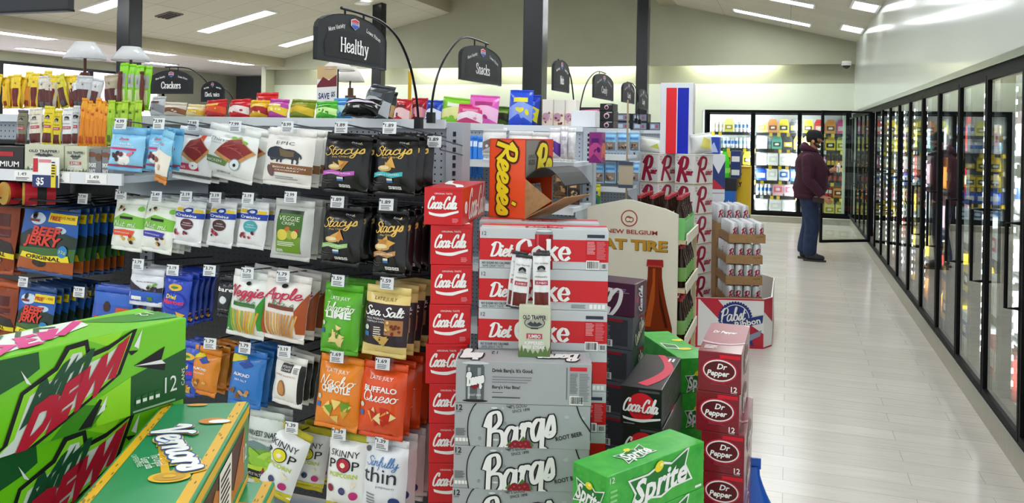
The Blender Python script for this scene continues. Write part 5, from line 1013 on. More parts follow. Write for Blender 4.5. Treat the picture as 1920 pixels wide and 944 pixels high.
# ================================================================ LEFT SNACK SHELF
SE = at(228, 335, Y=2.25); zs = at(170, 335, Y=2.25).z-.013; zt = zs+.022
t = thing('wall_shelf', 'white edged shelf of jerky sticks on the pegboard at left', 'shelf', (SE.x-.78, G1Y, zs))
part('board', MB().box(-.85, .78, -.5, -.014, .0, .022, GREY), t)
P = PR(1.63, .042, flat((-.85, -.5105, -.008), (1, 0, 0), (0, 0, 1), (0, -1, 0)), None, .0005)
part('price_rail', MB().box(-.85, .78, -.51, -.5, -.008, .034, mat('#dfe3e8', .4)), t)
for k in range(9): P.to('price_card').rect(.06+k*.105, .12+k*.105, .1, .9, WH, 0); P.to('price_lettering').text('1.49', .085+k*.105, .65, .3, INK, 1, w=.025); P.lines(.065+k*.105, .11+k*.105, .15, .4, 2, INK, 1)
for n, q in P.parts.items(): part(n, q, t)
for x in (-.8, 0, .74): part('bracket', MB().prism([(-.014, -.12), (-.014, 0), (-.48, 0), (-.48, -.03)], 'X', x-.003, x+.003, GREY), t)
def pxbox(xl, xr, Y):
    a, b = at(xl, 300, Y=Y), at(xr, 300, Y=Y); return (a.x+b.x)/2, b.x-a.x
def carton_px(name, lb, xl, xr, Y, h, d, base, faces, z, group=None):
    x, w_ = pxbox(xl, xr, Y); return carton(name, lb, 'box', w_, d, h, base, faces, (x, Y+d/2, z), 0, group, r=.5)
OTC = '#c9cdb4'
def d_trapbox(P):
    P.to('logo_panel').ell(.5, .67, .2, .115, m_('#33363a'), 1, 24).ell(.5, .67, .185, .1, m_('#aeb3a6'), 2, 24).poly([(.26, .64), (.38, .7), (.46, .66), (.5, .7), (.58, .66), (.64, .69), (.76, .64), (.6, .6), (.4, .6)], m_('#3d4246'), 3).rect(.38, .62, .55, .58, m_('#33363a'), 3)
    P.to('lettering').rect(.12, .88, .73, .83, m_('#d9dcc8'), 4).text('OLD TRAPPER', .5, .78, .085, m_('#26292c'), 6, w=.74, bold=.03); P.to('pink_label').rect(.25, .75, .36, .46, m_('#b5485c'), 2); P.to('lettering').text('JUMBO', .5, .41, .07, WHITE, 4, w=.4, bold=.02); P.text('KIPPERED', .5, .28, .07, WHITE, 3, w=.6, bold=.03); P.text('BEEF STEAK', .5, .2, .06, WHITE, 3, w=.7, bold=.03)
    P.to('forest_picture').poly([(0, 0), (0, .2), (.05, .1), (.1, .24), (.16, .1), (.22, .2), (.3, .08), (.38, .16), (.46, .06), (.54, .14), (.62, .07), (.7, .18), (.78, .1), (.85, .24), (.92, .12), (1, .22), (1, 0)], m_('#5f7a45'), 1)
def d_premium(P): P.to('logo_panel').rect(.2, .75, .62, .8, m_('#b0182a'), 1); P.to('lettering').text('PREMIUM', .5, .32, .22, WH, 2, w=.8, bold=.02)
def d_smoke(P): P.to('picture').ell(.3, .8, .2, .1, m_('#7a4a34'), 1, 14).ell(.8, .7, .16, .16, m_('#6b4a2c'), 1, 12); P.to('lettering').text('SMOKE', .35, .4, .16, WH, 2, w=.55, bold=.04); P.text('SHACK', .35, .16, .16, WH, 2, w=.5, bold=.04)
carton_px('display_box', 'black jerky display box reading PREMIUM at the left edge', -30, 44, 2.28, .095, .1, '#1d1a1c', {'front': d_premium}, zt)
carton_px('display_box', 'pale green jerky stick box, wider one with round logo', 46, 119, 2.27, .107, .16, OTC, {'front': d_trapbox}, zt)
carton_px('display_box', 'pale green jerky stick box next to the grey boxes', 121, 163, 2.27, .104, .16, OTC, {'front': d_trapbox}, zt)
carton_px('display_box', 'grey stick box with brown picture, left of two', 165, 190, 2.28, .095, .16, '#7c7f83', {'front': d_smoke}, zt)
carton_px('display_box', 'grey stick box with brown picture, right of two', 191, 213, 2.28, .095, .1, '#7c7f83', {'front': d_smoke}, zt)
def d_stick(top, label, win, pk='#b5485c'):
    def fn(P):
        P.to('window').rect(.1, .9, .02, .3, m_(win, .25), 1); P.to('label_print').rect(0, 1, .3, .98, m_(label), 1).ell(.5, .76, .08, .06, INK, 2, 14).rect(.12, .88, .44, .53, m_(pk), 2); P.poly([(.2, .7), (.5, .78), (.8, .7)], m_('#8d9194'), 4)
        P.to('lettering').text('OLD TRAPPER', .5, .86, .03, INK, 4, w=.8); P.text('JUMBO', .5, .485, .04, WH, 4, w=.6); P.text('PEPPERED', .5, .6, .03, INK, 4, w=.7)
    return fn
def stick(lb, xl, xr, yt, yb, Y, base, fn, roll=0, tilt=-3, name='meat_stick', D=.007, seal=None):
    return bag(lb, 'jerky stick', xl, xr, yt, yb, Y, base, fn, 0, .03, D, tilt, roll, 0, seal, .25, 'jerky sticks on the left shelf', name, seals=(.01, .006))
for i, (xl, xr, yt, yb, c, lab, ro) in enumerate([(35, 54, 206, 272, '#5c5a4e', '#7c785f', 1), (56, 80, 202, 272, '#e7e3d6', '#ded6c4', -4), (85, 104, 199, 272, '#e8d52c', '#e6d02a', 2), (103, 118, 206, 274, '#e3d23a', '#d9c62c', 1), (119, 139, 202, 274, '#e6e8e8', '#e4e6e6', -2), (140, 152, 198, 274, '#dfe1e3', '#d0d4d8', 0), (152, 161, 200, 272, '#4c4f54', '#8a8d92', 0)]):
    stick('%s jerky stick from the left in the pale green boxes, %s wrapper' % (ORD[i], ['brown', 'cream', 'yellow', 'yellow', 'white', 'white', 'grey'][i]), xl, xr, yt, yb, 2.35, c, d_stick(c, lab, '#5a2420'), ro)
def d_plain(top, win, lab):
    def fn(P): P.to('window').rect(.15, .85, .02, .62, m_(win, .25), 1); P.to('label_print').rect(0, 1, .84, 1, m_(top), 1).ell(.5, .78, .035, .03, m_(lab), 2, 12).rect(.3, .7, .04, .2, m_(lab), 2)
    return fn
for i in range(6): stick('orange cheese and meat stick, %s from the left above the grey boxes' % ORD[i], 155+i*8.5, 166+i*8.5, 184+(i % 3)*5, 275, 2.345, '#ef9a1f', d_plain('#f0a82c', '#e08a1a', '#c2502a'), random.uniform(-3, 3))
for i in range(5): stick('lime green meat stick, %s from the left behind the light blue bags' % ORD[i], 204+i*12.5, 217+i*12.5, 188+(i % 2)*3, 272, 2.345+.01*(i % 2), '#a6cf2f', d_plain('#b5dc3c', '#6b2a20' if i % 2 else '#8fc02a', '#5d6f2a'), random.uniform(-2, 2))
# rear tier on a riser
t = thing('riser_box', 'low black riser carrying the rear row of jerky sticks', 'riser', (SE.x-.78, 2.53, zt)); part('deck', MB().box(-.8, .7, -.07, .07, .1, .115, BLACK), t)
for x in (-.75, -.1, .56): part('leg', MB().box(x-.02, x+.02, -.08, .08, 0, .1, BLACK), t)
t = carton('display_box', 'yellow display box of jerky sticks at the left edge', 'box', .3, .1, .075, '#e3bd1f', {'front': lambda P: (P.to('lettering').text('BEEF', .3, .6, .3, m_('#6b2a16'), 1, w=.25), P.text('TERIYAKI', .75, .6, .3, m_('#6b2a16'), 1, w=.35), P.to('dark_foot').rect(0, 1, 0, .2, m_('#5a1a22'), 1))}, (-2.86, 2.435, zt+.0), 0, None, .5)
for i in range(13):
    x = -8+i*11.5; c = ['#f0cf2c', '#e8c022', '#f3da4a'][i % 3]
    stick('yellow jerky stick, %s from the left in the rear row' % ORD[i], x, x+14, 132+random.uniform(0, 16), 204, 2.5+.012*(i % 3), c, d_plain(c, ['#6a1f1c', '#e8b82a', '#d9861f'][i % 3], '#8a2c1c'), random.uniform(-9, 9), D=.009)
for i, (xl, xr, yt, ro, c) in enumerate([(72, 92, 142, -4, '#d9d5c8'), (88, 112, 146, 5, '#cfc9bb'), (104, 120, 140, -18, '#d8cf3c'), (128, 146, 150, -20, '#dfe3e4'), (146, 176, 142, 3, '#c7cbce'), (176, 196, 148, 10, '#d3d6d8'), (196, 222, 140, -5, '#b8aa92'), (212, 226, 160, 0, '#d9dbdd')]):
    stick('clear jerky bag with dark meat showing, %s from the left in the rear row' % ORD[i], xl, xr, yt, 206, 2.5, c, d_plain(c, '#5a2622', '#5c6066'), ro, D=.012, name='jerky_bag')
for i in range(4): stick('tall lime green jerky stick, %s from the left before the column' % ORD[i], 226+i*15, 241+i*15, 118+i*2, 208, 2.48+.008*(i % 2), '#8fdc2a', lambda P: (P.to('label_print').rect(.1, .9, .5, .82, m_('#b9bdb8'), 1).rect(.2, .8, .1, .45, m_('#d8e8a8'), 1), P.to('lettering').text('JERKY', .5, .66, .05, INK, 3, w=.6, rot=R(90))), -2+i*1.2, D=.009)
for i, (x, ro) in enumerate([(222, 5), (263, 2)]):
    stick('thin reddish brown meat stick, %s of two among the tall lime sticks' % ['left', 'right'][i], x, x+7, 134, 210, 2.46, '#6a2a20', None, ro-6, D=.006)
# sale card and tins
t = thing('sale_card', 'white sale card with red and blue corners on the shelf edge', 'sale card', at(87, 323, Y=2.24))
P = PR(.125, .11, flat((-.0625, -.004, -.055), (1, 0, 0), (0, 0, 1), (0, -1, 0)), None, .0004); part('card', MB().box(-.0625, .0625, -.003, 0, -.055, .055, WH), t)
P.to('red_block').rect(.02, .2, .5, .95, m_('#c8202e'), 0).rect(.24, .7, .82, .92, m_('#d98a92'), 0); P.to('blue_block').rect(0, .98, .0, .4, m_('#22356e'), 0); P.to('lettering').text('$5', .3, .2, .24, WH, 1, w=.3, bold=.03); P.to('yellow_strip').rect(.72, .9, .0, .75, m_('#e6d22c'), 1); P.to('small_print').lines(.74, .88, .35, .9, 6, INK, 2)
for n, q in P.parts.items(): part(n, q, t)
t = thing('wire_tray', 'black wire tray with red snack tins under the left shelf', 'tray', (-2.66, 2.31, zs-.105)); f = MB()
for k in range(7): f.tube([(-.42+k*.1, -.06, 0), (-.42+k*.1, .435, 0)], .003, BLACK, 6)
f.tube([(-.45, -.06, 0), (.2, -.06, 0)], .004, BLACK, 6).tube([(-.45, .435, 0), (.2, .435, 0)], .004, BLACK, 6).tube([(-.45, -.06, .03), (.2, -.06, .03)], .004, BLACK, 6); part('wire_frame', f, t)
for i, (x, rr) in enumerate([(2, R(60)), (37, R(75)), (76, R(50))]):
    c = at(x, 344, Y=2.3); t = thing('snack_tin', 'red and gold round snack tin lying in the wire tray, %s from the left' % ORD[i], 'tin', (c.x, c.y, zs-.105+.048), (R(90), 0, rr-R(90)))
    part('drum', MB().lathe([(.001, -.05), (.042, -.05), (.042, .05), (.001, .05)], mat('#b3182c', .3), 20), t, smooth=True); part('lid', MB().lathe([(.001, .05), (.043, .05), (.043, .058), (.001, .058)], mat('#c8a24a', .3, .6), 20), t, smooth=True); part('rim_band', MB().lathe([(.0425, -.02), (.043, -.02), (.043, .01), (.0425, .01)], INK, 20), t)

# ================================================================ BAGS ON TOP OF THE GONDOLAS
ZT = 1.684
def d_two(c1, c2, txt=None):
    def fn(P):
        P.to('picture').poly([(0, .1), (.4, .3), (1, .05), (1, .55), (.5, .7), (0, .5)], m_(c1), 1); blobs(P, .5, .35, 5, .3, .12, [m_(c2), m_(c1)], 2, .09)
        P.to('lettering').rect(.2, .8, .66, .8, m_(c2), 2)
        if txt: P.text(txt, .5, .73, .09, WH, 4, w=.5, bold=.02)
    return fn
def topbag(lb, xl, xr, yt, Y, base, fn, yaw=0, roll=0, tilt=-10, D=.03, zb=ZT, lie=False):
    c = at((xl+xr)/2, yt, Y=Y); h = max(.06, (c.z-zb-.003)/cos(R(tilt))/max(.5, cos(R(roll)))); d = (c-Vector((0, 0, EYE))).dot(FWD); u = ((xl+xr)/2-CX)/FPX
    w_ = (xr-xl)*d/(FPX*(cos(YAW)+sin(YAW)*u))
    return bag(lb, 'snack bag', 0, 0, 0, 0, Y, base, fn, 0, .03, D, tilt, roll, yaw, None, .25, 'bags lying on the gondola tops', loc=c, size=(w_, h), seals=(.012, .008))
for a in [('silver bag at the left end of the gondola top', 287, 311, 181, 2.85, '#c7c9cc', d_two('#8a8d92', '#5a3a2c')), ('brown and white crumpled bag beside the silver one', 309, 348, 192, 2.95, '#d9cfc0', d_two('#8a5a3c', '#e8e0d2')),
 ('white and yellow bag below the Crackers sign', 354, 386, 196, 2.9, '#ead9a8', d_two('#e6b93a', '#f4f0e4')), ('red bag left of two on the gondola top', 385, 431, 187, 2.9, '#c91f2c', d_two('#e0552a', '#f0c04a')), ('red bag right of two with white patch', 431, 473, 186, 2.9, '#d4202e', d_two('#f2e3e0', '#a81824')),
 ('red bag standing tall behind the yellow one', 484, 520, 174, 3.05, '#d7262c', d_two('#f0b93a', '#b01a22')), ('yellow and dark red bag on the gondola top', 473, 506, 188, 2.88, '#e6b428', d_two('#a82430', '#f4dc7a')), ('yellow and violet bag on the gondola top', 505, 546, 186, 2.88, '#c04aa8', d_two('#f0cf3a', '#f2e8b0')),
 ('olive green and yellow bag on the gondola top', 546, 596, 187, 2.88, '#7f8f1f', d_two('#d9b82c', '#b0a02a')), ('crumpled bright green bag on the gondola top', 594, 634, 190, 2.86, '#4ab52c', d_two('#c8ee9a', '#2c8a22')), ('light blue bag on the gondola top', 627, 663, 184, 2.95, '#4f9fdc', d_two('#bfe3f6', '#2f6fc0')), ('white and pink bag behind the black lying bag', 660, 700, 193, 2.95, '#ecdfe6', d_two('#c9a4c8', '#e6c9a8'))]:
    topbag(*a, yaw=random.uniform(-14, 14), roll=random.uniform(-4, 4))
topbag('dark grey pita chip bag leaning up on the gondola top', 690, 748, 160, 2.84, '#3c4046', d_two('#b9bcc0', '#5d6268'), yaw=-18, roll=8, D=.045)
topbag('black pita chip bag leaning behind the dark grey one', 700, 755, 172, 2.96, '#26282c', d_two('#c8a06a', '#8a8d92'), yaw=-25, roll=4, D=.045)
t, c, w_, h = bag('black chip bag lying over the edge of the gondola top', 'snack bag', 655, 716, 186, 232, 2.68, '#0e0f11', lambda P: (nutri(P, .35, .14, 4, .1), P.to('picture').poly([(.1, .6), (.5, .5), (.9, .7), (.8, .9), (.2, .95)], m_('#cfc0d8'), 1)), 0, .03, .035, -42, 3, 8, None, .22, None)
t.location.z += .0
for a in [('red foil bag on the second gondola top, left', 742, 775, 186, 4.75, '#c3202c', d_two('#f0c8c8', '#6a1018')), ('red foil bag on the second gondola top, right', 773, 803, 184, 4.8, '#b81f30', d_two('#e89aa4', '#7a1420')), ('small blue bag on the second gondola top', 800, 833, 188, 4.75, '#2a4fc0', d_two('#d8e0f4', '#17308a')),
 ('lime and yellow bag on the second gondola top', 831, 896, 184, 4.75, '#8fd63a', d_two('#eef0a0', '#f4f6e8')), ('bright pink bag standing askew on the second gondola top', 884, 936, 179, 4.7, '#e86ac0', d_two('#f6c0e0', '#b02a7a')), ('rose and white bag leaning before the bright pink one', 862, 908, 196, 4.66, '#d83a78', d_two('#f6e4ec', '#e88ab0')),
 ('dark green bag behind the blue bag', 930, 964, 200, 4.8, '#4d7a2c', d_two('#2a3a24', '#8ab04a')), ('royal blue bag leaning left on the second gondola top', 958, 1000, 169, 4.7, '#2f55d8', d_two('#8aa4f0', '#e8e03a')), ('royal blue and yellow bag behind the leaning one', 985, 1016, 178, 4.78, '#2644b8', d_two('#e8e03a', '#6a8ae8'))]:
    topbag(*a, yaw=random.uniform(-14, 14), roll=random.uniform(-3, 7))
def d_panda(P): P.to('picture').poly([(.0, .0), (1, 0), (1, .5), (0, .5)], m_('#ead9c8'), 0).ell(.35, .35, .14, .16, m_('#c89ab0'), 1, 14); blobs(P, .5, .3, 6, .4, .2, [m_('#5a2a3a'), m_('#8a5a4a'), m_('#d8a8b8')], 2, .05)
for i, (xl, xr) in enumerate([(1013, 1033), (1033, 1053), (1053, 1073)]):
    x, w_ = pxbox(xl, xr, 4.68); carton('cookie_box', 'cream and pink sweet box on the second gondola top, %s of three' % ['left', 'middle', 'right'][i], 'box', w_*.97, .1, .165, '#f2ece2', {'front': d_panda, 'right': d_panda}, (x, 4.75+i*.02, ZT), 0, 'cream sweet boxes', .5)
def d_blackbox(P): P.to('picture').poly([(0, .3), (1, .45), (1, .85), (0, .7)], m_('#d86a9a'), 1).poly([(.1, .5), (.9, .62), (.9, .7), (.1, .58)], m_('#f2d4e0'), 2); P.to('lettering').rect(.1, .5, .08, .2, m_('#b9bcc0'), 1)
def d_headph(P): P.to('picture').ell(.5, .5, .3, .3, m_('#e8b8cc'), 1, 18).ell(.5, .45, .2, .2, m_('#26242a'), 2, 16); P.to('lettering').rect(.5, .9, .8, .9, m_('#b9bcc0'), 1)
for i, (xl, xr, zb, h, Y, fn) in enumerate([(1072, 1122, 0, .09, 6.6, d_blackbox), (1072, 1122, .092, .09, 6.62, d_blackbox), (1122, 1148, 0, .07, 6.6, d_headph), (1122, 1148, .072, .08, 6.61, d_headph), (1122, 1147, .154, .06, 6.62, d_headph)]):
    x, w_ = pxbox(xl, xr, Y); carton('toy_box', 'black and pink box stacked on the third gondola top, %s' % ['lower left', 'upper left', 'lowest right', 'middle right', 'topmost right'][i], 'box', w_*.98, .2, h, '#17171a', {'front': fn}, (x, Y+.12, ZT+zb), 0, 'black boxes on the third gondola', .4)
def d_greyp(P): P.to('picture').rect(.08, .92, .15, .9, m_('#7d889c'), 0).rect(.15, .5, .3, .75, m_('#b8c2d2'), 1).ell(.7, .5, .14, .2, m_('#b0485a'), 1, 12)
for i, (xl, xr, zb, Y) in enumerate([(1150, 1180, 0, 8.4), (1150, 1180, .09, 8.4), (1182, 1212, 0, 8.4), (1182, 1212, .09, 8.4), (1214, 1236, 0, 8.4)]):
    x, w_ = pxbox(xl, xr, Y); carton('toy_box', 'black box with grey blue window beyond the third gondola, %s' % ['lower left', 'upper left', 'lower middle', 'upper middle', 'right end'][i], 'box', w_*.97, .2, .088, '#1a1b20', {'front': d_greyp}, (x, Y+.15, ZT+zb), 0, 'dark boxes on the farther gondola', .4)
carton('display_box', 'open white tray box behind the sign poles', 'box', .15, .12, .1, '#e8eaee', {}, (at(1098, 220, Y=4.7).x-.02, 4.78, ZT), 0, None, .5)

# ---- goods on the second and third gondola
for i, (xl, xr, yt, yb) in enumerate([(876, 888, 254, 332), (888, 897, 254, 334), (897, 907, 256, 333)]):
    bag('long blue bag hanging on the second gondola, %s of three' % ['left', 'middle', 'right'][i], 'snack bag', xl, xr, yt, yb, 4.4, '#3a86e0', lambda P: P.to('label_print').rect(.1, .9, .8, .95, m_('#d8eafa'), 1), 0, .03, .015, -2, 0, 0, None, .25, 'long blue bags')
for i, (xl, xr, yt, yb, c, fn) in enumerate([(906, 950, 240, 292, '#e6e4e4', d_two('#8a7a78', '#f4f4f4')), (955, 1000, 246, 330, '#ecebea', d_two('#d8d4d0', '#c8b8b0')), (998, 1030, 248, 330, '#e9e6e2', d_two('#b04a4a', '#efe6dc')), (1030, 1052, 240, 302, '#efeef0', d_two('#6a3a9a', '#e8e4ee')), (1052, 1066, 238, 303, '#f0eff0', d_two('#e6e0e6', '#c8c0d0')), (1066, 1080, 240, 304, '#efefef', d_two('#d8d8dc', '#e8e4ea')),
   (1040, 1064, 318, 372, '#7a5a3c', d_two('#4a3626', '#b08a5c')), (1066, 1088, 330, 384, '#5a3a2c', d_two('#2c2420', '#c0a070'))]):
    bag('%s bag on the second gondola behind the candy carton, %s' % (['white foil', 'plain white', 'white and red', 'white and violet', 'small white', 'small white', 'brown', 'dark brown'][i], ['far left', 'second from left', 'third from left', 'middle', 'second from right', 'at the right end', 'on the lower shelf', 'at the lower right end'][i]), 'snack bag', xl, xr, yt, yb, 4.185, c, fn, 0, .03, .03, -3, 0, random.uniform(-8, 8), None, .3, 'bags on the second gondola')
def d_ltblue(P): P.to('header_panel').rect(0, 1, .55, 1, m_('#8fc6ee'), 0).rect(.1, .9, .66, .8, m_('#4f8ac8'), 1); P.to('window').rect(.06, .94, .03, .52, m_('#9a8a80', .2), 1); blobs(P, .5, .25, 6, .3, .14, [m_('#6a4a3c'), m_('#c8b8a8'), m_('#3c3a40')], 2, .07)
k = 0
for row, (yt, yb) in enumerate([(246, 286), (302, 344)]):
    for xl, xr in ((1114, 1133), (1135, 1156), (1158, 1179), (1181, 1200)):
        bag('light blue sweets bag on the third gondola, %s row, %s from the left' % (['upper', 'lower'][row], ORD[k % 4]), 'snack bag', xl, xr, yt, yb, 6.1, '#b9d4ea', d_ltblue, 0, .03, .03, -2, 0, random.uniform(-5, 5), None, .3, 'light blue bags'); k += 1
bag('yellow, green and blue bag at the shelf edge of the third gondola', 'snack bag', 1106, 1126, 345, 392, 6.015, '#d8cf3a', d_two('#3a8a4a', '#2a5ac0'), 0, .03, .022, 0, 0, 0, None, .3)
x, w_ = pxbox(1108, 1122, 4.45); carton('sweet_box', 'magenta and violet box at the right end of the second gondola', 'box', .07, .1, .17, '#8a2a7a', {'front': d_two('#c04a8a', '#5a1a6a'), 'right': d_two('#d86a3a', '#5a1a6a')}, (x+.02, 4.42, 1.485), 0, None, .4)

# ================================================================ ORANGE CANDY CARTON (opened)
ORG = mat('#f0531c', .4, 0, 0, .5, .2); GRYC = mat('#8b8880', .5)
rcn = at(984, 412, Z=.09+10*.126); a, b, h = .072, .105, .275; exr = Vector((cos(R(-10)), sin(R(-10)), 0)); eyr = Vector((-sin(R(-10)), cos(R(-10)), 0)); rct = rcn-exr*a+eyr*b
t = thing('candy_carton', 'tall orange candy carton with torn open flaps on the cola stacks', 'carton', (rct.x, rct.y, .09+10*.126), R(-10))
m = MB(); m.box(-a, a, -b, -b+.003, 0, h, ORG).box(-a, -a+.003, -b, b, 0, h, ORG).box(-a, a, b-.003, b, 0, h, ORG).box(-a, a, -b, b, 0, .003, CARD).box(-a, a, -b, b, h-.003, h, ORG)
m.box(a-.003, a, -b, b, h*.52, h, GRYC); part('body', m, t)
P = PR(2*a, h, flat((-a, -b, 0), (1, 0, 0), (0, 0, 1), (0, -1, 0)))
P.to('lettering').hand('Reeses', .5, .5, .26, m_('#f7e02a'), 3, w=1.75, rot=R(-90), slant=.12, wt=.42, thin=.26, out=(m_('#4a1f12'), .34)); P.hand("'", .56, .215, .2, m_('#f7e02a'), 5, rot=R(-90), wt=.4, thin=.3, out=(m_('#4a1f12'), .2))
for n, q in P.parts.items(): part(n, q, t)
P = PR(2*b, h*.48, flat((a, -b, h*.52), (0, 1, 0), (0, 0, 1), (1, 0, 0)))
P.to('printed_panel').poly([(.35, 0), (.4, .6), (.5, 1), (1, 1), (1, 0)], m_('#d8452c'), 0); P.to('lettering').hand('Re', .66, .4, .85, m_('#f7e02a'), 3, w=.55, slant=.1, wt=.4, thin=.24, out=(m_('#4a1f12'), .3)); P.text('KING', .2, .55, .1, m_('#4a4844'), 2, w=.22); P.text('SIZE', .2, .4, .13, m_('#4a4844'), 2, w=.24, bold=.02)
for n, q in P.parts.items(): part(n, q, t)
f = MB(); X = Matrix.Translation((a, 0, .002)) @ Matrix.Rotation(R(-28), 4, 'Y'); f.box(0, .17, -b, b, 0, .003, CARD, X); part('bottom_flap', f, t)
f = MB().prism([(-.0, .005), (.0, h*.5), (.10, h*.25)], 'Y', -b, -b+.003, CARD); f.v = [(x+a, y, z) for x, y, z in f.v]; part('side_flap', f, t)
f = MB(); pts = catmull([(0, 0), (.05, .035), (.1, .03), (.15, -.02)], 4)
for (x0, z0), (x1, z1) in zip(pts, pts[1:]): f.add([(a+x0, -b, h*.52+z0), (a+x1, -b, h*.52+z1), (a+x1, b, h*.52+z1), (a+x0, b, h*.52+z0), (a+x0, -b, h*.52+z0-.003), (a+x1, -b, h*.52+z1-.003), (a+x1, b, h*.52+z1-.003), (a+x0, b, h*.52+z0-.003)], [(0, 1, 2, 3), (7, 6, 5, 4), (0, 4, 5, 1), (2, 6, 7, 3)], mat('#2b2a2a', .6))
part('front_flap', f, t)
for i in range(5): bag('silver candy wrapper inside the open orange carton, %s from the front' % ORD[i], 'candy', 0, 0, 0, 0, 0, '#b9bcc0', None, 0, .03, .012, -4, 0, 75+i*3, None, .25, 'wrappers in the candy carton', 'candy_bar', loc=rct+exr*.03+eyr*(-.06+i*.032)+Vector((0, 0, .115)), size=(.05, .105), seals=(.008, .008))
# ---- jerky stick box on the root beer
BZ = .09+7*.126
jx = carton('display_box', 'pale green jerky stick box standing on the grey root beer carton', 'box', .095, .075, .155, OTC, {'front': d_trapbox, 'right': lambda P: P.to('logo_panel').rect(.1, .9, .1, .5, m_('#7d8a5c'), 1)}, (-.723, 2.362, BZ+.0), R(14), None, .5)
part('card_base', MB().box(-.048, .048, -.0385, .0385, 0, .012, CARD), jx)
for i, (xl, xr, yt, yb, Y, ro, c) in enumerate([(968, 998, 478, 562, 2.355, 5, '#e4e6e6'), (1000, 1031, 474, 562, 2.36, -1, '#e8eaea'), (962, 990, 472, 560, 2.38, 6, '#c8cacc'), (1008, 1030, 470, 560, 2.385, 0, '#d5d7d9')]):
    bag('white jerky stick standing in the box on the root beer, %s' % ['front left', 'front right', 'rear left', 'rear right'][i], 'jerky stick', xl, xr, yt, yb+18, Y-.008, c, d_stick(c, '#e9ebeb', '#6a2a24'), 0, .03, .008, -1, ro, 12, '#3a3c40', .25, 'jerky sticks on the root beer', 'meat_stick', seals=(.01, .006))

# ================================================================ AISLE SIGNS
SGN = mat('#1d2225', .5); SGN2 = mat('#171b1e', .55); PIPE = mat('#0c0d0f', .35, .2)
def sign(lb, text, ends, zbot, hs, ha, X, pole, rods, size=.26, frontal=None):
    """board in the plane X = const (or Y = const when frontal); ends: photo x of its two ends, zbot: photo y of its bottom"""
    kk = {'Y': frontal} if frontal else {'X': X}
    A, Bq = at(ends[0], zbot[0], **kk), at(ends[1], zbot[1], **kk); z0 = (A.z+Bq.z)/2
    ln = (Bq-A).length; ux = Vector((Bq.x-A.x, Bq.y-A.y, 0)).normalized(); n = Vector((ux.y, -ux.x, 0))
    t = thing('aisle_sign', lb, 'sign', ((A.x+Bq.x)/2, (A.y+Bq.y)/2, z0), math.atan2(ux.y, ux.x), 'hanging aisle signs')
    out = [(-ln/2, 0), (ln/2, 0), (ln/2, hs)] + [(ln/2*cos(a), hs+ha*sin(a)) for a in [pi*k/14 for k in range(1, 14)]] + [(-ln/2, hs)]
    part('board', MB().prism(out, 'Y', -.006, .006, SGN), t, bevel=.002)
    H = hs+ha; P = PR(ln, H, flat((-ln/2, -.006, 0), (1, 0, 0), (0, 0, 1), (0, -1, 0)), None, .0008)
    P.to('inner_panel').poly([(.1, .08), (.9, .08), (.92, .35), (.86, .55), (.7, .64), (.3, .64), (.14, .55), (.08, .35)], SGN2, 0)
    P.to('lettering').hand(text, .5, .36, size, WH, 2, slant=0, wt=.26, thin=.09, table=SERIF, w=.06*len(text)-.01)
    P.hand('More Variety', .24, .68, .075, WH, 2, w=.23, rot=R(14), slant=0, wt=.24, thin=.1, table=SERIF); P.hand('Lower Prices', .78, .68, .075, WH, 2, w=.23, rot=R(-14), slant=0, wt=.24, thin=.1, table=SERIF)
    P.to('shield_logo').poly([(.44, .9), (.5, .94), (.56, .9), (.56, .78), (.5, .7), (.44, .78)], WH, 1).poly([(.446, .89), (.5, .925), (.554, .89), (.554, .85), (.446, .85)], m_('#d23a4a'), 2).poly([(.446, .8), (.554, .8), (.55, .77), (.5, .71), (.45, .77)], m_('#3a55b0'), 2); P.rect(.45, .55, .81, .84, m_('#7d88b8'), 2)
    for q, mb in P.parts.items(): part(q, mb, t)
    iv = Matrix.Translation(t.location) @ Matrix.Rotation(t.rotation_euler.z, 4, 'Z'); iv = iv.inverted()
    pts = [iv @ at(x, y, **kk) for x, y in pole]; pts = [Vector((p.x, 0, p.z)) for p in pts]
    part('pole', MB().tube([Vector((a, 0, b)) for a, b in catmull([(p.x, p.z) for p in pts], 5)], .0045, PIPE, 8), t, smooth=True)
    for (x, y0, y1) in rods:
        p, q = iv @ at(x, y0, **kk), iv @ at(x, y1, **kk); part('hanger_rod', MB().tube([(p.x, 0, p.z), (p.x, 0, q.z-.012)], .0035, PIPE, 6), t)
    p = pts[0]; part('pole_clamp', MB().box(p.x-.014, p.x+.014, -.012, .012, p.z-.01, p.z+.03, PIPE), t)
    return t
sign('large black aisle sign reading Healthy on a curved pole', 'Healthy', (591, 720), (111, 130), .088, .058, -1.24, [(785, 236), (783, 205), (778, 165), (767, 118), (747, 73), (718, 43), (682, 27), (640, 15)], [(647, 18, 36), (682, 27, 44)], .27)
sign('black aisle sign reading Snacks beside the tall column', 'Snacks', (862, 937), (147, 162), .095, .058, -1.24, [(808, 226), (811, 185), (820, 142), (836, 106), (857, 78), (873, 70), (892, 74), (915, 83)], [(890, 73, 88), (911, 82, 95)], .27)
sign('small narrow aisle sign reading Nuts left of the curved pole', 'Nuts', (1036, 1065), (170, 173), .12, .058, -1.24, [(1077, 236), (1076, 195), (1071, 150), (1063, 126), (1055, 116), (1047, 112)], [(1049, 113, 124), (1057, 117, 126)], .25)
sign('aisle sign reading Candy, larger one seen more squarely', 'Candy', (1112, 1148), (185, 187), .11, .06, -1.2, [(1086, 232), (1089, 195), (1098, 160), (1110, 141), (1122, 134), (1136, 138)], [(1124, 134, 148), (1134, 137, 148)], .25)
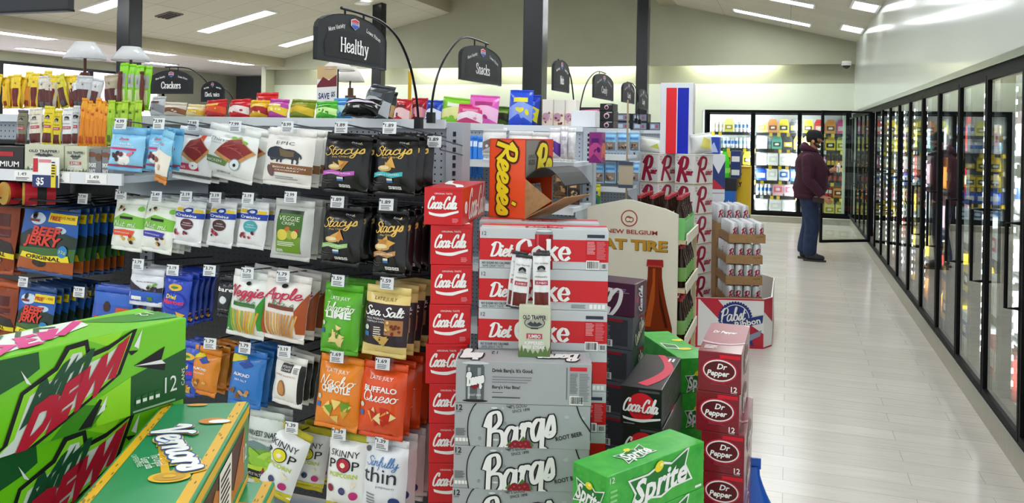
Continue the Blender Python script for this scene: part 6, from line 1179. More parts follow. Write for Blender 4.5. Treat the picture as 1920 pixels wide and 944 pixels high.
sign('smaller grey aisle sign reading Candy left of the farthest column', 'Candy', (1166, 1188), (192, 194), .1, .06, -1.2, [(1199, 231), (1197, 200), (1194, 172), (1187, 158), (1176, 154)], [(1177, 155, 164), (1184, 157, 165)], .25)
sign('smallest aisle sign partly in front of the farthest column', 'Candy', (1196, 1213), (204, 205), .11, .06, -1.2, [(1193, 229), (1195, 200), (1200, 176), (1205, 169), (1210, 170)], [(1203, 170, 178), (1208, 170, 178)], .25)
sign('wide black aisle sign reading Crackers left of the dark far wall', 'Crackers', (283, 361), (175, 177), .10, .075, 0, [(402, 216), (400, 185), (388, 155), (365, 134), (345, 127), (310, 126)], [(318, 126, 142), (334, 126, 140)], .27, frontal=4.86)
sign('small dark aisle sign reading Electronics low behind the Crackers sign', 'Electronics', (378, 420), (191, 191), .09, .07, 0, [(440, 214), (438, 190), (428, 172), (412, 162), (396, 160)], [(398, 160, 174), (406, 161, 174)], .2, frontal=5.2)

# ================================================================ LAMPS, CROSS, SALE POSTER
def shade_mat(name, h, r):
    m = bpy.data.materials.new(name); m.use_nodes = True; n = m.node_tree.nodes; l = m.node_tree.links; b = n['Principled BSDF']; b.inputs['Base Color'].default_value = lin(h)+[1]; b.inputs['Roughness'].default_value = r
    tr = n.new('ShaderNodeBsdfTranslucent'); tr.inputs[0].default_value = lin(h)+[1]; mx = n.new('ShaderNodeMixShader'); mx.inputs[0].default_value = .5
    l.new(b.outputs[0], mx.inputs[1]); l.new(tr.outputs[0], mx.inputs[2]); l.new(mx.outputs[0], n['Material Output'].inputs[0]); return m
TRANSL = shade_mat('linen_shade', '#fdfaf6', .7); TRANSP = shade_mat('plastic_wrapped_shade', '#fafbfc', .12)
def lampobj(lb, px, ytop, ybot, half, Y, zb, basec, shadec=None):
    p = at(px, ytop, Y=Y); q = at(px, ybot, Y=Y); e = at(px+half, ybot, Y=Y); r1 = e.x-q.x
    t = thing('table_lamp', lb, 'lamp', (p.x, Y, zb)); z0, z1 = q.z-zb, p.z-zb
    s = MB(); n = 28
    for (rr, z) in ((r1, z0), (r1*.72, z0+(z1-z0)*.55), (r1*.45, z1)): s.v += [(rr*(1+.03*(k % 2))*cos(2*pi*k/n), rr*(1+.03*(k % 2))*sin(2*pi*k/n), z) for k in range(n)]
    s.mats = [shadec or TRANSL]
    for j in range(2):
        for k in range(n): s.f.append((j*n+k, j*n+(k+1) % n, (j+1)*n+(k+1) % n, (j+1)*n+k)); s.m.append(0)
    o = part('lamp_shade', s, t, smooth=True); md = o.modifiers.new('thick', 'SOLIDIFY'); md.thickness = .001
    part('pole', MB().tube([(0, 0, .03), (0, 0, z1-.02)], .012, mat(basec, .4), 10), t); part('base', MB().lathe([(.001, .002), (.09, .002), (.085, .02), (.03, .04), (.001, .04)], mat(basec, .4), 18), t, smooth=True)
    part('shade_ring', MB().tube([(r1*.98*cos(2*pi*k/20), r1*.98*sin(2*pi*k/20), z0) for k in range(20)], .004, mat('#b9b2a8', .4), 6, True), t)
    return t
PLAS = TRANSP
t = lampobj('plastic wrapped lamp with a brown carved base above the yellow jerky', 160, 79, 111, 29, 5.0, ZT, '#5a3a2a', PLAS)
part('carved_body', MB().lathe([(.001, .03), (.05, .06), (.07, .16), (.045, .24), (.06, .32), (.03, .38), (.001, .38)], mat('#6a4030', .4), 14), t, smooth=True)
lampobj('plastic wrapped lamp half hidden behind the left column', 246, 88, 114, 28, 5.3, ZT, '#5a3a2a', PLAS)
lampobj('white lamp shade on a dark pole under the Healthy sign, left one', 634, 116, 132, 28, 8.5, ZT, '#33302e')
lampobj('white lamp shade lower and farther right above the wooden cross', 657, 126, 153, 24, 8.95, ZT, '#4a4038')
p = at(657, 192, Y=8.55); t = thing('wooden_cross', 'small brown wooden cross standing below the white lamp shades', 'cross', (p.x, 8.55, ZT)); hh = at(657, 165, Y=8.55).z-ZT
part('upright_beam', MB().box(-.03, .03, -.015, .015, 0, hh, mat('#5f4534', .7)), t); part('cross_beam', MB().box(-.065, .065, -.017, .017, hh*.55, hh*.8, mat('#6b4e3a', .7)), t)
p = at(594, 190, Y=8.31); q = at(632, 124, Y=8.31); t = thing('sale_poster', 'white sale poster reading SAVE behind the Healthy sign', 'poster', (p.x, 8.31, ZT)); W_, H_ = q.x-p.x, q.z-ZT
part('board', MB().box(0, W_, 0, .008, 0, H_, WH), t); P = PR(W_, H_, flat((0, 0, 0), (1, 0, 0), (0, 0, 1), (0, -1, 0)))
P.to('picture').rect(0, 1, .78, 1, m_('#d8b888'), 0).poly([(0, .68), (.3, .82), (.6, .76), (1, .86), (1, .66), (0, .64)], m_('#7a2430'), 1)
P.to('lettering').text('SAVE', .36, .5, .1, m_('#22356e'), 2, w=.56, bold=.03); P.text('$5', .82, .53, .08, m_('#22356e'), 2, w=.2, bold=.03); P.text('SAVE', .36, .1, .1, m_('#22356e'), 2, w=.56, bold=.03); P.text('$5', .82, .12, .08, m_('#22356e'), 2, w=.2, bold=.03)
P.to('small_print').lines(.06, .9, .24, .4, 4, m_('#b9a8a8'), 1)
for n, o in P.parts.items(): part(n, o, t)
p = at(768, 175, Y=8.5); t = thing('yellow_pole', 'thin yellow upright strip right of the Healthy sign pole', 'pole', (p.x, 8.5, ZT)); hh = at(768, 118, Y=8.5).z-ZT
part('strip', MB().box(-.02, .02, -.006, .006, 0, hh-.1, mat('#e3b416', .5)), t); part('tip', MB().box(-.008, .008, -.004, .004, hh-.1, hh+.02, WH), t); part('foot', MB().box(-.05, .05, -.05, .05, 0, .01, BLACK), t)

# ================================================================ BOTTLED BEER RACK
CRM = noisy('cream_board', '#e6e0cc', '#e2dcc8', 4, .6); WOODL = noisy('pale_wood', '#d9c9a6', '#cbb98f', 14, .7, (1, 6, 1))
RX0, RX1, RY = -1.059, -.556, 4.42
t = thing('beer_rack', 'cream display rack board with a large brown bottle picture and gold lettering', 'display', (RX0, RY, 0)); W_ = RX1-RX0
out = [(0, 0), (W_, 0), (W_, 1.216), (W_*.86, 1.245), (W_*.5, 1.285), (W_*.42, 1.287), (W_*.1, 1.25), (0, 1.238)]
part('front_board', MB().prism(out, 'Y', 0, .018, CRM), t)
P = PR(W_, 1.28, flat((0, 0, 0), (1, 0, 0), (0, 0, 1), (0, -1, 0)), None, .0008)
P.to('round_badge').ell(.47, .925, .036, .036, m_('#b3402c'), 0, 28).ell(.47, .925, .031, .031, m_('#e6e0cc'), 1, 28).ell(.455, .92, .012, .012, m_('#b3402c'), 2, 14).ell(.455, .92, .008, .008, m_('#e6e0cc'), 3, 14).ell(.49, .92, .012, .012, m_('#b3402c'), 2, 14).ell(.49, .92, .008, .008, m_('#e6e0cc'), 3, 14).line([(.44, .93), (.47, .935), (.49, .925)], .004, m_('#b3402c'), 4)
P.to('lettering').text('NEW BELGIUM', .5, .868, .018, m_('#a8402c'), 2, w=.56, bold=.02); P.text('FAT TIRE', .5, .812, .043, m_('#4a3a1c'), 2, w=.79, bold=.05); P.text('FAT TIRE', .495, .814, .043, m_('#c08f2e'), 3, w=.785, bold=.045)
def bt(z): return z/1.28
BRN = m_('#7a2f12', .25)
prof = [(.044, .962), (.044, .935), (.038, .925), (.039, .87), (.049, .80), (.064, .73), (.082, .66), (.097, .60), (.1, .0)]
bc_x = .76
P.to('bottle_picture').poly([(bc_x-r/W_, bt(z)) for r, z in prof]+[(bc_x+r/W_, bt(z)) for r, z in prof[::-1]], BRN, 2)
P.poly([(bc_x-.012/W_, bt(.92)), (bc_x-.012/W_, bt(.84)), (bc_x-.04/W_, bt(.68)), (bc_x-.055/W_, bt(.6)), (bc_x-.02/W_, bt(.6)), (bc_x+.002, bt(.75)), (bc_x+.004, bt(.92))], m_('#b3541f', .25), 3); P.poly([(bc_x+.02/W_, bt(.9)), (bc_x+.022/W_, bt(.82)), (bc_x+.05/W_, bt(.7)), (bc_x+.075/W_, bt(.6)), (bc_x+.06/W_, bt(.6)), (bc_x+.03/W_, bt(.72))], m_('#4a1a0c', .25), 3)
P.poly([(bc_x-.046/W_, bt(.928)), (bc_x+.046/W_, bt(.928)), (bc_x+.043/W_, bt(.968)), (bc_x-.043/W_, bt(.965))], m_('#a32a24', .3), 4)
for k in range(6): P.ell(bc_x+(-.033+.013*k)/W_, bt(.93), .006, .005, m_('#c0443a'), 5, 8)
P.to('bottle_label').rect(bc_x-.087/W_, bc_x+.087/W_, bt(.2), bt(.58), m_('#26304a'), 4)
for n, q in P.parts.items(): part(n, q, t)
for z in (.22, .52, .81, 1.075): 
    s = part('tray', MB().box(W_*.02, W_+.045, .02, .56, z-.02, z, WOODL), t); part('tray_lip', MB().box(W_+.04, W_+.05, .02, .56, z-.02, z+.035, CRM).box(W_*.02, W_+.05, .56, .57, z-.02, z+.035, CRM), s)
for x, y in ((.02, .55), (W_+.03, .55)): part('post', MB().box(x-.012, x+.012, y-.012, y+.012, 0, 1.1, WOODL), t)
part('sign_post', MB().box(.155, .164, .3, .309, 1.075, 1.85, m_('#a8977a', .7)), t)
q = part('small_sign', MB().box(.115, .2, .285, .299, 1.34, 1.47, m_('#b9ad96', .7)), t); part('dark_trim', MB().box(.115, .2, .282, .302, 1.465, 1.485, m_('#4a5566')).box(.115, .2, .282, .302, 1.33, 1.35, m_('#4a5566')), q)
BOT = bottle_mesh('#2c160b', '#b0323a', '#7fae5e')
GRN = mat('#7fcf7c', .5)
def carrier(lb, x, y, z, base):
    t = thing('bottle_carrier', lb, 'carrier', (x, y, z), 0, 'bottle carriers on the cream rack')
    part('tray_walls', MB().box(-.07, .07, -.108, -.105, 0, .12, base).box(-.07, .07, .105, .108, 0, .12, base).box(-.07, -.067, -.105, .105, 0, .1, base).box(.067, .07, -.105, .105, 0, .1, base).box(-.067, .067, -.105, .105, 0, .003, base), t)
    part('centre_handle', MB().box(-.002, .002, -.105, .105, .003, .15, base), t)
    P = PR(.14, .12, flat((-.07, -.108, 0), (1, 0, 0), (0, 0, 1), (0, -1, 0))); P.to('round_badge').ell(.6, .8, .2, .2, m_('#d98a86'), 1, 18).ell(.6, .8, .12, .12, m_('#f0d8d0'), 2, 14); P.to('lettering').text('Voodoo', .4, .4, .2, m_('#2c4a2c'), 1, w=.7, bold=.03) if False else P.to('lettering').text('Vooring', .4, .42, .18, m_('#2c4a2c'), 1, w=.7, bold=.02)
    for n, q in P.parts.items(): part(n, q, t)
for r_, (y, nm) in enumerate([(RY+.14, 'front'), (RY+.37, 'rear')]):
    for c_, x in enumerate((-.742, -.594)):
        carrier('green six-bottle carrier on the cream rack top, %s %s' % (nm, ['left', 'right'][c_]), x, y, 1.076, GRN)
        for i in range(2):
            for j in range(3):
                o = bpy.data.objects.new('beer_bottle', BOT); C.objects.link(o)
                tag(o, 'dark red-capped bottle, %s %s carrier on the cream rack top, %s row, %s' % (nm, ['left', 'right'][c_], ORD[j], ['left side', 'right side'][i]), 'bottle', 'bottles on the cream rack', (x-.034+.068*i, y-.07+.07*j, 1.08))
for lv, z in (('second', .81), ('third', .52)):
    for j in range(6):
        o = bpy.data.objects.new('beer_bottle', BOT); C.objects.link(o)
        tag(o, 'dark red-capped bottle at the right side of the %s rack tray, %s from the front' % (lv, ORD[j]), 'bottle', 'bottles on the cream rack', (RX1+.005, RY+.09+.078*j, z+.001))
    carton('beer_carton', 'yellow and green bottle carton on the %s tray of the cream rack' % lv, 'carton', .2, .3, .17, '#d8a52a', {'right': lambda P: P.to('label_print').rect(.1, .9, .2, .7, m_('#2c4a2c'), 1)}, (RX1-.15, RY+.25, z+.001), 0, None, .5)

# ================================================================ WHITE BEER CASES
CASEW = noisy('white_case_board', '#eceae6', '#e6e4df', 7, .6)
MRN = m_('#a5183a'); MRD = m_('#4a1424')
def rain(P):
    P.to('logo_letter').hand('R', .38, .5, .78, MRN, 2, w=.46, slant=.12, wt=.28, thin=.13, out=(MRD, .05))
    P.to('lettering').hand('ainier', .76, .44, .26, MRN, 6, w=.36, slant=.2, wt=.2, thin=.1); P.to('pack_size').text('24', .12, .9, .07, MRN, 1, w=.12); P.lines(.07, .2, .78, .85, 2, m_('#b98a94'), 1)
    P.to('fold_line').rect(0, 1, .965, .975, m_('#b8a888'), 1).rect(0, 1, 0, .03, m_('#b99c70'), 1)
    P.to('mountain_mark').poly([(.5, .66), (.6, .74), (.66, .7), (.76, .76), (.86, .66)], m_('#dcd8d2'), 0)
rc = at(1302, 290, Y=6.62); CH = (rc.z-.27)/5; rot_r = R(64)
ex = Vector((cos(rot_r), sin(rot_r), 0)); ey = Vector((-sin(rot_r), cos(rot_r), 0)); LW, LD = .285, .18
p0 = Vector((rc.x, rc.y, 0))+ex*LW/2+ey*LD/2
cs = carton('beer_case', 'white beer case with maroon R, topmost of the right stack', 'carton', LW, LD, CH-.002, CASEW, {'front': rain, 'left': rain}, (p0.x, p0.y, .27+4*CH), rot_r, 'white 24-pack beer cases')
for k in range(1, 5): dup(cs, 'white beer case with maroon R, %s from the top of the right stack' % ORD[k], (p0.x, p0.y, .27+(4-k)*CH), rot_r+R(random.uniform(-1, 1)))
rc2 = at(1230, 290, Y=6.68); p1 = Vector((rc2.x+.02, rc2.y, 0))+ex*LW/2+ey*LD/2
for k in range(5): dup(cs, 'white beer case with maroon R, left stack behind bottles, %s' % ('topmost' if k == 0 else ORD[k]+' under the top'), (p1.x, p1.y, .27+(4-k)*CH), rot_r)
def mount(P): P.to('picture').rect(0, 1, .1, .95, m_('#e6e8ee'), 0).poly([(0, .3), (.4, .8), (.7, .5), (1, .85), (1, .1), (0, .1)], m_('#2a3a78'), 1).poly([(0, .1), (.5, .35), (1, .1)], m_('#c02a3a'), 2)
bcx = at(1352, 290, Y=7.8)
for k in range(4): carton('beer_case', 'blue, white and red beer case behind the white stack, %s from the top' % ORD[k], 'carton', .2, .2, bcx.z/4-.004, '#e8e8ec', {'front': mount, 'right': mount}, (bcx.x-.085, 7.95, bcx.z/4*(3-k)+.001), R(12), 'blue and red cases', .5)
t = thing('case_stand', 'low wooden stand inside the octagonal bin carrying the beer cases', 'stand', (-.62, 6.95, 0)); part('top_board', MB().box(-.49, .02, -.34, .24, .25, .268, PW), t)
for x in (-.45, -.02): part('leg', MB().box(x-.03, x+.03, -.3, .2, 0, .25, PW), t)
# ---- octagonal cardboard bin
bn = [(-1.12, 6.56), (-.78, 6.40), (-.66, 6.42), (-.16, 6.56), (-.10, 6.68), (-.10, 7.60), (-.2, 7.75), (-1.05, 7.75), (-1.2, 7.6), (-1.2, 6.66)]
t = thing('display_bin', 'octagonal white and red cardboard bin with blue round emblem on the floor', 'display bin', (0, 0, 0)); HB = .385; th = .012
BW = mat('#eceae8', .5); BR = m_('#c02238'); BB = m_('#24357a')
cen = Vector((-.7, 6.95, 0)); w_ = MB()
for i, (a, b) in enumerate(zip(bn, bn[1:]+bn[:1])):
    a3, b3 = Vector((*a, 0)), Vector((*b, 0)); ai, bi = a3+(cen-a3).normalized()*th, b3+(cen-b3).normalized()*th; up = Vector((0, 0, HB))
    w_ = MB().add([a3, b3, bi, ai, a3+up, b3+up, bi+up, ai+up], [(0, 1, 5, 4), (1, 2, 6, 5), (2, 3, 7, 6), (3, 0, 4, 7), (4, 5, 6, 7), (3, 2, 1, 0)], BW); part('side_panel', w_, t)
    if i in (1, 2, 3, 4):
        U = (b3-a3).normalized(); ln = (b3-a3).length; P = PR(ln, HB, flat(a3, U, (0, 0, 1), U.cross(Vector((0, 0, 1)))), None, .0006)
        P.to('red_border').rect(0, 1, .965, 1, BR, 0).rect(0, 1, 0, .03, BR, 0)
        if i == 2:
            P.rect(0, .03, 0, 1, BR, 1); P.to('red_stripe').poly([(.05, .97), (.32, .97), (.62, .5), (.55, .28)], BR, 1).poly([(1, .03), (.8, .03), (.62, .42), (.72, .55), (1, .3)], BR, 1)
            P.to('round_emblem')
            for k in range(36): P.ell(.58+.32*cos(2*pi*k/36)*HB/ln, .6+.32*sin(2*pi*k/36), .025, .025, BB, 2, 8)
            P.ell(.58, .6, .32, .32, BB, 3, 36).ell(.58, .6, .28, .28, WH, 4, 36).ell(.58, .6, .265, .265, BB, 5, 36)
            P.to('ribbon_banner').poly([(.52, .36), (.98, .52), (.99, .68), (.54, .54)], BB, 7).poly([(.66, .36), (.78, .4), (.86, .04), (.76, .12), (.7, .03)], BB, 6).poly([(.7, .22), (.97, .38), (.95, .26), (.75, .12)], m_('#8b93a8'), 7)
            P.to('lettering').hand('Pabst', .54, .68, .26, WH, 9, w=.36, rot=R(6), slant=.2, wt=.2, thin=.1); P.text('Ribbon', .76, .525, .12, WH, 9, w=.38, rot=R(13), bold=.03); P.text('Blue', .62, .44, .06, WH, 9, w=.12, rot=R(8))
        else: P.to('red_stripe').poly([(0, .97), (1, .97), (1, .5), (0, .75)] if i == 3 else [(.1, .1), (1, .3), (1, .05), (.1, .03)], BR, 1)
        for n, q in P.parts.items(): part(n, q, t)
# ---- trays of cans
TC = []
CANW = mat('#e6e8ea', .3, .4)
def rcan():
    mb = MB(); h = .157; mb.lathe([(.001, .004), (.024, 0), (.0325, .012), (.0325, h-.014), (.027, h-.003), (.0262, h-.006), (.001, h-.006)], CANW, 16)
    P = PR(.045, .1, lambda a, b, e: Vector(((.0325+e)*sin((a-.0225)/.0325), -(.0325+e)*cos((a-.0225)/.0325), .028+b)), (6, 4), .0004); P.to('x').hand('R', .5, .55, .62, MRN, 1, w=.8, slant=.12, wt=.3, thin=.16)
    mb.v2 = 0; q = P.parts['x']; mb.add(q.v, [], MRN); o = len(mb.v)-len(q.v)
    for f_, mi_ in zip(q.f, q.m): mb.f.append(tuple(o+a for a in f_)); mb.m.append(mb.mi(q.mats[mi_]))
    return mb.mesh('beer_can', True)
RCAN = rcan(); tc = at(1362, 455, Y=6.70); trr = R(15); tx = Vector((cos(trr), sin(trr), 0)); ty = Vector((-sin(trr), cos(trr), 0)); TP = .1685; tz0 = tc.z-3*TP+.0
TW, TD = .288, .425
TM = MB().box(0, TW, 0, TD, 0, .004, CARD).box(0, TW, 0, .004, 0, .07, CARD).box(0, TW, TD-.004, TD, 0, .07, CARD).box(0, .004, .004, TD-.004, 0, .07, CARD).box(TW-.004, TW, .004, TD-.004, 0, .07, CARD).mesh('can_tray')
for k in range(4):
    z = tz0+(3-k)*TP-.0; off = Vector((.02 if k == 0 else 0, 0, 0))
    t = thing('can_tray', 'brown cardboard tray of white cans, %s' % ['topmost of four', 'second from the top', 'third from the top', 'lowest one inside the bin'][k], 'tray', Vector((tc.x, tc.y, z))+off, trr, 'cardboard can trays')
    for nm, bx_ in (('bottom', [(0, TW, 0, TD, 0, .004)]), ('front_wall', [(0, TW, 0, .004, .004, .07)]), ('back_wall', [(0, TW, TD-.004, TD, .004, .07)]), ('side_wall', [(0, .004, .004, TD-.004, .004, .07)]), ('side_wall', [(TW-.004, TW, .004, TD-.004, .004, .07)])):
        m = MB(); [m.box(*b_, CARD) for b_ in bx_]; part(nm, m, t)
    P = PR(TW, .07, flat((0, 0, 0), (1, 0, 0), (0, 0, 1), (0, -1, 0)), None, .0005); P.to('lettering').text('RAINIER', .84, .72, .14, m_('#4a3420'), 1, w=.2)
    for n, q in P.parts.items(): part(n, q, t)
    for i in range(4):
        for j in range(6):
            if k > 0 and j > 0 and i > 0: continue      # hidden inside the pile
            p = Vector((tc.x, tc.y, z+.0045))+off+tx*(.04+.0695*i)+ty*(.04+.0685*j); o = bpy.data.objects.new('beer_can', RCAN); C.objects.link(o)
            tag(o, 'white can with maroon R in the %s tray, row %s, %s from the left' % (['topmost', 'second', 'third', 'lowest'][k], ORD[j], ORD[i]), 'can', 'white beer cans in trays', p, trr+random.uniform(-.5, .5))
p = Vector((tc.x, tc.y, tz0+3*TP+.03))+ty*(TD+.03); t = thing('can_tray', 'brown cardboard tray of cans standing behind the front can trays', 'tray', p, trr, 'cardboard can trays'); part('walls', MB().box(0, TW, 0, TD, 0, .07, CARD), t); part('film_cover', MB().box(.005, TW-.005, .005, TD-.005, .07, .072, CARD), t)
for i in range(4):
    for j in range(6):
        o = bpy.data.objects.new('beer_can', RCAN); C.objects.link(o); tag(o, 'white can in the rear tray behind the others, row %s, %s from the left' % (ORD[j], ORD[i]), 'can', 'white beer cans in trays', p+tx*(.04+.0695*i)+ty*(.04+.0685*j)+Vector((0, 0, .0725)), trr)
carton('can_stand', 'plain brown carton block under the rear can tray', 'stand', TW, TD, p.z-.002, CARD, {}, p+tx*TW/2+ty*TD/2-Vector((0, 0, p.z)), trr, None, .8)
t = thing('tray_stand', 'short brown carton block under the front can trays in the bin', 'stand', (tc.x, tc.y, 0), trr); part('block', MB().box(.01, TW-.01, .01, TD-.01, 0, tz0-.002, CARD), t); part('seam_tape', MB().box(TW/2-.02, TW/2+.02, .008, .01, 0, tz0-.002, m_('#c9b08a')), t)
# ---- striped banner box and sack on the cases
ZC = .27+5*CH
ba, bb_ = at(1236, 285, Y=6.78), at(1297, 285, Y=6.78); top = at(1266, 155, Y=6.78).z; BWd = bb_.x-ba.x
def stripes(P): P.to('red_stripe').rect(.18, .5, .0, .93, m_('#ee2430'), 1); P.to('blue_stripe').rect(.53, .87, .0, .93, m_('#0c22b4'), 1)
def emb(P): P.to('shield_logo').poly([(.2, .8), (.5, .86), (.8, .8), (.8, .6), (.5, .55), (.2, .6)], m_('#e6c4c4'), 1).lines(.2, .8, .35, .53, 5, m_('#c9c9cc'), 1).poly([(.25, .3), (.75, .3), (.75, .2), (.5, .1), (.25, .2)], m_('#8d9299'), 1)
carton('banner_box', 'tall white box with a red and a blue stripe standing on the beer cases', 'display', BWd, .24, top-ZC-.002, '#e6e9ef', {'front': stripes, 'right': emb}, ((ba.x+bb_.x)/2, 6.9, ZC), R(2), None, .5)
bag('white sack lying on the beer cases right of the striped box', 'sack', 0, 0, 0, 0, 0, '#dfe2dc', lambda P: P.to('picture').poly([(.5, .2), (.9, .1), (.95, .6), (.7, .8)], m_('#d9cf6a'), 1), 0, .03, .07, -12, -8, 0, None, .4, loc=(at(1312, 245, Y=6.75).x, 6.78, ZC+.17), size=(.17, .172), seals=(.012, .008))
bag('white bag lying left on the beer cases behind the bottles', 'sack', 0, 0, 0, 0, 0, '#e3e4de', lambda P: P.to('picture').poly([(.5, .3), (.9, .2), (.8, .6)], m_('#b9c24a'), 1), 0, .03, .06, -12, 5, 0, None, .4, loc=(at(1220, 258, Y=6.75).x, 6.82, ZC+.13), size=(.2, .132), seals=(.012, .008))
# ---- yellow and blue cartons before the back cooler
def ymy(P): P.to('lettering').text('MY', .3, .8, .1, m_('#4a1f14'), 1, w=.4, bold=.05); P.text('RY', .3, .62, .1, m_('#4a1f14'), 1, w=.4, bold=.05); P.to('gold_border').rect(0, 1, .95, 1, m_('#c79a1c'), 1)
def bmt(P): P.to('picture').rect(0, 1, .0, 1, m_('#2f6cc0'), 0).poly([(.1, .2), (.4, .75), (.55, .55), (.7, .85), (1, .3), (1, 0), (0, 0)], m_('#e4ebf4'), 1).poly([(.0, .1), (.3, .45), (.6, .2), (1, .4), (1, 0), (0, 0)], m_('#274a86'), 2)
def bch(P): bmt(P); P.to('lettering').text('BUSCH', .28, .2, .24, WH, 3, w=.9, bold=.04)
def stackcol(x0, x1, Y, items, lbs, grp):
    """cartons from the floor up: (height, colour, design)"""
    a, b = at(x0, 380, Y=Y), at(x1, 380, Y=Y); z = 0
    for (h_, c_, fn), lb in zip(items, lbs):
        if lb: carton('beer_carton', lb, 'carton', b.x-a.x, .3, h_-.002, c_, {'front': fn} if fn else {}, ((a.x+b.x)/2, Y+.15, z), 0, grp, .5)
        z += h_
    return (a.x+b.x)/2, z
yz = at(1390, 312, Y=8.9).z
stackcol(1376, 1406, 8.9, [(yz*.3, '#e0b41c', None), (yz*.32, '#e3b81f', bmt), (yz*.38, '#e6bc22', ymy)], ['yellow carton at the foot of the tall yellow stack by the back cooler', 'yellow carton with blue mountain picture, middle of the tall yellow stack', 'tall yellow carton with dark letters before the back cooler'], 'yellow carton stack')
bz = at(1365, 358, Y=8.6).z
xx, zz = stackcol(1338, 1378, 8.6, [(bz*.45, '#2a58a8', None), (bz*.55, '#2f6cc0', bch)], ['blue carton at the foot of the blue stack behind the cans', 'blue mountain carton with white letters behind the can trays'], 'blue carton stack')
carton('beer_carton', 'black carton between the blue stack and the green bottle', 'carton', .24, .3, .13, '#1c1d22', {}, (xx, 8.76, zz), 0, None, .5)
carton('beer_carton', 'navy carton with white bands next to the green bottle', 'carton', .1, .2, .28, '#1f3570', {'front': lambda P: P.to('white_band').rect(.1, .9, .1, .3, WH, 1).rect(.1, .9, .6, .8, WH, 1)}, (xx+.1, 8.8, zz+.13), 0, None, .5)
t = thing('soda_bottle', 'bright green plastic bottle standing on the black carton', 'bottle', (xx-.01, 8.7, zz+.13))
part('body', MB().lathe([(.001, 0), (.05, .0), (.053, .02), (.053, .1), (.048, .12), (.053, .14), (.05, .19), (.025, .25), (.018, .27), (.001, .27)], mat('#4fe02c', .2), 18), t, smooth=True); part('cap', MB().lathe([(.02, .27), (.02, .3), (.001, .3)], mat('#2f9a22', .4), 14), t, smooth=True); part('label_band', MB().lathe([(.0535, .05), (.0535, .1)], mat('#8fe86a', .4), 18), t)
bl = at(1338, 250, Y=7.25); carton('beer_carton', 'small royal blue carton above the blue and red cases', 'carton', .13, .15, .16, '#2448b8', {'front': lambda P: P.to('picture').poly([(.1, .1), (.9, .1), (.6, .7)], m_('#b8c8ee'), 1)}, (bcx.x-.085, 7.95, bcx.z+.002), 0, None, .5)

# ================================================================ THE MAN AT THE COOLER
def skin(name, nodes, edges, root, m, parent, sub=2, smooth=True):
    """one continuous surface grown over a skeleton; nodes: name -> (x, y, z, rx, ry)"""
    ks = list(nodes); me = bpy.data.meshes.new(name); me.from_pydata([nodes[k][:3] for k in ks], [(ks.index(a), ks.index(b)) for a, b in edges], [])
    o = bpy.data.objects.new(name, me); C.objects.link(o); sk = o.modifiers.new('skin', 'SKIN'); sk.branch_smoothing = .4
    for i, k in enumerate(ks):
        v = me.skin_vertices[0].data[i]; v.radius = (nodes[k][3], nodes[k][4] if len(nodes[k]) > 4 else nodes[k][3]); v.use_root = k == root
    s = o.modifiers.new('sub', 'SUBSURF'); s.levels = s.render_levels = sub
    dg = bpy.context.evaluated_depsgraph_get(); nm = bpy.data.meshes.new_from_object(o.evaluated_get(dg)); bpy.data.objects.remove(o); bpy.data.meshes.remove(me)
    nm.materials.clear(); nm.materials.append(m); nm.name = name
    for p_ in nm.polygons: p_.use_smooth = True
    q = bpy.data.objects.new(name, nm); C.objects.link(q); q.parent = parent; return q
def chain(*n): return list(zip(n, n[1:]))
SK = noisy('skin_tone', '#c08a6c', '#b37c60', 12, .55)
man = thing('person', 'man in maroon hooded jacket, blue jeans and black cap facing right at the open cooler', 'person', (.30, 11.55, 0), R(-6))
# local +x is where he faces, -y is the side towards the picture
N = {'pel': (-.02, 0, .92, .1, .1), 'sp': (-.01, 0, 1.08, .1, .1), 'ch': (-.02, 0, 1.28, .1, .12), 'nb': (-.01, 0, 1.43, .07, .07), 'nk': (.015, 0, 1.49, .052, .052), 'hd': (.035, 0, 1.555, .07, .065), 'hd2': (.035, 0, 1.63, .09, .072), 'hd3': (.02, 0, 1.69, .075, .065)}
E_ = chain('pel', 'sp', 'ch', 'nb', 'nk', 'hd', 'hd2', 'hd3')
N.update({'jaw': (.085, 0, 1.525, .038, .034), 'nose': (.115, 0, 1.598, .022, .02), 'nose2': (.145, 0, 1.585, .012, .012)}); E_ += [('hd', 'jaw'), ('hd2', 'nose'), ('nose', 'nose2')]
for s, sg in (('r', -1), ('l', 1)):
    N.update({'hip'+s: (-.02, .1*sg, .88, .075, .075), 'kn'+s: (.03 if s == 'r' else -.02, .1*sg, .5, .062, .062), 'an'+s: (-.0 if s == 'r' else -.09, .1*sg, .11, .043, .043), 'ft'+s: (.1 if s == 'r' else .02, .105*sg, .05, .038, .032), 'to'+s: (.16 if s == 'r' else .08, .11*sg, .045, .034, .026)})
    E_ += [('pel', 'hip'+s)]+chain('hip'+s, 'kn'+s, 'an'+s, 'ft'+s, 'to'+s)
arms = {'r': [('sh', (-.03, -.19, 1.385, .048)), ('el', (-.02, -.245, 1.09, .05)), ('wr', (.15, -.235, .875, .033)), ('pm', (.2, -.232, .835, .034, .02))], 'l': [('sh', (-.02, .19, 1.385, .048)), ('el', (.05, .23, 1.12, .05)), ('wr', (.235, .1, 1.2, .033)), ('pm', (.285, .07, 1.215, .034, .02))]}
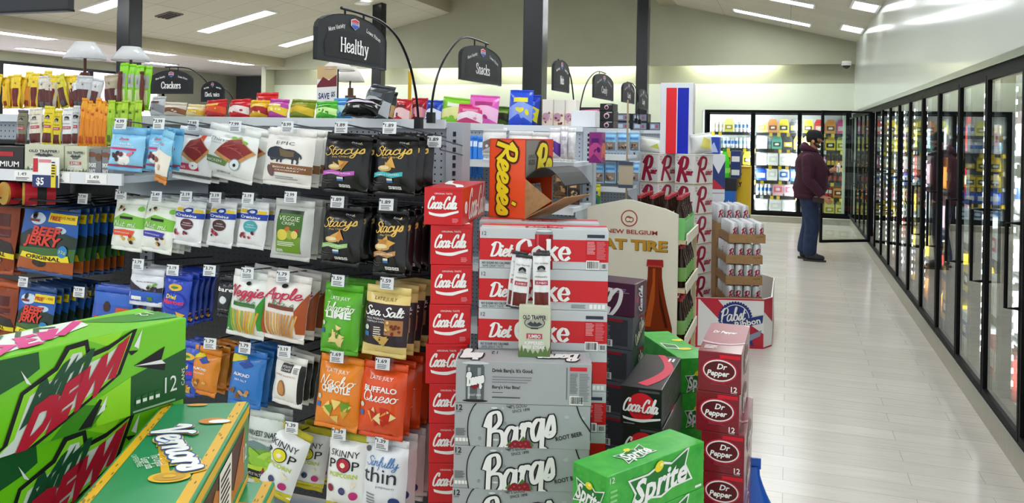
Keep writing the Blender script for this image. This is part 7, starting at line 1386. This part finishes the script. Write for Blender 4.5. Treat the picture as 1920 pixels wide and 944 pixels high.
for s, a in arms.items():
    for n, c in a: N[n+s] = c
    E_ += [('ch', 'sh'+s)]+chain('sh'+s, 'el'+s, 'wr'+s, 'pm'+s)
    px_, py_, pz_ = N['pm'+s][:3]; d = (Vector(N['pm'+s][:3])-Vector(N['wr'+s][:3])).normalized(); side = Vector((0, 0, 1)).cross(d).normalized(); up = d.cross(side)
    for f_ in range(4):
        o_ = up*(.027-.018*f_); l_ = (.03, .034, .032, .025)[f_]; b0 = Vector((px_, py_, pz_))+d*.03+o_; cur = side*(.012 if s == 'r' else -.012)
        b1 = b0+d*l_+cur; b2 = b1+d*l_*.5+cur*2.2
        for q, (nn, pp) in enumerate((('a', b0), ('b', b1), ('c', b2))): N['f%d%s%s' % (f_, nn, s)] = (*pp, (.0095, .009, .0075)[q])
        E_ += chain('pm'+s, 'f%da%s' % (f_, s), 'f%db%s' % (f_, s), 'f%dc%s' % (f_, s))
    b0 = Vector((px_, py_, pz_))+up*.03-d*.012; N['ta'+s] = (*b0, .012); N['tb'+s] = (*(b0+d*.03+up*.022), .01); N['tc'+s] = (*(b0+d*.055+up*.022), .008); E_ += chain('pm'+s, 'ta'+s, 'tb'+s, 'tc'+s)
skin('body', N, E_, 'pel', SK, man, 2)
def mw(h1, h2, sc, r): return noisy('cloth_'+h1[1:], h1, h2, sc, r, (1, 1, 1), .3)
HOOD = mw('#3d0d27', '#2f0a1e', 9, .9); JEAN = mw('#1f3050', '#16233c', 11, .9); BOOT = mat('#24242a', .6); CAPM = mat('#15161a', .8)
def loft(rings, m, n=24):
    mb = MB(); vs = [(cx+rx*cos(2*pi*k/n)*(1+.012*sin(5*k+9*z)), ry*sin(2*pi*k/n)*(1+.012*sin(4*k+7*z)), z) for z, cx, rx, ry in rings for k in range(n)]
    fs = [(a*n+k, a*n+(k+1) % n, (a+1)*n+(k+1) % n, (a+1)*n+k) for a in range(len(rings)-1) for k in range(n)]
    return mb.add(vs, fs+[tuple(range(n))[::-1], tuple((len(rings)-1)*n+k for k in range(n))], m)
jk = part('jacket', loft([(.835, -.03, .16, .18), (.845, -.03, .185, .195), (.90, -.03, .2, .205), (.96, -.025, .222, .222), (1.05, -.01, .212, .212), (1.14, 0, .207, .208), (1.24, -.01, .208, .215), (1.32, -.025, .19, .222), (1.375, -.03, .165, .215), (1.415, -.03, .135, .18), (1.445, -.025, .10, .125), (1.475, -.015, .082, .088), (1.49, -.01, .078, .08)], HOOD), man, smooth='all')
part('waistband', loft([(.822, -.03, .185, .19), (.83, -.03, .195, .2), (.885, -.03, .202, .207), (.89, -.03, .195, .2)], HOOD), jk, smooth='all')
for s, a in arms.items():
    P4 = [Vector(c[:3]) for _, c in a]; sh = P4[0]; q = catmull([(p.x, p.z) for p in (sh, (sh+P4[1])/2, P4[1], (P4[1]+P4[2])/2, P4[1].lerp(P4[2], .93))], 5); qy = catmull([(p.y, p.z) for p in (sh, (sh+P4[1])/2, P4[1], (P4[1]+P4[2])/2, P4[1].lerp(P4[2], .93))], 5)
    n_ = len(q); sg = -1 if s == 'r' else 1; pth = [(q[k][0], qy[k][0]-(.02*sg if k == 0 else 0), q[k][1]) for k in range(n_)]
    rad = [(.092-.04*k/(n_-1))*(1+.05*sin(2.3*k)) for k in range(n_)]; rad[0] = .07; rad[1] = .085
    part('sleeve', MB().tube(pth, rad, HOOD, 16), jk, smooth='all'); part('cuff', MB().tube([P4[1].lerp(P4[2], .86), P4[1].lerp(P4[2], .98)], .05, HOOD, 14), jk, smooth=True)
hq = [(.065, -.05, 1.455), (.02, -.088, 1.475), (-.045, -.09, 1.495), (-.095, -.05, 1.505), (-.112, 0, 1.505), (-.095, .05, 1.505), (-.045, .09, 1.495), (.02, .088, 1.475), (.065, .05, 1.455)]
part('hood', MB().tube(hq, [.018, .03, .042, .05, .054, .05, .042, .03, .018], HOOD, 14), jk, smooth='all')
part('hood_fold', MB().tube([(-.06, -.06, 1.53), (-.09, -.035, 1.545), (-.1, 0, 1.55), (-.09, .035, 1.545), (-.06, .06, 1.53)], [.02, .03, .034, .03, .02], HOOD, 12), jk, smooth='all')
T = {'wst': (-.03, 0, 1.02, .16, .165), 'pl': (-.035, 0, .86, .185, .185)}; TE = [('wst', 'pl')]
for s, sg in (('r', -1), ('l', 1)):
    kx, axx = N['kn'+s][0], N['an'+s][0]
    T.update({'t'+s: (-.02, .095*sg, .72, .13, .118), 'k'+s: (kx, .1*sg, .5, .106, .1), 'c'+s: (kx*.5+axx*.5-.01, .1*sg, .3, .096, .092), 'h'+s: (axx-.005, .1*sg, .13, .098, .094), 'z'+s: (axx-.0, .1*sg, .07, .088, .086)})
    TE += [('pl', 't'+s)]+chain('t'+s, 'k'+s, 'c'+s, 'h'+s, 'z'+s)
skin('jeans', T, TE, 'pl', JEAN, man, 2)
for s in 'rl':
    ax_, ay_ = N['an'+s][:2]; B_ = {'a': (ax_-.03, ay_, .06, .055, .052), 'b': (ax_+.04, ay_, .062, .055, .052), 'c': (ax_+.13, ay_, .05, .05, .042), 'd': (ax_+.19, ay_, .045, .042, .036), 'e': (ax_-.005, ay_, .12, .05, .05)}
    b_ = skin('boot', B_, chain('a', 'b', 'c', 'd')+[('a', 'e')], 'b', BOOT, man, 2)
    so = MB().prism([(x+ax_, y+ay_) for x, y in rounded([(-.075, -.036), (.05, -.046), (.16, -.04), (.205, 0), (.16, .04), (.05, .042), (-.075, .036)], 3)], 'Z', 0, .022, mat('#3a3835', .8)); part('sole', so, b_)
cm = MB(); n = 18
for j, (rx_, ry_, z, ox) in enumerate([(.106, .086, 1.632, .028), (.107, .087, 1.665, .026), (.098, .08, 1.702, .022), (.072, .06, 1.732, .016), (.03, .028, 1.746, .014)]):
    cm.v += [(ox+rx_*cos(2*pi*k/n), ry_*sin(2*pi*k/n), z) for k in range(n)]
cm.mats = [CAPM]
for j in range(4):
    for k in range(n): cm.f.append((j*n+k, j*n+(k+1) % n, (j+1)*n+(k+1) % n, (j+1)*n+k)); cm.m.append(0)
cm.f.append(tuple(4*n+k for k in range(n))); cm.m.append(0)
cp = part('cap', cm, man, smooth='all')
br = MB(); pts = [(.1+.095*cos(a), .072*sin(a)) for a in [-pi/2+pi*k/12 for k in range(13)]]; br.prism(pts, 'Z', 1.632, 1.64, CAPM); part('brim', br, cp)
part('hair', MB().lathe([(.068, 0), (.08, .03), (.085, .07)], mat('#1f1712', .9), 16, (.002, 0, 1.575)), man, smooth=True)
skin('beard', {'a': (.02, -.058, 1.57, .016), 'b': (.07, -.042, 1.527, .022), 'c': (.098, 0, 1.512, .024), 'd': (.07, .042, 1.527, .022), 'e': (.02, .058, 1.57, .016)}, chain('a', 'b', 'c', 'd', 'e'), 'c', mat('#3a271d', .9), man, 1)
for sg in (-1, 1):
    part('ear', MB().lathe([(.001, -.008), (.018, -.006), (.022, .004), (.012, .008), (.001, .004)], SK, 10, (0, 0, 0)), man, smooth=True).matrix_local = Matrix.Translation((.015, .083*sg, 1.59)) @ Matrix.Rotation(R(90), 4, 'X') @ Matrix.Scale(1.3, 4, (0, 0, 1))
    e_ = part('eye', MB().lathe([(.001, -.008), (.006, -.006), (.008, 0), (.006, .006), (.001, .008)], mat('#f0ece6', .3), 10, (0, 0, 0)), man, smooth=True); e_.location = (.108, .032*sg, 1.612)
part('mouth', MB().box(.118, .126, -.022, .022, 1.546, 1.551, mat('#7a3a34', .6)), man)
hp = Vector(N['pmr'][:3]); M_ = man.matrix_basis if False else Matrix.Translation(man.location) @ Matrix.Rotation(man.rotation_euler.z, 4, 'Z')
t = thing('wallet', 'dark brown wallet with pale edge held low in his near hand', 'wallet', M_ @ (hp+Vector((-.09, -.012, -.012))), (0, R(8), man.rotation_euler.z)); part('cover', MB().box(-.075, .065, -.014, .014, -.035, .035, mat('#2a1c16', .6)), t, bevel=.004); part('paper_edge', MB().box(-.06, .05, -.0105, .0105, .028, .04, mat('#c9b8a0', .7)), t)
hp = Vector(N['pml'][:3]); t = thing('drink_cup', 'small white bottle held in his far raised hand', 'bottle', M_ @ (hp+Vector((.045, -.028, .03))), 0); part('body', MB().lathe([(.001, -.06), (.022, -.06), (.024, -.04), (.024, .03), (.012, .055), (.012, .07), (.001, .07)], WH, 14), t, smooth=True); part('cap', MB().lathe([(.013, .07), (.013, .085), (.001, .085)], mat('#b9322c', .4), 12), t, smooth=True)
